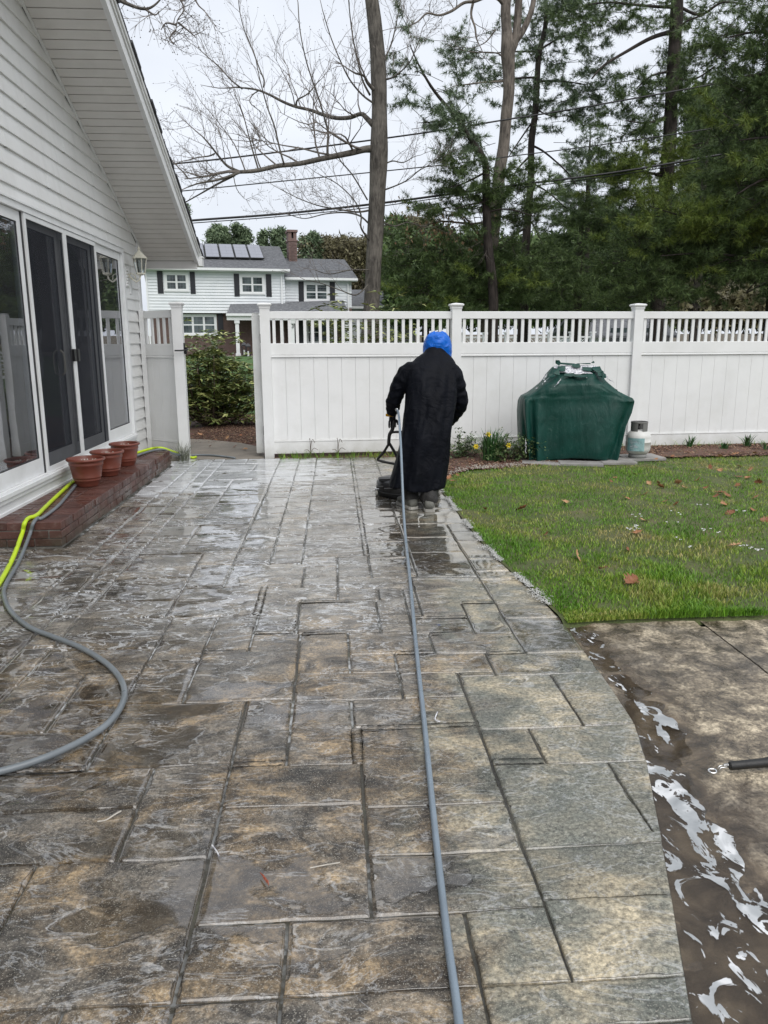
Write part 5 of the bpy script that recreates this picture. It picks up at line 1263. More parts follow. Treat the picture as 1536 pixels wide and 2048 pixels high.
# ------------------------------------------------------------------ garden plants by the fence
def leafmat(name, stops, rough=.4, spec=.4):
    t = NT(name); r = t.island(); t.put(col=t.ramp(r, stops), rough=rough, spec=spec); return t.m
M['daff'] = leafmat('daffodil_leaf', [(0, (.025, .075, .022)), (1, (.06, .15, .045))])
M['yellow'] = simple('yellow_petal', (.75, .60, .05), .6)
M['shrub'] = leafmat('low_shrub_leaf', [(0, (.03, .06, .022)), (.6, (.08, .13, .045)), (1, (.20, .25, .10))])
M['stem'] = simple('brown_stem', (.11, .08, .06), .8)
M['petal_w'] = simple('white_petal', (.75, .74, .78), .6)
M['rhodo'] = leafmat('rhododendron_leaf', [(0, (.06, .095, .03)), (.4, (.16, .21, .07)), (.8, (.32, .35, .12)), (1, (.46, .46, .20))], .38)
def strap_leaves(b, c, n, h, w, spread, rnd, lean=(.1, .6)):
    for i in range(n):
        a = rnd.uniform(0, 6.28); r_ = rnd.uniform(0, spread); p = Vector((c[0]+r_*math.cos(a), c[1]+r_*math.sin(a), c[2])); L_ = h*rnd.uniform(.6, 1.1); ln = rnd.uniform(*lean); a2 = a+rnd.gauss(0, .6)
        d = Vector((math.cos(a2), math.sin(a2), 0)); s_ = Vector((-d.y, d.x, 0))*w/2; V = []; m = 5
        for k in range(m+1):
            t_ = k/m; q = p+Vector((0, 0, L_*(t_-ln*.35*t_**3)))+d*(L_*ln*t_**2); ww = (1-t_**3)*.9+.1 if k < m else .05; V += [q-s_*ww, q+s_*ww]
        b.add(V, [(2*k, 2*k+1, 2*k+3, 2*k+2) for k in range(m)])
def daffodil(x, y, n, h, flowers, label, name='daffodil', group=None):
    rnd = random.Random(int(x*1000)); t = thing(name, label, 'flowers', (x, y, .04), 0, group)
    b = B(); strap_leaves(b, (0, 0, 0), n, h, .016, .12, rnd); tag(b.build('leaf_clump', M['daff'], t), kind='stuff')
    for (fx, fz) in flowers:
        b = B(); b.tube([(fx*.5, -.05, 0), (fx*.8, -.06, fz*.6), (fx, -.08, fz)], .004, 5); o = b.build('flower_stem', M['daff'], t)
        b = B()
        for k in range(6):
            a = k*math.pi/3; c = Vector((fx, -.085, fz)); u_ = Vector((math.cos(a), -.15, math.sin(a))); v_ = Vector((-math.sin(a), 0, math.cos(a))); b.add([c, c+u_*.02+v_*.012, c+u_*.040, c+u_*.02-v_*.012], [(0, 1, 2, 3)])
        b.lathe([(.008, 0), (.011, -.014), (.017, -.026)], (fx, -.085, fz), 10, 1); b.build('flower', M['yellow'], o)
q = un(985, 925, .03); daffodil(q[0], q[1]+.1, 130, .42, [(-.06, .34), (-.21, .19), (.2, .2)], 'thick clump of daffodil leaves with yellow flowers left of the grill')
def leafy(name, label, cat, c, r, n, leaf, mat, stems=12, group=None, seed=1, whorl=False, h0=.0, tops=1.0, density_outer=.5):
    """shrub: stems fanning from the base, leaves in whorls through the crown"""
    rnd = random.Random(seed); t = thing(name, label, cat, c, 0, group)
    sb = B(); lb = B(); V = []; F = []
    tips = []
    for i in range(stems):
        a = rnd.uniform(0, 6.28); rr2 = math.sqrt(rnd.uniform(0, 1)); e = Vector((r[0]*rr2*math.cos(a), r[1]*rr2*math.sin(a), r[2]*math.sqrt(max(.05, 1-rr2*rr2*.85))*rnd.uniform(.75, 1.0)*tops)); st_ = Vector((e.x*.15, e.y*.15, 0)); mid = st_.lerp(e, .5)+Vector((e.x*.12, e.y*.12, -.05*r[2]))
        P = spline([st_, mid, e], 4); sb.tube(P, [.014*max(.4, r[2])*(1-.7*k/(len(P)-1)) for k in range(len(P))], 5); tips += [(p, i) for p in P[3:]]
    for i in range(n):
        p, si = rnd.choice(tips); k = rnd.uniform(.0, .33); q = p+Vector((rnd.gauss(0, r[0]*k), rnd.gauss(0, r[1]*k), rnd.gauss(0, r[2]*.14)))
        if q.z < .03: continue
        m = rnd.randint(5, 8) if whorl else rnd.randint(2, 4); base = rnd.uniform(0, 6.28)
        for j in range(m):
            a = base+j*6.28/m+rnd.gauss(0, .15); el = rnd.uniform(-.25, .55) if whorl else rnd.uniform(-.3, 1.0); L_ = leaf*rnd.uniform(.7, 1.15); d = Vector((math.cos(a)*math.cos(el), math.sin(a)*math.cos(el), math.sin(el))); s_ = Vector((-math.sin(a), math.cos(a), rnd.gauss(0, .2)))*L_*(.15 if whorl else .24)
            n0 = len(V); dr = Vector((0, 0, -L_*.16)); V += [tuple(q), tuple(q+d*L_*.5+s_), tuple(q+d*L_+dr), tuple(q+d*L_*.5-s_)]; F.append((n0, n0+1, n0+2)); F.append((n0, n0+2, n0+3))
    sb.build('stem', M['stem'], t, True); me = fastmesh('foliage', V, F, mat); tag(link('foliage', me, t), kind='stuff'); return t
q = un(925, 920, .03); leafy('low_shrub', 'low straggly greenery between the worker and the daffodils', 'plant', (q[0], q[1]+.2, .03), (.36, .24, .32), 620, .045, M['shrub'], 14, seed=3)
q = un(1030, 925, .03); leafy('low_shrub', 'small leafy bush tucked against the left side of the grill', 'plant', (q[0]-.05, q[1]+.12, .03), (.33, .24, .36), 900, .042, M['shrub'], 14, seed=5)
q = un(880, 900, .03); leafy('low_shrub', 'sparse weedy bush at the fence foot hidden behind the worker', 'plant', (q[0]+.1, q[1]+.05, .02), (.25, .15, .22), 200, .04, M['shrub'], 9, seed=8)
for i, (a, c, n, h, lab) in enumerate(((1182, 0, 16, .2, 'x'), (1380, 893, 22, .19, 'young green shoots at the fence foot, leftmost of four to the right of the tank'), (1447, 898, 20, .15, 'lowest tuft of young green shoots at the fence foot'), (1493, 893, 24, .24, 'tallest tuft of young green shoots at the fence foot near the right border'), (1532, 900, 18, .18, 'young green shoots at the fence foot cut by the right border'))):
    if i == 0: continue
    q = un(a, c, .05); rnd = random.Random(i); t = thing('young_shoots', lab, 'plant', (q[0], q[1], .03), 0, 'tufts of young shoots along the fence'); b = B(); strap_leaves(b, (0, 0, 0), n, h, .020, .05, rnd, (.1, .8)); tag(b.build('leaf_clump', M['daff'], t), kind='stuff')
M['dullgrass'] = leafmat('grey_green_blade', [(0, (.07, .085, .055)), (1, (.16, .17, .12))])
q = un(362, 905, .0); t = thing('grass_tuft', 'grey green tuft of thin blades in front of the gate post', 'plant', (-1.98, 10.17, 0)); b = B(); rnd = random.Random(2); strap_leaves(b, (0, 0, 0), 60, .30, .006, .09, rnd, (.1, 1.0)); tag(b.build('leaf_clump', M['dullgrass'], t), kind='stuff')
for (a, lab) in ((622, 'thin wiry weed arching against the white fence, left of its twin'), (676, 'thin curved weed stem against the white fence nearer the worker')):
    q = un(a, 911, 0); t = thing('weed_stem', lab, 'plant', (q[0], 10.38, 0)); b = B()
    for (dx, h) in ((.06, .24), (-.01, .25), (.10, .12), (-.08, .1)): b.tube(spline([(0, 0, 0), (dx*.1, 0, h*.6), (dx*.5, -.01, h), (dx, -.02, h*.8 if dx > .05 else h*.95)], 4), .0035, 4)
    b.build('stem', M['stem'], t)
pts = []
rnd = random.Random(6); V = []; F = []
n0 = 0
P = []
for i in range(420):
    x = rnd.uniform(-.75, 1.3); P.append((x, 10.33+.06*x+rnd.uniform(-.12, .1), -.004))
for i in range(600):
    x = rnd.uniform(1.3, 7.5); P.append((x, fence_y(x)-.06+rnd.uniform(-.08, .04), .03))
P = np.array(P); tag(link('fence_weeds', blades(P, .03+.09*RNG.uniform(0, 1, len(P))**2, np.full(len(P), .006), M['grass'], 'fence_weeds', 1.2)), 'thin weeds and grass along the foot of the white fence', 'weeds', kind='stuff')
# moss and grass tufts in the far end of the patio step
# white violets
for (a, c, n) in ((1272, 1058, 7), (1262, 1062, 5), (1413, 1063, 4), (1500, 1098, 5), (1508, 1102, 4), (1395, 1013, 3), (1352, 1030, 3), (1440, 1075, 2), (1348, 1047, 2), (1347, 1082, 2), (1490, 1025, 3), (1275, 1035, 4), (1380, 1098, 2)):
    q = un(a, c, .05); t = B(); rnd = random.Random(a)
    for i in range(n):
        x, y = q[0]+rnd.gauss(0, .03), q[1]+rnd.gauss(0, .03); z = .055+rnd.uniform(0, .02)
        for k in range(5):
            an = k*1.257+rnd.random(); t.add([(x, y, z), (x+.008*math.cos(an-.4), y+.008*math.sin(an-.4), z+.006), (x+.011*math.cos(an), y+.011*math.sin(an), z+.002), (x+.008*math.cos(an+.4), y+.008*math.sin(an+.4), z+.006)], [(0, 1, 2, 3)])
    tag(t.build('violet', M['petal_w']), 'tiny white violets open in the grass of the lawn', 'flowers', 'white violets dotted over the lawn')
# rhododendrons
leafy('rhododendron', 'broad rhododendron seen through the open gateway, pale leaf tips', 'shrub', (-2.30, 14.7, -.01), (.92, .8, 1.55), 1150, .165, M['rhodo'], 34, seed=11, whorl=True)
leafy('rhododendron', 'rhododendron behind the fence topping it left of the worker', 'shrub', (.35, 11.9, -.01), (.95, .55, 2.0), 950, .15, M['rhodo'], 22, seed=14, whorl=True)
leafy('rhododendron', 'small rhododendron tip peeping over the fence just right of the open gate', 'shrub', (-.35, 12.2, -.01), (.4, .4, 1.35), 160, .13, M['rhodo'], 9, seed=17, whorl=True)
b = B(); q = un(385, 845, 0); b.lathe([(.001, 0), (.15, .0), (.16, .12), (.12, .24), (.05, .3), (.001, .3)], (-2.62, 13.2, 0), 9); tag(b.build('garden_stone', M['slab']), 'grey rounded stone beside the left gate post', 'stone')
# leaves that share a look are told apart by where they lie
def _leaf_where(o):
    x, y = o.location.x, o.location.y
    col_ = 'left' if x < 2.6 else ('middle' if x < 3.9 else 'right'); row = 'nearest the concrete' if y < 5.5 else ('half way up' if y < 7.2 else 'close to the planting bed')
    return 'small dry oak leaf on the %s part of the lawn, %s' % (col_, row)
for o in list(bpy.data.objects):
    if o.get('label', '').startswith('small dry oak leaf'): o['label'] = _leaf_where(o)
for o in list(bpy.data.objects):
    if o.get('label', '').startswith('tiny white violets'): o['label'] = 'tiny white violets %s' % ('beside the brown leaf in mid lawn' if o.data.vertices[0].co.x < 2.75 else ('in the farther middle of the lawn' if o.data.vertices[0].co.y > 5.6 else 'at the right border of the lawn'))
# ------------------------------------------------------------------ neighbour's house
NO = Vector((-9.6, 42.0, 0)); NA = math.radians(10.3); ND = Vector((math.cos(NA), math.sin(NA), 0)); NN = Vector((-math.sin(NA), math.cos(NA), 0)); GZ = terrain_z(-6, 42)
def nb(cx, cy, v=0.0):
    """point of a close-up of the photo on the house front plane moved back by v -> (along the front, height)"""
    px_, py_ = 280+cx/3.339, 440+cy/3.339; d = ray(px_, py_); o = NO+NN*v; d = Vector(d); cp = Vector(CP); t_ = (o-cp).dot(NN)/d.dot(NN); p = cp+d*t_; return ((p-o).dot(ND), p.z-GZ)
nh = thing('colonial_house', "neighbour's two storey white and brick house with solar panels and black shutters", 'house', (NO.x, NO.y, GZ), NA)
def far_siding():
    t = NT('far_white_clapboard'); t.put(col=t.ramp(t.noise(2, 5), [(.3, (.66, .69, .72)), (.7, (.74, .76, .78))]), rough=.6); return t.m
M['fsid'] = far_siding()
def far_roof():
    t = NT('grey_shingle_roof'); O = t.obj(); n = t.noise(7, 6, .7, 0, t.mapping(O, (1, 1, 3))); c = t.ramp(n, [(.3, (.065, .07, .078)), (.5, (.13, .135, .145)), (.7, (.22, .225, .235))]); t.put(col=c, rough=.9); t.bump(n, .5, .05); return t.m
M['froof'] = far_roof()
M['shutter'] = simple('black_shutter_paint', (.015, .016, .022), .5)
t = NT('far_window_glass'); t.put(col=t.ramp(t.noise(1.5, 3, .5, 0, t.obj()), [(.4, (.02, .03, .032)), (.6, (.09, .12, .12))]), rough=.06, spec=.6); M['fglass'] = t.m
t = NT('solar_cells'); t.put(col=(.16, .165, .20), rough=.22, spec=.6, coat=.3); M['solar'] = t.m
M['white_far'] = simple('far_white_trim', (.74, .75, .76), .5, .03)
zE = nb(500, 333)[1]; u1 = nb(960, 400)[0]; zM = nb(430, 622)[1]; u0_ = 0.15
# walls: upper storey clapboards course by course
def courses(name, ua, ub, za, zb, v, mat, e=.15):
    b = B(); z = za; out_ = None
    me = None
    while z < zb-.01:
        h = min(e, zb-z)
        if me is None or abs(h-e) > .001:
            bb = B(); bb.add([(0, -.04, 0), (ub-ua, -.04, 0), (ub-ua, -.004, h), (0, -.004, h), (0, 0, 0), (ub-ua, 0, 0)], [(0, 1, 2, 3), (4, 5, 1, 0)]); me = bb.mesh(name, mat)
        link(name, me, nh, loc=(ua, v, z)); z += e
courses('clapboard', u0_, u1, zM, zE-.02, -.3, M['fsid'])
b = B(); b.box((u0_, -.3, zM), (u1, 7.5, zE)); b.build('wall', M['fsid'], nh)
# section two (right)
u2 = nb(1412, 480, .2)[0]; zE2 = nb(1200, 395, .2)[1]; zM2 = nb(1180, 557, .2)[1]
b = B(); b.box((u1+.003, .2, 0), (u2, 7, zE2)); b.build('wall', M['fsid'], nh); courses('clapboard', u1+.003, u2, zM2-.2, zE2-.02, .198, M['fsid'])
# brick lower storey
b = B(); b.box((u0_+.1, -.02, 0), (u1-.0, 7.4, zM-.002)); b.box((u1+.002, .12, 0), (u2-.01, .199, zM2-.25)); b.build('wall', M['far_brick'], nh)
fb = B(); fb.chbox((-.1, -.012, -.03), (.1, .012, .03), .003); fbm_ = fb.mesh('brick', M['far_brick'])
bb = B(); rnd = random.Random(3); z = .05; row = 0
while z < zM-.1:
    u = u0_+.2+(.11 if row % 2 else 0)
    while u < u1-.1:
        bb.cbox((u, -.026+rnd.uniform(-.004, .004), z), (.20, .02, .058)); u += .22
    z += .076; row += 1
for row in range(int((zM2-.3)/.076)):
    u = u1+.15+(.11 if row % 2 else 0)
    while u < u2-.1: bb.cbox((u, .112+rnd.uniform(-.004, .004), .05+row*.076), (.20, .02, .058)); u += .22
tag(bb.build('brickwork', M['far_brick'], nh), kind='stuff')
def window(cx0, cy0, cx1, cy1, v, lights, sh=None, name='window', grid=(3, 2)):
    a, zt = nb(cx0, cy0, v); c, zb = nb(cx1, cy1, v); zb = zt-abs(zt-nb(cx0, cy1, v)[1])
    w = B(); fr = .09; y0, y1 = v-.06, v-.025
    w.box((a, y0, zt-fr), (c, y1, zt)); w.box((a-.02, y0-.02, zb), (c+.02, y1, zb+fr)); w.box((a, y0, zb+fr), (a+fr, y1, zt-fr)); w.box((c-fr, y0, zb+fr), (c, y1, zt-fr))
    o = w.build(name, M['white_far'], nh); n = lights; lw = (c-a-2*fr)/n
    for i in range(n):
        l0, l1 = a+fr+i*lw, a+fr+(i+1)*lw; s = B(); m = .05
        s.box((l0+.002, v-.055, zb+fr+.002), (l0+m, v-.03, zt-fr-.002)); s.box((l1-m, v-.055, zb+fr+.002), (l1-.002, v-.03, zt-fr-.002)); s.box((l0+m, v-.055, zt-fr-m), (l1-m, v-.03, zt-fr-.002)); s.box((l0+m, v-.055, zb+fr+.002), (l1-m, v-.03, zb+fr+m)); zm = (zb+zt)/2; s.box((l0+m, v-.055, zm-.03), (l1-m, v-.03, zm+.03)); s.build('sash', M['white_far'], o)
        g = B(); g.box((l0+m, v-.040, zb+fr+m), (l1-m, v-.036, zt-fr-m)); g.build('pane', M['fglass'], o)
        q = B()
        for half in ((zm+.03, zt-fr-m), (zb+fr+m, zm-.03)):
            for k in range(1, grid[0]): x = l0+m+(l1-l0-2*m)*k/grid[0]; q.box((x-.005, v-.048, half[0]), (x+.005, v-.041, half[1]))
            for k in range(1, grid[1]): zz = half[0]+(half[1]-half[0])*k/grid[1]; q.box((l0+m, v-.0485, zz-.005), (l1-m, v-.0415, zz+.005))
        q.build('muntin', M['solar'], o)
    if sh:
        for (s0, s1) in sh:
            x0, _ = nb(s0, cy0, v); x1, _ = nb(s1, cy0, v); q = B(); q.box((x0, v-.055, zb-.10), (x1, v-.025, zt+.04))
            zz = zb-.02
            while zz < zt-.05: q.box((x0+.05, v-.062, zz), (x1-.05, v-.0551, zz+.045)); zz += .075
            q.build('shutter', M['shutter'], nh)
window(158, 348, 328, 478, -.3, 2, ((112, 150), (331, 365)))
window(663, 364, 835, 497, -.3, 2, ((625, 660), (839, 875)))
window(1093, 416, 1262, 545, .2, 2, ((1057, 1091), (1266, 1300)))
window(262, 628, 517, 772, -.03, 3, ((517, 553),))
window(1105, 670, 1290, 830, .11, 2, ((1050, 1080),)); window(875, 700, 900, 800, .11, 1)
# roofs
def roof(ua, ub, zE_, zR, vE, vR, over=.35, name='roof', mat='froof'):
    b = B(); s = (zR-zE_)/(vR-vE); th = .14
    b.prism([(vE-over, zE_-over*s), (vR, zR), (2*vR-vE+over, zE_-over*s), (2*vR-vE+over, zE_-over*s+th), (vR, zR+th), (vE-over, zE_-over*s+th)], 0, ua, ub)
    o = b.build(name, M[mat], nh)
    # shingle courses
    k = B(); L_ = math.hypot(vR-vE+over, zR-zE_+over*s); n = int(L_/.16)
    for i in range(n):
        t0, t1 = i/n, (i+1)/n; v0, z0 = vE-over+(vR-vE+over)*t0, zE_-over*s+(zR-zE_+over*s)*t0+th; v1, z1 = vE-over+(vR-vE+over)*t1, zE_-over*s+(zR-zE_+over*s)*t1+th
        k.add([(ua, v0, z0+.022), (ub, v0, z0+.022), (ub, v1, z1+.006), (ua, v1, z1+.006), (ua, v0, z0), (ub, v0, z0)], [(0, 1, 2, 3), (4, 5, 1, 0)])
    tag(k.build('shingles', M[mat], o), kind='stuff')
    # gable end infill, gutter
    g = B(); g.prism([(vE, zE_), (vR, zR), (2*vR-vE, zE_)], 0, ua+.25, ub-.25); g.build('gable', M['fsid'], nh)
    g = B(); zg = zE_-over*s+.02; g.box((ua, vE-over-.12, zg-.02), (ub, vE-over-.001, zg+.10)); g.build('gutter', M['white_far'], nh); g = B(); g.box((ua, vE-over, zg-.06), (ub, vE-.002, zg-.025)); g.build('eave_board', M['white_far'], nh)
    return s
ridge1 = nb(700, 172, 3.6); r1e = nb(1000, 350, -.65)[0]
s1 = roof(u0_-.45, r1e, zE+.05, ridge1[1]-.14, -.3, 3.6)
ridge2 = nb(1250, 262, 3.4); r2e = nb(1452, 400, -.15)[0]
s2 = roof(u1+.05, r2e, zE2+.05, ridge2[1]-.14, .2, 3.4)
# solar panels on the first roof
vA, vB = None, None
def onroof(cx, cy):
    """where the sight line meets the first roof plane (local u, v, z)"""
    px_, py_ = 280+cx/3.339, 440+cy/3.339; d = Vector(ray(px_, py_)); cp = Vector(CP)
    lo = lambda p: ((p-NO).dot(ND), (p-NO).dot(NN), p.z-GZ)
    c0, c1 = lo(cp), lo(cp+d); dv = [c1[i]-c0[i] for i in range(3)]
    # z = zE+.05+s1*(v+.3)+.14
    t_ = (zE+.05+.14+s1*(c0[1]+.3)-c0[2])/(dv[2]-s1*dv[1]); return [c0[i]+dv[i]*t_ for i in range(3)]
pb0, pb1, pt0 = onroof(437, 265), onroof(832, 270), onroof(480, 168); du = (pb1[0]-pb0[0])/4
nrm = Vector((0, -s1, 1)).normalized()
for i in range(-1, 4):
    a = pb0[0]+du*i+.02; c = a+du-.04; v0, v1 = pb0[1], min(pt0[1], 3.3); z0 = zE+.19+s1*(v0+.3); z1 = zE+.19+s1*(v1+.3); V = []
    for k in (.10, .15):
        for (x, v, z) in ((a, v0, z0), (c, v0, z0), (c, v1, z1), (a, v1, z1)): V.append((x+nrm.x*k, v+nrm.y*k, z+nrm.z*k))
    q = B(); q.add(V, [(3, 2, 1, 0), (4, 5, 6, 7), (0, 1, 5, 4), (1, 2, 6, 5), (2, 3, 7, 6), (3, 0, 4, 7)]); o = q.build('solar_panel', M['cart'], nh)
    q = B(); m = .035
    for r_ in range(2):
        for s_ in range(4):
            ta, tb = (s_+.01)/4, (s_+.99)/4; xa, xb = a+m+(c-a-2*m)*(r_+.005)/2, a+m+(c-a-2*m)*(r_+.995)/2
            P = []
            for (x, t_) in ((xa, ta), (xb, ta), (xb, tb), (xa, tb)): P.append((x+nrm.x*.154, v0+(v1-v0)*(.02+.96*t_)+nrm.y*.154, z0+(z1-z0)*(.02+.96*t_)+nrm.z*.154))
            q.add(P, [(0, 1, 2, 3)])
    q.build('solar_cells', M['solar'], o)
# chimney
ca, _ = nb(990, 100, 2.8); cb, ct = nb(1045, 66, 2.8); q = B(); q.box((ca, 2.8, 5), (cb, 3.7, ct-.45))
for (x0, x1) in ((ca, ca+.18), (cb-.18, cb)): q.box((x0, 2.8, ct-.45), (x1, 3.7, ct-.12))
q.box((ca-.06, 2.74, ct-.12), (cb+.06, 3.76, ct)); q.box((ca-.05, 2.76, ct-.62), (cb+.05, 3.74, ct-.54))
chm = q.build('chimney', M['far_brick'], nh)
q = B(); z = 5.2; row = 0
while z < ct-.66:
    u = ca+.12+(.11 if row % 2 else 0)
    while u < cb-.08: q.cbox((u, 2.79, z), (.2, .022, .058)); u += .22
    z += .076; row += 1
tag(q.build('brickwork', M['far_brick'], chm), kind='stuff')
# porch roof, posts, downspouts
pa, pz = nb(578, 628, -1.7); pt_a, pt_z = nb(606, 560, -.32); pe, pez = nb(1400, 600, -1.7)
q = B(); q.add([(pa, -1.7, pz), (pe, -1.7, pz), (pe, -.01, pt_z+.25), (pt_a, -.32, pt_z), (pa, -1.7, pz-.1), (pe, -1.7, pz-.1), (pe, -.01, pz-.1), (pt_a, -.32, pz-.1)], [(0, 1, 2, 3), (4, 7, 6, 5), (0, 4, 5, 1), (3, 2, 6, 7), (0, 3, 7, 4), (1, 5, 6, 2)])
pr_ = q.build('porch_roof', M['froof'], nh)
q = B(); q.box((pa-.03, -1.82, pz-.09), (pe, -1.701, pz+.03)); q.box((pa, -1.70, pz-.30), (pe, -1.60, pz-.101)); q.build('gutter', M['white_far'], pr_)
for cx in (648, 1018, 1380):
    uu = nb(cx, 700, -1.6)[0]; q = B(); q.box((uu-.09, -1.65, .0), (uu+.09, -1.50, pz-.301)); q.box((uu-.13, -1.69, 0), (uu+.13, -1.46, .18)); q.box((uu-.13, -1.69, pz-.46), (uu+.13, -1.46, pz-.301)); q.build('porch_post', M['white_far'], nh)
q = B(); q.box((pa-.2, -1.9, -.2), (pe, -.03, .06)); q.build('porch_floor', M['walk'], nh)
da, dz = nb(930, 700, -.03); q = B(); q.box((u1+.35, .06, .1), (u1+1.35, .119, 2.2)); dr = q.build('door', M['shutter'], nh); q = B(); q.box((u1+.22, .04, .1), (u1+.349, .118, 2.32)); q.box((u1+1.351, .04, .1), (u1+1.48, .118, 2.32)); q.box((u1+.35, .04, 2.201), (u1+1.35, .118, 2.32)); q.build('door_frame', M['white_far'], dr)
for (cx, v) in ((45, -.33), (945, -.33), (1388, .15)):
    uu = nb(cx, 450, v)[0]; q = B(); q.box((uu-.04, v-.08, .1), (uu+.04, v-.003, zE-.25 if v < 0 else zE2-.2)); q.build('downspout', M['white_far'], nh)
# house number on the porch post
fc = bpy.data.curves.new('house_number', 'FONT'); fc.body = '3'; fc.size = .30; fc.extrude = .01; fo = bpy.data.objects.new('house_number', fc); COL.objects.link(fo)
dg = bpy.context.evaluated_depsgraph_get(); dg.update(); me = bpy.data.meshes.new_from_object(fo.evaluated_get(dg)); bpy.data.objects.remove(fo); me.materials.clear(); me.materials.append(M['shutter'])
uu = nb(1018, 700, -1.6)[0]; link('house_number', me, nh, loc=(uu-.07, -1.665, 1.45), rot=(math.pi/2, 0, 0))
for (cx, cy) in ((695, 845), (718, 872)):
    uu = nb(cx, cy, -2.1)[0]; p = NO+ND*uu+NN*(-2.1 if cy < 860 else -2.5); q = thing('porch_lantern', 'black candle lantern on the neighbour porch, %s' % ('the farther one' if cy < 860 else 'the nearer lower one'), 'lantern', (p.x, p.y, GZ+(.0 if cy > 860 else .06)), NA, 'black lanterns on the neighbour porch')
    b = B(); b.box((-.13, -.13, 0), (.13, .13, .05)); b.box((-.13, -.13, .5), (.13, .13, .55)); b.rings([[(-.13, -.13, .551), (.13, -.13, .551), (.13, .13, .551), (-.13, .13, .551)], [(-.04, -.04, .68), (.04, -.04, .68), (.04, .04, .68), (-.04, .04, .68)]])
    for sx in (-.12, .09):
        for sy in (-.12, .09): b.box((sx, sy, .051), (sx+.03, sy+.03, .499))
    b.build('lantern_frame', M['shutter'], q); b = B(); b.lathe([(.001, .05), (.04, .05), (.04, .3), (.001, .3)], seg=10); b.build('candle', M['white_far'], q)
# garage wing on the right
wing = thing('garage_wing', 'low grey roofed garage right of the white and brick house', 'garage', (NO.x+ND.x*(u2+.6), NO.y+ND.y*(u2+.6)+3, GZ), NA)
a0, at_ = nb(1412, 470, 6); a1, _ = nb(1850, 610, 2); aR, zR_ = nb(1550, 466, 6.5)
u_off = u2+.6
wl = uy(705, 610, 46); wr = uy(842, 622, 46); wt = uy(820, 581, 50); wt0 = uy(700, 581, 50)
b = B(); zE3, zR3 = wl[2]-GZ-.1, wt[2]-GZ; w_ = (wr[0]-wl[0])/math.cos(NA)+.3
b.prism([(0, zE3), (4.0, zR3), (8, zE3), (8, zE3+.12), (4.0, zR3+.12), (0, zE3+.12)], 0, -.8, w_-.5); b.build('roof', M['froof'], wing)
b = B(); b.prism([(.3, 0), (7.7, 0), (7.7, zE3), (4, zR3-.05), (.3, zE3)], 0, -.5, w_-.9); b.build('wall', M['fsid'], wing)
b = B(); b.box((.6, .22, 0), (3.4, .299, 2.1)); b.build('garage_door', M['white_far'], wing); b = B(); b.box((-.8, -.1, zE3-.06), (w_-.5, -.001, zE3+.08)); b.build('gutter', M['white_far'], wing)
# farther white house and lattice fence seen between the pickets
q0, q1 = uy(1185, 690, 34), uy(1262, 690, 34)
fh = thing('distant_cottage', 'grey roofed white cottage glimpsed through the pickets on the right', 'house', (q0[0], 34, terrain_z(q0[0], 34)), .1); gz = terrain_z(q0[0], 34)
t0, t1 = uy(1190, 652, 34), uy(1190, 676, 34)
b = B(); b.box((0, 0, 0), (3.6, 4, t1[2]-gz)); b.build('wall', M['fsid'], fh); b = B(); b.prism([(-.3, t1[2]-gz), (2, t0[2]-gz+.5), (4.3, t1[2]-gz), (4.3, t1[2]-gz+.1), (2, t0[2]-gz+.62), (-.3, t1[2]-gz+.1)], 0, -.3, 3.9); b.build('roof', M['froof'], fh)
b = B(); b.box((.8, -.03, .7), (1.6, -.001, 1.4)); b.build('window', M['fglass'], fh); b = B(); b.box((2.2, -.03, .7), (3.0, -.001, 1.4)); b.build('window', M['fglass'], fh)
lf = thing('lattice_fence', 'low white fence with lattice top far behind the vinyl fence', 'fence', (uy(925, 680, 27)[0], 27, terrain_z(5, 27))); gz = terrain_z(5, 27); xz = uy(925, 673, 27)
L_ = uy(1185, 680, 27)[0]-xz[0]; zt = xz[2]-gz; n = 6; w = L_/n
for i in range(n+1):
    b = B(); b.box((i*w-.06, -.06, 0), (i*w+.06, .06, zt+.10)); b.box((i*w-.09, -.09, zt+.101), (i*w+.09, .09, zt+.15)); b.build('post', M['white_far'], lf)
for i in range(n):
    b = B(); a, c = i*w+.061, (i+1)*w-.061; b.box((a, -.02, 0), (c, .02, zt-.42)); b.box((a, -.03, zt-.06), (c, .03, zt)); b.box((a, -.03, zt-.42), (c, .03, zt-.36)); b.build('panel', M['white_far'], lf)
    b = B(); s_ = .12; k = a
    while k < c-.3:
        b.add([(k, -.01, zt-.36), (k+.03, -.01, zt-.36), (k+.33, -.01, zt-.06), (k+.30, -.01, zt-.06)], [(0, 1, 2, 3)]); b.add([(k+.30, .0, zt-.36), (k+.33, .0, zt-.36), (k+.03, .0, zt-.06), (k, .0, zt-.06)], [(0, 1, 2, 3)]); k += s_
    o = b.build('lattice', M['white_far'], lf); m_ = o.modifiers.new('s', 'SOLIDIFY'); m_.thickness = .012

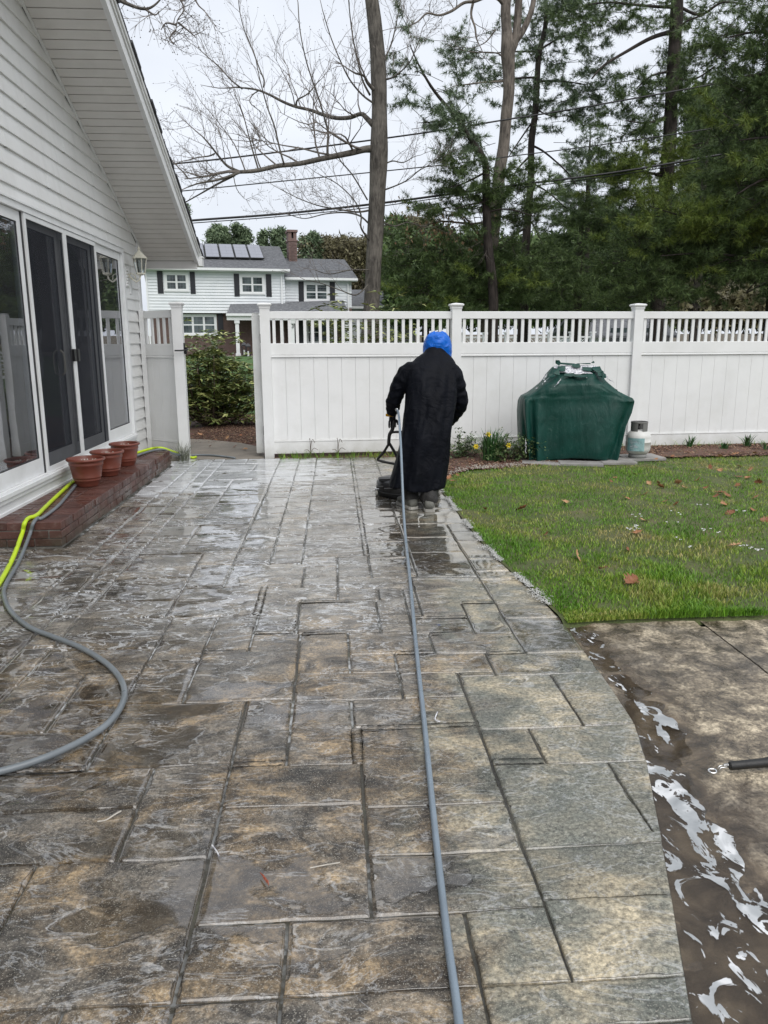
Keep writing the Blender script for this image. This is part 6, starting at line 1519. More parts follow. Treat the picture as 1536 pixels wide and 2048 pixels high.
# ------------------------------------------------------------------ overhead wires
M['wire'] = simple('black_cable', (.012, .012, .014), .5)
def wire(pts, r_, label, y=19.0):
    P = [tuple(uy(a, c, y)) for a, c in pts]; b = B(); b.tube(spline(P, 5), r_, 5); tag(b.build('utility_wire', M['wire'], None, True), label, 'cable', 'utility wires crossing the sky')
wire([(150, 340), (345, 328), (560, 304), (745, 280), (880, 261), (996, 242), (1188, 211), (1489, 156), (1700, 105)], .019, 'uppermost cable of those crossing the sky')
wire([(200, 398), (427, 376), (640, 355), (780, 341), (913, 327), (1026, 312), (1243, 284), (1700, 215)], .013, 'thin cable second from the top of those crossing the sky')
wire([(150, 460), (384, 441), (560, 428), (740, 409), (880, 391), (1026, 371), (1282, 337), (1700, 262)], .026, 'thick lower cable of those crossing the sky')
wire([(150, 463), (402, 445), (560, 433), (740, 415), (880, 396), (1026, 377), (1282, 343), (1700, 270)], .011, 'thin lowest cable hugging the thick one', 19.05)

# ------------------------------------------------------------------ trees
def bark(name, a, b_, sc):
    t = NT(name); P = t.pos(); n = t.noise(sc, 7, .65, .6, t.mapping(P, (1, 1, .22))); c = t.ramp(n, [(.35, a), (.65, b_)]); c = t.mix(t.ramp(t.noise(2.2, 5), [(.5, 0), (.7, .5)]), c, tuple(x*1.5 for x in b_)); t.put(col=c, rough=.9, spec=.2); t.bump(n, .9, .03); return t.m
M['bark_oak'] = bark('oak_bark', (.045, .041, .036), (.15, .137, .118), 22)
M['bark_pale'] = bark('pale_oak_bark', (.06, .052, .045), (.19, .165, .14), 18)
M['bark_pine'] = bark('dark_pine_bark', (.016, .014, .013), (.055, .046, .04), 16)
M['twig'] = simple('bare_twig', (.15, .13, .115), .8, .2, 10)
def needles(name, stops):
    t = NT(name); r = t.island(); n = t.noise(.9, 3); t.put(col=t.ramp(t.math('ADD', t.math('MULTIPLY', r, .5), t.math('MULTIPLY', n, .5)), stops), rough=.5, spec=.3); return t.m
M['needle_d'] = needles('dark_pine_needles', [(.25, (.034, .060, .020)), (.5, (.078, .125, .040)), (.75, (.145, .205, .068))])
M['needle_b'] = needles('blue_green_needles', [(.25, (.058, .092, .050)), (.5, (.115, .165, .088)), (.75, (.19, .25, .14))])
M['needle_y'] = needles('yellow_green_needles', [(.25, (.060, .10, .018)), (.5, (.115, .165, .028)), (.75, (.19, .24, .050))])
M['far_leaf'] = needles('far_brownish_twigs', [(.25, (.075, .068, .04)), (.5, (.13, .115, .065)), (.75, (.17, .16, .08))])
M['deadleaf'] = needles('clinging_dead_leaves', [(.25, (.22, .13, .07)), (.75, (.38, .25, .14))])
def wtrunk(pts, y, widths, yf=None):
    """pts: photo px along the trunk; widths in px"""
    P = []; R = []
    for (a, c), w in zip(pts, widths):
        q = uy(a, c, y); P.append(Vector(q)); dpt = float((q-CP)@fw); R.append(w/2/FPX*dpt)
    return P, R
def rough_tube(b, P, R, seg=14, amp=.06, n=5):
    S_ = spline(P, n); RR = spline([(r_, 0, 0) for r_ in R], n); b2 = B(); b2.tube(S_, [r_.x for r_ in RR], seg)
    b2.v = [(v[0]*1, v[1], v[2]) for v in b2.v]
    for i in range(len(S_)):
        for k in range(seg):
            v = Vector(b2.v[i*seg+k]); c = S_[i]; d = v-c; w = 1+amp*fbm(d.x*14+c.x, d.y*14, c.z*1.6, 3); b2.v[i*seg+k] = tuple(c+d*w)
    b.add(b2.v, b2.f); return S_, [r_.x for r_ in RR]
def grow(tw, p, d, L_, r_, depth, rnd, up=.25, segs=5, buds=None):
    """random bare branch: a wandering tapered tube with side shoots"""
    P = [p]; q = p.copy(); dd = d.normalized()
    for i in range(segs):
        dd = (dd+Vector((rnd.gauss(0, .16), rnd.gauss(0, .16), rnd.gauss(0, .13)+up*.10))).normalized(); q = q+dd*(L_/segs); P.append(q.copy())
    tw.tube(P, [r_*(1-.75*i/segs) for i in range(segs+1)], 3 if r_ < .012 else 5, False)
    if buds is not None and depth == 0: buds.append(P[-1])
    if depth > 0:
        m = rnd.randint(4, 6) if depth > 1 else rnd.randint(3, 5)
        for i in range(m):
            t_ = rnd.uniform(.25, 1.0); k = min(segs-1, int(t_*segs)); o = P[k].lerp(P[k+1], t_*segs-k if k < segs else 0)
            ax = (P[k+1]-P[k]).normalized(); s_ = ax.cross(Vector((rnd.gauss(0, 1), rnd.gauss(0, 1), rnd.gauss(0, 1)))).normalized(); nd = (ax*.75+s_*rnd.uniform(.55, .95)+Vector((0, 0, up*.5))).normalized()
            grow(tw, o, nd, L_*rnd.uniform(.38, .62), max(.0035, r_*.5), depth-1, rnd, up, max(3, segs-1), buds)
def build_buds(buds, name, parent, rnd):
    b = B()
    for p in buds[:2600]:
        s_ = .009; b.add([(p.x-s_, p.y, p.z), (p.x+s_, p.y, p.z), (p.x, p.y-s_, p.z+s_), (p.x, p.y, p.z+s_*2), (p.x, p.y+s_, p.z)], [(0, 1, 2), (0, 2, 3), (1, 3, 2), (0, 4, 1), (0, 3, 4), (1, 4, 3)])
    tag(b.build(name, M['twig'], parent), kind='stuff')
# centre oak: leafless
rnd = random.Random(21)
OY = 18.0
oak = thing('oak_tree', 'tall leafless oak with one long low limb, centre of the sky', 'tree', tuple(Vector(uy(744, 640, OY))*1.0-Vector((0, 0, float(uy(744, 640, OY)[2])-.1))))
def rel(v): return Vector(v)-oak.location
b = B(); P, R = wtrunk([(742, 700), (743, 620), (746, 560), (751, 460), (755, 380), (758, 300), (759, 230), (757, 150), (752, 70), (741, -20), (728, -120), (722, -260)], OY, [44, 33, 31, 32, 32, 36, 31, 31, 29, 27, 25, 20])
rough_tube(b, [rel(p) for p in P], R, 16); b.build('trunk', M['bark_oak'], oak, True)
twg = B(); buds = []
def limb(pts, widths, ys, shoots, depth=3, up=.3, smin=.8, smax=2.2, treeo=None, bk='bark_oak', y0=OY, twb=None, bl=None, reverse=False):
    treeo = treeo or oak; twb = twb if twb is not None else twg; bl = bl if bl is not None else buds
    P = [Vector(uy(a, c, y0+dy))-treeo.location for (a, c), dy in zip(pts, ys)]; R = [w/2/FPX*(y0*1.03)*.82 for w in widths]; shoots = max(3, int(shoots*.8)); b = B(); S_, RR = rough_tube(b, P, R, 8, .08, 5); b.build('limb', M[bk], treeo, True)
    for i in range(shoots):
        t_ = .15+.85*(i+rnd.random())/shoots; k = min(len(S_)-2, int(t_*(len(S_)-1))); ax = (S_[k+1]-S_[k]).normalized(); nd = (ax*.5+Vector((rnd.gauss(0, .35), rnd.gauss(0, .5), abs(rnd.gauss(.5, .45)) if up > 0 else rnd.gauss(0, .5)))).normalized()
        grow(twb, S_[k], nd, rnd.uniform(smin, smax)*(1.15-.3*t_), max(.007, RR[k]*.42), depth-1, rnd, up, 5, bl)
    grow(twb, S_[-1], (S_[-1]-S_[-2]), smax*.6, max(.006, RR[-1]), depth-1, rnd, up, 5, bl); return S_
limb([(744, 298), (728, 299), (700, 306), (650, 316), (600, 327), (555, 332), (515, 341), (480, 344)], [17, 14, 12, 11, 10, 9, 8, 7], [0, -.1, -.3, -.6, -.9, -1.1, -1.3, -1.4], 11, 3, .5, .7, 1.9)
limb([(480, 344), (455, 332), (438, 313), (420, 290), (405, 273)], [6, 5, 4, 3.4, 2.6], [-1.4, -1.4, -1.5, -1.6, -1.6], 8, 3, .2, .6, 1.4)
limb([(480, 344), (455, 354), (425, 362), (400, 366), (376, 374)], [6, 5, 4, 3, 2.4], [-1.4, -1.5, -1.6, -1.8, -1.8], 8, 3, .0, .5, 1.2)
limb([(470, 350), (435, 368), (400, 388), (368, 406)], [5, 4, 3, 2.4], [-1.4, -1.3, -1.2, -1.0], 6, 3, .1, .5, 1.0)
limb([(430, 307), (418, 312), (395, 315), (378, 320)], [3.4, 3, 2.4, 2], [-1.5, -1.5, -1.6, -1.7], 5, 2, .2, .5, 1.0)
limb([(746, 250), (733, 236), (722, 228), (700, 235), (672, 236), (645, 229), (620, 220), (590, 213), (565, 203), (540, 190), (515, 180), (490, 176)], [13, 11, 9, 9, 8.5, 8, 7, 6.5, 6, 5, 4.5, 4], [0, .1, .2, .4, .6, .8, 1.0, 1.1, 1.2, 1.3, 1.4, 1.5], 12, 3, .5, .6, 1.7)
limb([(485, 178), (462, 160), (440, 135), (420, 118), (400, 100)], [4, 3.4, 2.8, 2.2, 1.8], [1.5, 1.4, 1.4, 1.3, 1.3], 9, 3, .3, .5, 1.2)
limb([(592, 213), (595, 200), (612, 190), (625, 178), (635, 165)], [5, 4, 3, 2.6, 2], [1.1, 1, .9, .8, .8], 5, 2, .4, .4, 1.0)
limb([(520, 180), (505, 190), (500, 205), (520, 222)], [3, 2.6, 2, 1.6], [1.4, 1.4, 1.3, 1.3], 5, 2, -.1, .4, .8)
limb([(655, 312), (655, 295), (656, 265), (650, 240), (640, 205), (628, 170), (612, 120), (600, 60), (596, 5)], [5.5, 5, 4.5, 4, 3.6, 3.2, 2.6, 2.2, 1.8], [-.6]*9, 11, 2, .6, .5, 1.3)
limb([(568, 328), (560, 300), (548, 250), (535, 215), (520, 160), (510, 110)], [4, 3.6, 3.2, 2.6, 2, 1.5], [-1.1, -1.1, -1.2, -1.2, -1.3, -1.3], 8, 2, .6, .5, 1.2)
limb([(517, 340), (505, 300), (495, 262), (485, 225), (470, 190)], [3.4, 3, 2.4, 2, 1.5], [-1.3]*5, 7, 2, .5, .5, 1.2)
limb([(527, 175), (528, 160), (520, 140), (505, 100), (490, 65), (480, 25), (476, -10)], [4, 3.6, 3, 2.6, 2.2, 1.8, 1.4], [1.3]*7, 10, 2, .6, .4, 1.1)
limb([(740, 190), (725, 160), (715, 120), (705, 70), (698, 10), (694, -60)], [5, 4.4, 3.6, 3, 2.4, 1.8], [.2, .3, .5, .6, .7, .8], 11, 2, .6, .5, 1.3)
limb([(745, 205), (725, 190), (700, 160), (680, 120), (660, 70), (645, 20)], [4.6, 4, 3.4, 2.8, 2.2, 1.6], [-.2, -.3, -.4, -.5, -.6, -.7], 10, 2, .5, .5, 1.2)
limb([(748, 180), (735, 165), (728, 152), (712, 147)], [9, 7, 5, 4], [-.2, -.3, -.4, -.5], 5, 2, .4, .4, .9)
limb([(765, 160), (785, 155), (805, 140), (822, 120), (835, 90)], [5, 4, 3.2, 2.4, 1.8], [0, -.2, -.3, -.5, -.6], 9, 3, .5, .5, 1.3)
limb([(768, 120), (782, 90), (792, 50), (800, 5)], [4, 3.2, 2.6, 2], [.1, .2, .3, .4], 8, 3, .5, .5, 1.2)
limb([(742, 420), (715, 424), (680, 419), (640, 412), (600, 398), (560, 378)], [4.5, 4, 3.4, 2.6, 2, 1.5], [0, -.2, -.5, -.7, -.9, -1], 9, 3, .2, .5, 1.2)
limb([(740, 450), (720, 432), (690, 425), (650, 428), (610, 437), (580, 430)], [4.5, 4, 3.4, 2.6, 2, 1.5], [0, .2, .4, .5, .5, .5], 9, 3, .1, .5, 1.2)
limb([(738, 480), (722, 455), (722, 430), (708, 400), (675, 368), (640, 350)], [4.5, 4, 3.4, 2.6, 2, 1.5], [-.1, -.3, -.3, -.4, -.4, -.5], 8, 2, .1, .5, 1.1)
limb([(735, 400), (705, 350), (680, 320), (668, 290)], [3.6, 3, 2.4, 2], [.2, .3, .3, .4], 6, 2, .3, .4, 1.1)
limb([(736, 570), (712, 590), (680, 580), (640, 566), (610, 560)], [3.6, 3, 2.4, 1.8, 1.4], [-.2, -.4, -.6, -.8, -1], 6, 2, .1, .4, .9)
limb([(738, 540), (700, 540), (660, 548), (630, 540)], [3, 2.6, 2, 1.5], [-.2, -.4, -.6, -.8], 5, 2, .1, .4, .9)
limb([(768, 380), (790, 372), (815, 360), (840, 340), (862, 330)], [4, 3.2, 2.6, 2, 1.5], [0, -.3, -.5, -.7, -.8], 8, 3, .3, .4, 1.1)
limb([(766, 445), (790, 452), (815, 445), (842, 452)], [4, 3, 2.4, 1.8], [.1, .2, .3, .3], 7, 2, .2, .4, 1.0)
limb([(766, 330), (785, 322), (806, 325), (825, 315)], [3.6, 3, 2.4, 1.8], [.1, .2, .3, .3], 6, 2, .3, .4, 1.0)
tag(twg.build('twigs', M['twig'], oak), kind='stuff'); build_buds(buds, 'buds', oak, rnd)
# twigs of an oak hanging into the top left of the sky
ov = thing('oak_tree', 'bare budding oak twigs hanging in from above the roof at top left', 'tree', (-7.5, 14, 0)); twg2 = B(); buds2 = []
b = B(); b.tube([(0, 0, 0), (.1, 0, 4), (.0, .1, 8), (.3, 0, 11.5)], [.24, .21, .17, .12], 12); b.build('trunk', M['bark_oak'], ov, True)
P0_ = [Vector(uy(a, c, 12.5))-ov.location for a, c in ((205, -60), (228, -10), (256, 8), (290, 18), (312, 8), (330, -14))]
b = B(); b.tube(spline([Vector((.1, 0, 9.5))]+[P0_[0]+Vector((-1, .3, .8))]+P0_, 4), [.05*(1-.03*i) for i in range(29)], 5); b.build('limb', M['bark_oak'], ov, True)
for pts in (((320, -40), (345, -20), (362, 2), (368, 20), (355, 40), (352, 60)), ((362, 2), (385, -5), (398, 12), (410, 22)), ((352, 60), (340, 75), (348, 90)), ((290, 18), (310, 30), (318, 22)), ((356, 45), (375, 60), (392, 75)), ((256, 8), (245, -6), (240, -20)), ((352, 50), (332, 46), (322, 60))):
    P = [Vector(uy(a, c, 12.5))-ov.location for a, c in pts]; twg2.tube(spline(P, 3), [.016*(1-.6*i/(3*(len(P)-1))) for i in range(3*(len(P)-1)+1)], 4, False)
    for k in range(5):
        o = spline(P, 3)[rnd.randint(1, 3*(len(P)-1)-1)]; grow(twg2, o, Vector((rnd.gauss(.2, 1), rnd.gauss(0, .6), rnd.gauss(-.3, .6))), rnd.uniform(.25, .55), .007, 1, rnd, -.1, 4, buds2)
tag(twg2.build('twigs', M['twig'], ov), kind='stuff'); build_buds(buds2, 'buds', ov, rnd)
# ------------------------------------------------------------------ needle foliage
def pine_mesh(name, clumps, parent, mat, y0, rnd_seed=0, nl=.15, nw=.0110, per=15):
    """clumps: (cx, cy, rx, ry, dy, amount) in the close-up of the upper right quarter (2.032 px per photo px)"""
    rg = np.random.default_rng(rnd_seed); T = []; D = []; tb = B()
    for (cx, cy, rx, ry, dy, am) in clumps:
        px_, py_ = 780+cx/2.032, cy/2.032; y = y0+dy; c = uy(px_, py_, y); dep = float((c-CP)@fw); sx, sz = rx/2.032/FPX*dep, ry/2.032/FPX*dep; sy = max(.5, sx*.7)
        n = max(3, int(am*33*(sx*sz)**.75))
        for i in range(n):
            v = rg.normal(0, .55, 3); nv = np.linalg.norm(v)
            if nv > 1.15: v *= 1.15/nv
            o = c+v*np.array([sx, sy, sz]); out_ = v*np.array([sx, sy, sz*.4]); out_ = out_/(np.linalg.norm(out_)+1e-6); d = out_*.9+rg.normal(0, .55, 3)*np.array([1, 1, .45])+np.array([0, 0, .05]); d /= np.linalg.norm(d); L_ = rg.uniform(.35, .85)
            q = o+d*L_+np.array([0, 0, .10*L_]); m = int(L_/.055)
            tb.tube([o-d*.2, o, (o+q)/2-np.array([0, 0, .03]), q], [.008, .007, .005, .003], 3, False)
            t_ = np.linspace(.15, 1, m)[:, None]; pts = o+(q-o)*t_-np.array([0, 0, .03])*(4*t_*(1-t_))+rg.normal(0, .022, (m, 3)); T.append(pts); D.append(np.repeat(d[None], m, 0))
            # side sprays
            for s_ in range(rg.integers(2, 5)):
                a = rg.uniform(.25, .85); s0 = o+(q-o)*a; sd = d*.6+rg.normal(0, .6, 3)*np.array([1, 1, .4]); sd /= np.linalg.norm(sd); l2 = rg.uniform(.15, .38); m2 = max(3, int(l2/.06)); t2 = np.linspace(.2, 1, m2)[:, None]; T.append(s0+sd*l2*t2+rg.normal(0, .015, (m2, 3))); D.append(np.repeat(sd[None], m2, 0))
    T = np.concatenate(T); D = np.concatenate(D); n = len(T)
    rv = rg.normal(0, 1, (n, per, 3)); rv /= np.linalg.norm(rv, axis=2, keepdims=True); nd = D[:, None, :]*.75+rv*.8; nd[..., 2] -= .08; nd /= np.linalg.norm(nd, axis=2, keepdims=True); Ln = nl*rg.uniform(.6, 1.15, (n, per, 1))
    sd = np.cross(nd, rg.normal(0, 1, (n, per, 3))); sd /= (np.linalg.norm(sd, axis=2, keepdims=True)+1e-9)
    r0_ = T[:, None, :]+nd*.006; V = np.stack([r0_-sd*nw/2, r0_+sd*nw/2, r0_+nd*Ln], 2).reshape(-1, 3)-np.array(parent.location)
    F = np.arange(len(V)).reshape(-1, 3); me = fastmesh('needles', V, F, mat); tag(link('needles', me, parent), kind='stuff')
    tb.v = [(v[0]-parent.location.x, v[1]-parent.location.y, v[2]-parent.location.z) for v in tb.v]; tag(tb.build('twigs', M['bark_pine'], parent), kind='stuff'); return len(F)
tot = 0
def c7(cx, cy): return (780+cx/2.032, cy/2.032)
def pine(label, y, tr, widths, groups, bark_='bark_pine', limbs=(), seed=1, name='pine_tree', group=None):
    global tot
    base = uy(*c7(*tr[0]), y); t = thing(name, label, 'tree', (float(base[0]), y, float(terrain_z(base[0], y))), 0, group)
    b = B(); P, R = wtrunk([c7(*q) for q in tr], y, [w/2.032 for w in widths]); P = [Vector((P[0].x, y, t.location.z-.1))]+P; R = [R[0]*1.15]+R
    rough_tube(b, [p-t.location for p in P], R, 14, .08); b.build('trunk', M[bark_], t, True)
    r2 = random.Random(seed)
    for (pts, w0, w1) in limbs:
        Q = [Vector(uy(*c7(a, c), y-.25*i)) - t.location for i, (a, c) in enumerate(pts)]; b = B(); S_ = spline(Q, 5); n = len(S_); dep = y*1.03; b.tube(S_, [(w0+(w1-w0)*i/(n-1))/2.032/2/FPX*dep for i in range(n)], 7); b.build('limb', M[bark_], t, True)
    for (cl, mt) in groups: tot += pine_mesh('needles', cl, t, M[mt], y, seed); seed += 1
    return t
# leaning pine in front of the pale oak
pine('leaning pine with airy blue green tufts left of the pale trunked oak', 18.6, [(420, 1240), (400, 1000), (390, 800), (385, 660), (330, 570), (270, 480), (180, 370), (120, 270), (80, 180)], [40, 36, 32, 28, 20, 16, 12, 8, 4],
     [([(110, 290, 55, 60, -.3, .55), (190, 345, 60, 50, 0, .8), (110, 400, 45, 45, .3, .5), (250, 430, 75, 60, 0, 1.0), (120, 500, 70, 42, .2, .9), (300, 485, 60, 60, -.2, 1.0), (220, 520, 60, 35, .2, .6), (330, 575, 55, 60, 0, 1.0), (390, 560, 45, 60, .2, 1.0), (265, 625, 45, 25, 0, .5), (70, 160, 25, 60, 0, .3)], 'needle_b'),
      ([(380, 690, 120, 80, 0, 1.6), (290, 740, 80, 60, 0, 1.3), (300, 830, 110, 70, .2, 1.6), (430, 830, 120, 80, .2, 1.5), (470, 740, 60, 50, 0, .9), (250, 690, 40, 40, 0, .5), (530, 850, 90, 50, 0, 1.2), (600, 880, 80, 35, -.2, 1.0), (250, 870, 70, 45, 0, .9)], 'needle_d')],
     limbs=(((385, 660), (300, 740), (240, 760)), 9, 3) and ((((388, 700), (300, 745), (240, 760)), 9, 3), (((330, 570), (310, 540), (290, 490)), 10, 4), (((270, 480), (200, 492), (110, 500)), 7, 2), (((180, 370), (130, 300), (100, 290)), 6, 2), (((395, 820), (330, 830), (260, 850)), 9, 3), (((400, 860), (480, 850), (590, 880)), 9, 3)), seed=31)
# pale oak with fork
oak2 = thing('oak_tree', 'pale barked forked oak rising left of the thin dark pine', 'tree', (float(uy(*c7(400, 1200), 20)[0]), 20, float(terrain_z(4, 20))))
def trunk2(tr, widths, nm='trunk', seg=14):
    b = B(); P, R = wtrunk([c7(*q) for q in tr], 20, [w/2.032 for w in widths]); rough_tube(b, [p-oak2.location for p in P], R, seg, .08); b.build(nm, M['bark_pale'], oak2, True)
trunk2([(395, 1350), (398, 1150), (412, 1000), (430, 850), (445, 700), (462, 600), (472, 480), (482, 380), (482, 280), (478, 210), (474, 120), (470, 40), (478, -60)], [66, 60, 54, 50, 48, 46, 46, 46, 50, 58, 42, 40, 36])
trunk2([(486, 215), (508, 165), (518, 90), (522, 20), (528, -60)], [42, 34, 32, 30, 28], 'limb', 10); trunk2([(508, 170), (540, 125), (565, 70), (580, 20), (592, -60)], [30, 26, 24, 22, 18], 'limb', 10)
twg3 = B(); bu3 = []
def limb2(pts, w, sh, depth=3, up=.3, a=.5, c=1.4): limb([c7(*q) for q in pts], [x/2.032 for x in w], [-.1*i for i in range(len(pts))], sh, depth, up, a, c, oak2, 'bark_pale', 20.0, twg3, bu3)
limb2([(470, 30), (440, -5), (400, -15), (345, 5), (300, 12), (250, 45), (200, 62), (150, 55), (110, 90), (60, 110)], [20, 17, 15, 14, 12, 11, 9, 8, 6, 4], 12, 3, .1)
limb2([(338, 10), (330, 60), (345, 110), (350, 150), (360, 178)], [12, 10, 9, 8, 5], 6, 2, .0, .4, .9)
limb2([(468, 240), (430, 215), (340, 212), (280, 200)], [8, 6, 5, 3], 5, 2, .2, .4, .9); limb2([(460, 330), (380, 335), (300, 345), (260, 350)], [9, 7, 6, 4], 7, 2, .2, .4, 1.0)
limb2([(400, 900), (340, 910), (280, 905), (200, 900), (140, 920)], [14, 11, 9, 7, 4], 9, 3, .0); limb2([(400, 980), (370, 960), (340, 930), (300, 880), (240, 860)], [14, 12, 9, 7, 4], 9, 3, .1)
limb2([(430, 120), (390, 170), (350, 190)], [7, 5, 3], 5, 2, .1, .4, .9)
tag(twg3.build('twigs', M['twig'], oak2), kind='stuff')
# dead leaves that cling on
rg = np.random.default_rng(5); b = B()
for k in range(420):
    cx, cy = random.gauss(200, 90), random.gauss(930, 55); q = uy(*c7(cx, cy), 19.3+random.uniform(-.5, .5)); q = Vector(q)-oak2.location; s_ = random.uniform(.02, .045); a = Vector((random.gauss(0, 1), random.gauss(0, 1), random.gauss(0, 1))).normalized()*s_; c_ = Vector((random.gauss(0, .4), random.gauss(0, .4), -1)).normalized()*s_*2; b.add([q, q+a+c_*.5, q+c_, q-a+c_*.5], [(0, 1, 2, 3)])
tag(b.build('dead_leaves', M['deadleaf'], oak2), kind='stuff')
pine('thin dark straight pine between the pale oak and the open sky', 22, [(545, 1180), (552, 1000), (562, 860), (572, 720), (575, 580), (590, 460), (598, 330), (605, 220), (625, 140), (635, 60), (630, -60)], [40, 34, 30, 28, 27, 25, 24, 22, 20, 17, 14],
     [([(620, 60, 90, 60, 0, 1.2), (560, 140, 60, 60, 0, .9), (700, 60, 110, 60, 0, 1.4), (780, 130, 100, 60, 0, 1.3), (690, 180, 90, 60, 0, 1.1), (620, 250, 60, 60, 0, .8), (330, 175, 70, 38, -.4, .9), (280, 195, 60, 30, -.4, .6), (340, 265, 70, 50, -.4, .9), (400, 210, 50, 40, -.2, .7), (430, 380, 55, 50, -.4, 1.0), (480, 330, 40, 40, -.4, .8), (700, 290, 90, 60, 0, 1.1), (790, 330, 75, 60, 0, 1.1), (720, 390, 110, 60, 0, 1.4), (650, 480, 100, 45, 0, 1.1), (740, 465, 80, 35, 0, .8), (680, 560, 90, 50, .3, .6), (560, 420, 40, 40, 0, .6), (560, 560, 40, 60, .2, .5), (800, 230, 70, 50, 0, .8), (240, 160, 40, 20, -.5, .4), (850, 380, 50, 45, 0, .5)], 'needle_b')],
     limbs=((((600, 315), (520, 318), (420, 330), (290, 345)), 9, 3), (((612, 200), (700, 150), (800, 130)), 8, 3), (((598, 330), (700, 330), (800, 345)), 9, 3), (((575, 590), (630, 620), (720, 700), (760, 760)), 9, 3), (((562, 640), (510, 700), (480, 790)), 8, 3), (((575, 500), (520, 580), (480, 640)), 7, 3), (((570, 740), (640, 780), (720, 850)), 8, 3), (((560, 920), (500, 960), (450, 1010)), 10, 3), (((575, 900), (600, 950), (630, 1010)), 7, 2), (((590, 440), (650, 470), (740, 470)), 7, 2), (((632, 60), (700, 40), (780, 60)), 7, 2), (((605, 210), (500, 210), (400, 215), (320, 195)), 7, 2)), seed=41)
# smaller pine in the gap and its neighbours, farther off
pine('small bright spired pine far off in the gap of sky right of centre', 34, [(800, 1250), (802, 900), (806, 700), (812, 590), (815, 530)], [26, 20, 14, 8, 3],
     [([(812, 560, 35, 35, 0, .7), (808, 620, 60, 45, 0, 1.1), (800, 690, 90, 55, 0, 1.5), (740, 740, 90, 60, 0, 1.4), (860, 760, 90, 60, 0, 1.4), (800, 830, 150, 70, 0, 2.4)], 'needle_b')], seed=51)
pine('broad dark pine low behind the fence at left of the grill', 21, [(760, 1300), (765, 1150), (772, 1000), (778, 900)], [36, 32, 26, 16],
     [([(740, 850, 90, 50, .2, 1.2), (830, 900, 110, 60, 0, 1.6), (900, 850, 90, 60, 0, 1.4), (740, 930, 45, 30, .3, .5), (880, 970, 120, 60, 0, 1.8), (800, 1060, 150, 70, 0, 2.4), (760, 1180, 170, 80, 0, 2.6), (930, 1090, 120, 80, 0, 2.0), (940, 1190, 140, 60, 0, 2.0)], 'needle_d')],
     limbs=((((770, 1000), (840, 960), (900, 900)), 10, 3), (((765, 1100), (680, 1080), (620, 1060)), 10, 3)), seed=61)
pine('low spreading pine boughs above the fence beside the leafless oak', 19.5, [(250, 1300), (262, 1180), (270, 1080)], [34, 28, 20],
     [([(60, 1040, 90, 50, .3, 1.4), (170, 1030, 120, 50, 0, 1.9), (120, 1120, 120, 60, 0, 2.0), (260, 1090, 130, 70, 0, 2.3), (160, 1200, 110, 45, -.3, 1.7), (290, 1200, 140, 60, 0, 2.4), (400, 1120, 120, 80, 0, 2.1), (450, 1210, 130, 60, 0, 2.1), (520, 1090, 110, 70, .2, 2.0), (580, 1180, 120, 70, 0, 2.1), (620, 1090, 90, 60, 0, 1.4), (650, 1220, 110, 50, 0, 1.7), (350, 1000, 120, 45, .4, 1.2), (500, 990, 70, 50, .4, .8), (190, 970, 60, 40, .2, .5)], 'needle_d'), ([(130, 1180, 90, 40, -.6, .8), (500, 1190, 90, 35, -.6, .6), (400, 1150, 80, 30, -.7, .5)], 'needle_y')], seed=71)
pine('tallest pine with the thick dark straight trunk at right of centre', 20.5, [(1085, 1330), (1092, 1200), (1102, 1080), (1112, 900), (1122, 740), (1135, 590), (1142, 440), (1150, 300), (1158, 160), (1164, 60), (1170, -80)], [62, 60, 57, 55, 56, 54, 52, 52, 50, 52, 44],
     [([(900, 40, 130, 45, -.3, 1.3), (1010, 25, 120, 45, -.2, 1.3), (830, 110, 80, 45, -.2, .8), (1000, 110, 70, 25, 0, .5), (1230, 60, 70, 60, 0, .8), (1330, 110, 90, 50, 0, 1.1), (1050, 300, 55, 45, .3, .8), (960, 350, 40, 30, .2, .4), (1080, 400, 100, 60, .3, 1.4), (960, 470, 80, 60, 0, 1.3), (1050, 500, 90, 60, .2, 1.3), (1000, 590, 110, 70, 0, 1.8), (930, 640, 50, 50, 0, .8), (1200, 240, 60, 50, .3, .8), (1220, 330, 90, 60, .4, 1.3), (1290, 260, 90, 70, .5, 1.4), (1200, 440, 80, 70, .5, 1.4), (1280, 480, 80, 60, .6, 1.2), (1240, 580, 90, 60, .6, 1.2)], 'needle_d'),
      ([(1000, 690, 130, 50, -.2, 1.6), (900, 690, 50, 35, 0, .6), (1080, 620, 80, 50, -.4, 1.2), (960, 780, 120, 60, -.2, 1.9), (1080, 740, 110, 60, -.3, 1.8)], 'needle_y')],
     limbs=((((1140, 130), (1060, 155), (960, 210), (870, 265), (820, 320)), 17, 5), (((1160, 30), (1050, 25), (900, 10), (800, 20)), 12, 5), (((1165, 20), (1260, 60), (1350, 10), (1450, 20)), 12, 5), (((1140, 290), (1060, 310), (990, 370)), 10, 3), (((1135, 470), (1050, 500), (960, 490)), 12, 3), (((1150, 320), (1240, 320), (1320, 270)), 11, 3), (((1130, 620), (1200, 600), (1270, 580)), 10, 3), (((1120, 720), (1040, 700), (930, 700)), 12, 3), (((1150, 150), (1200, 90), (1280, 60)), 11, 4)), seed=81)
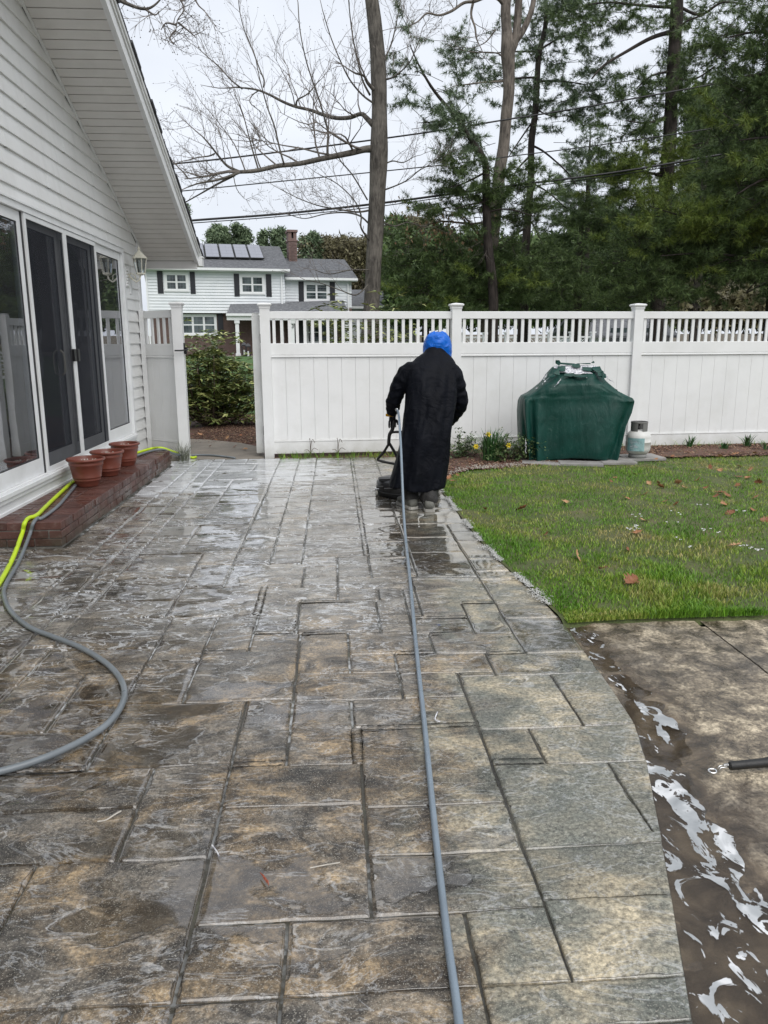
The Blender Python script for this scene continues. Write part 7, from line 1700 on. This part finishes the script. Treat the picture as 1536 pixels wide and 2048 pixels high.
pine('second row pine right of the tallest trunk with sky showing through', 27, [(1240, 1300), (1262, 1000), (1272, 800), (1285, 620), (1295, 480), (1300, 380)], [36, 32, 26, 22, 16, 8],
     [([(1300, 380, 60, 50, 0, 1.0), (1340, 480, 80, 60, 0, 1.3), (1230, 690, 80, 45, 0, .8), (1340, 600, 80, 60, 0, 1.2), (1200, 780, 80, 60, 0, 1.0), (1330, 760, 110, 60, 0, 1.6), (1180, 860, 130, 40, 0, 1.6), (1330, 840, 130, 45, 0, 1.7), (1250, 820, 60, 25, 0, .5)], 'needle_d')], limbs=((((1275, 760), (1340, 740), (1400, 760)), 9, 3), (((1280, 690), (1220, 690), (1170, 730)), 8, 3), (((1265, 860), (1340, 830), (1400, 850)), 8, 3)), seed=91)
pine('huge dark pine filling the right edge of the picture', 15.5, [(1640, 1300), (1640, 900), (1630, 500), (1620, 100), (1620, -60)], [90, 80, 70, 60, 50],
     [([(1380, 150, 110, 45, 0, 1.2), (1300, 190, 80, 40, 0, .8), (1480, 110, 90, 60, 0, 1.3), (1420, 210, 110, 50, 0, 1.3), (1520, 200, 80, 80, 0, 1.6), (1440, 300, 100, 60, 0, 1.4), (1520, 340, 80, 90, 0, 1.8), (1450, 420, 90, 60, 0, 1.4), (1520, 480, 80, 80, 0, 1.8), (1420, 560, 80, 70, 0, 1.3), (1510, 620, 100, 80, 0, 2.0), (1430, 700, 90, 70, 0, 1.5), (1510, 770, 100, 80, 0, 2.0), (1400, 800, 80, 50, 0, 1.1), (1520, 30, 60, 50, 0, .8), (1580, 300, 60, 300, .3, 4.0), (1580, 700, 60, 200, .3, 3.0)], 'needle_d'), ([(1400, 500, 60, 50, -.5, .7), (1480, 540, 60, 45, -.5, .6), (1500, 690, 80, 40, -.6, .7)], 'needle_y')],
     limbs=((((1630, 150), (1500, 130), (1380, 150)), 16, 4), (((1630, 320), (1540, 300), (1440, 310)), 16, 4), (((1635, 560), (1520, 560), (1420, 570)), 16, 4), (((1635, 740), (1520, 730), (1410, 790)), 16, 4)), seed=101)
pine('pine with long yellow green boughs sweeping low above the fence at right', 16.5, [(1560, 1300), (1570, 1100), (1580, 900)], [70, 60, 50],
     [([(1060, 830, 60, 35, -.4, .8), (1120, 870, 90, 40, -.4, 1.4), (1230, 890, 110, 35, -.4, 1.6), (1360, 900, 120, 40, -.4, 1.8), (1480, 910, 100, 45, -.4, 1.6), (1180, 940, 110, 35, -.2, 1.4), (1400, 960, 130, 35, -.3, 1.6), (1300, 930, 100, 25, -.5, 1.0), (1010, 960, 100, 45, -.1, 1.2), (1360, 1060, 60, 30, -.5, .6)], 'needle_y'),
      ([(1060, 900, 110, 50, .2, 1.6), (1000, 1030, 140, 60, .2, 2.2), (1150, 1010, 130, 50, 0, 2.0), (1300, 1010, 140, 45, .2, 2.2), (1450, 1030, 130, 60, .2, 2.2), (1060, 1130, 130, 60, .4, 2.0), (1220, 1110, 140, 60, .3, 2.2), (1380, 1120, 130, 60, .2, 2.2), (1500, 1130, 100, 70, 0, 2.0), (1080, 1210, 150, 40, .4, 1.8), (1500, 980, 90, 60, .1, 1.4)], 'needle_d')],
     limbs=((((1570, 960), (1400, 930), (1230, 890), (1060, 840)), 14, 3), (((1565, 1080), (1400, 1040), (1250, 1030), (1100, 1040)), 14, 3), (((1565, 1120), (1450, 1190), (1500, 1130)), 8, 3)), seed=111)
# far wood behind everything, reads as one mass
rg = np.random.default_rng(77)
def mass(name, label, boxes, mat, cat='wood', ym=45, size=.22, dens=1.0, seed=1):
    rg = np.random.default_rng(seed); V = []; 
    for (px0, px1, pt, pbm, y, n) in boxes:
        n = int(n*dens); X_ = rg.uniform(px0, px1, n); T_ = rg.uniform(0, 1, n)**.8; top = pt+np.array([18*fbm(x*.02, seed, 1, 4)+7*fbm(x*.11, seed, 5, 3) for x in X_]); Y_ = top+(pbm-top)*T_; yy = y+rg.uniform(-3, 3, n)
        for x, yv, d in zip(X_, Y_, yy): V.append(uy(x, yv, d))
    P = np.array(V); n = len(P); k = 4
    rv = rg.normal(0, 1, (n, k, 3)); rv /= np.linalg.norm(rv, axis=2, keepdims=True); s_ = np.cross(rv, rg.normal(0, 1, (n, k, 3))); s_ /= np.linalg.norm(s_, axis=2, keepdims=True); L_ = size*rg.uniform(.5, 1.3, (n, k, 1))
    c = P[:, None, :]+rg.normal(0, size*.6, (n, k, 3)); V = np.stack([c-s_*L_*.22, c+s_*L_*.22, c+rv*L_], 2).reshape(-1, 3); F = np.arange(len(V)).reshape(-1, 3); me = fastmesh(name, V, F, mat); tag(link(name, me), label, cat, kind='stuff')
mass('far_pines', 'dark band of pines far behind the fence', [(780, 960, 470, 640, 46, 7000), (940, 1180, 480, 640, 44, 9000), (1150, 1640, 430, 640, 42, 20000), (1380, 1640, 180, 460, 40, 9000)], M['needle_d'], size=.35, dens=2, seed=3)
mass('far_brush', 'brownish budding thicket beyond the neighbour house', [(600, 800, 478, 620, 62, 9000), (770, 870, 440, 600, 58, 5000), (1350, 1640, 585, 640, 30, 2500)], M['far_leaf'], size=.28, dens=2.2, seed=5)
def ftree(label, px_, top, bot, w, y, mat, n, seed, size=.32):
    n = int(n*2.2)
    base = uy(px_, 690, y); z0 = terrain_z(base[0], y); t = thing('distant_tree', label, 'tree', (float(base[0]), y, float(z0))); tp = Vector(uy(px_, top, y)); b = B(); b.tube([(0, 0, -.1), (.05, 0, (tp.z-z0)*.6), (.1, 0, tp.z-z0-.3)], [.22, .15, .04], 7); b.build('trunk', M['bark_pine'], t, True)
    rg = np.random.default_rng(seed); P = []; hw = w/2/FPX*y; zb_ = uy(px_, bot, y)[2]; Hc = tp.z-zb_
    bl = [(rg.uniform(-.75, .75)*hw*(1-.55*h), rg.uniform(-.7, .7)*hw, zb_-z0+Hc*h, rg.uniform(.28, .5)*hw*(1.15-.55*h)) for h in np.linspace(.05, .93, 17)]
    for i in range(n):
        c_ = bl[rg.integers(0, 17)]; v = rg.normal(0, .5, 3); P.append((c_[0]+v[0]*c_[3], c_[1]+v[1]*c_[3], c_[2]+v[2]*c_[3]*.8))
    P = np.array(P); k = 4; n = len(P); rv = rg.normal(0, 1, (n, k, 3)); rv /= np.linalg.norm(rv, axis=2, keepdims=True); s_ = np.cross(rv, rg.normal(0, 1, (n, k, 3))); s_ /= np.linalg.norm(s_, axis=2, keepdims=True); L_ = size*rg.uniform(.5, 1.3, (n, k, 1)); c = P[:, None, :]+rg.normal(0, size*.5, (n, k, 3))
    V = np.stack([c-s_*L_*.2, c+s_*L_*.2, c+rv*L_], 2).reshape(-1, 3); me = fastmesh('crown', V, np.arange(len(V)).reshape(-1, 3), mat); tag(link('crown', me, t), kind='stuff')
ftree('rounded green pine crown behind the solar panels, left one', 452, 455, 520, 62, 75, M['needle_b'], 1500, 1)
ftree('rounded green pine crown behind the solar panels, right one', 492, 456, 520, 50, 76, M['needle_b'], 1300, 2)
ftree('small spiky pine top between the solar panels and the chimney', 532, 464, 530, 24, 74, M['needle_b'], 420, 3)
ftree('dark crown just left of the brick chimney', 563, 462, 530, 46, 73, M['needle_b'], 1000, 4)
ftree('round dark green tree just right of the brick chimney', 625, 470, 560, 55, 60, M['needle_b'], 1500, 6)
ftree('dark tree by the leafless oak trunk above the garage roof', 790, 430, 620, 80, 52, M['needle_d'], 2800, 7)
ftree('ragged pine peeping out behind the eave at left', 368, 392, 560, 60, 62, M['needle_b'], 2600, 8, .35)
ftree('evergreen right of the garage seen low over the fence', 850, 500, 640, 80, 40, M['needle_d'], 2600, 9)
print('needles', tot)
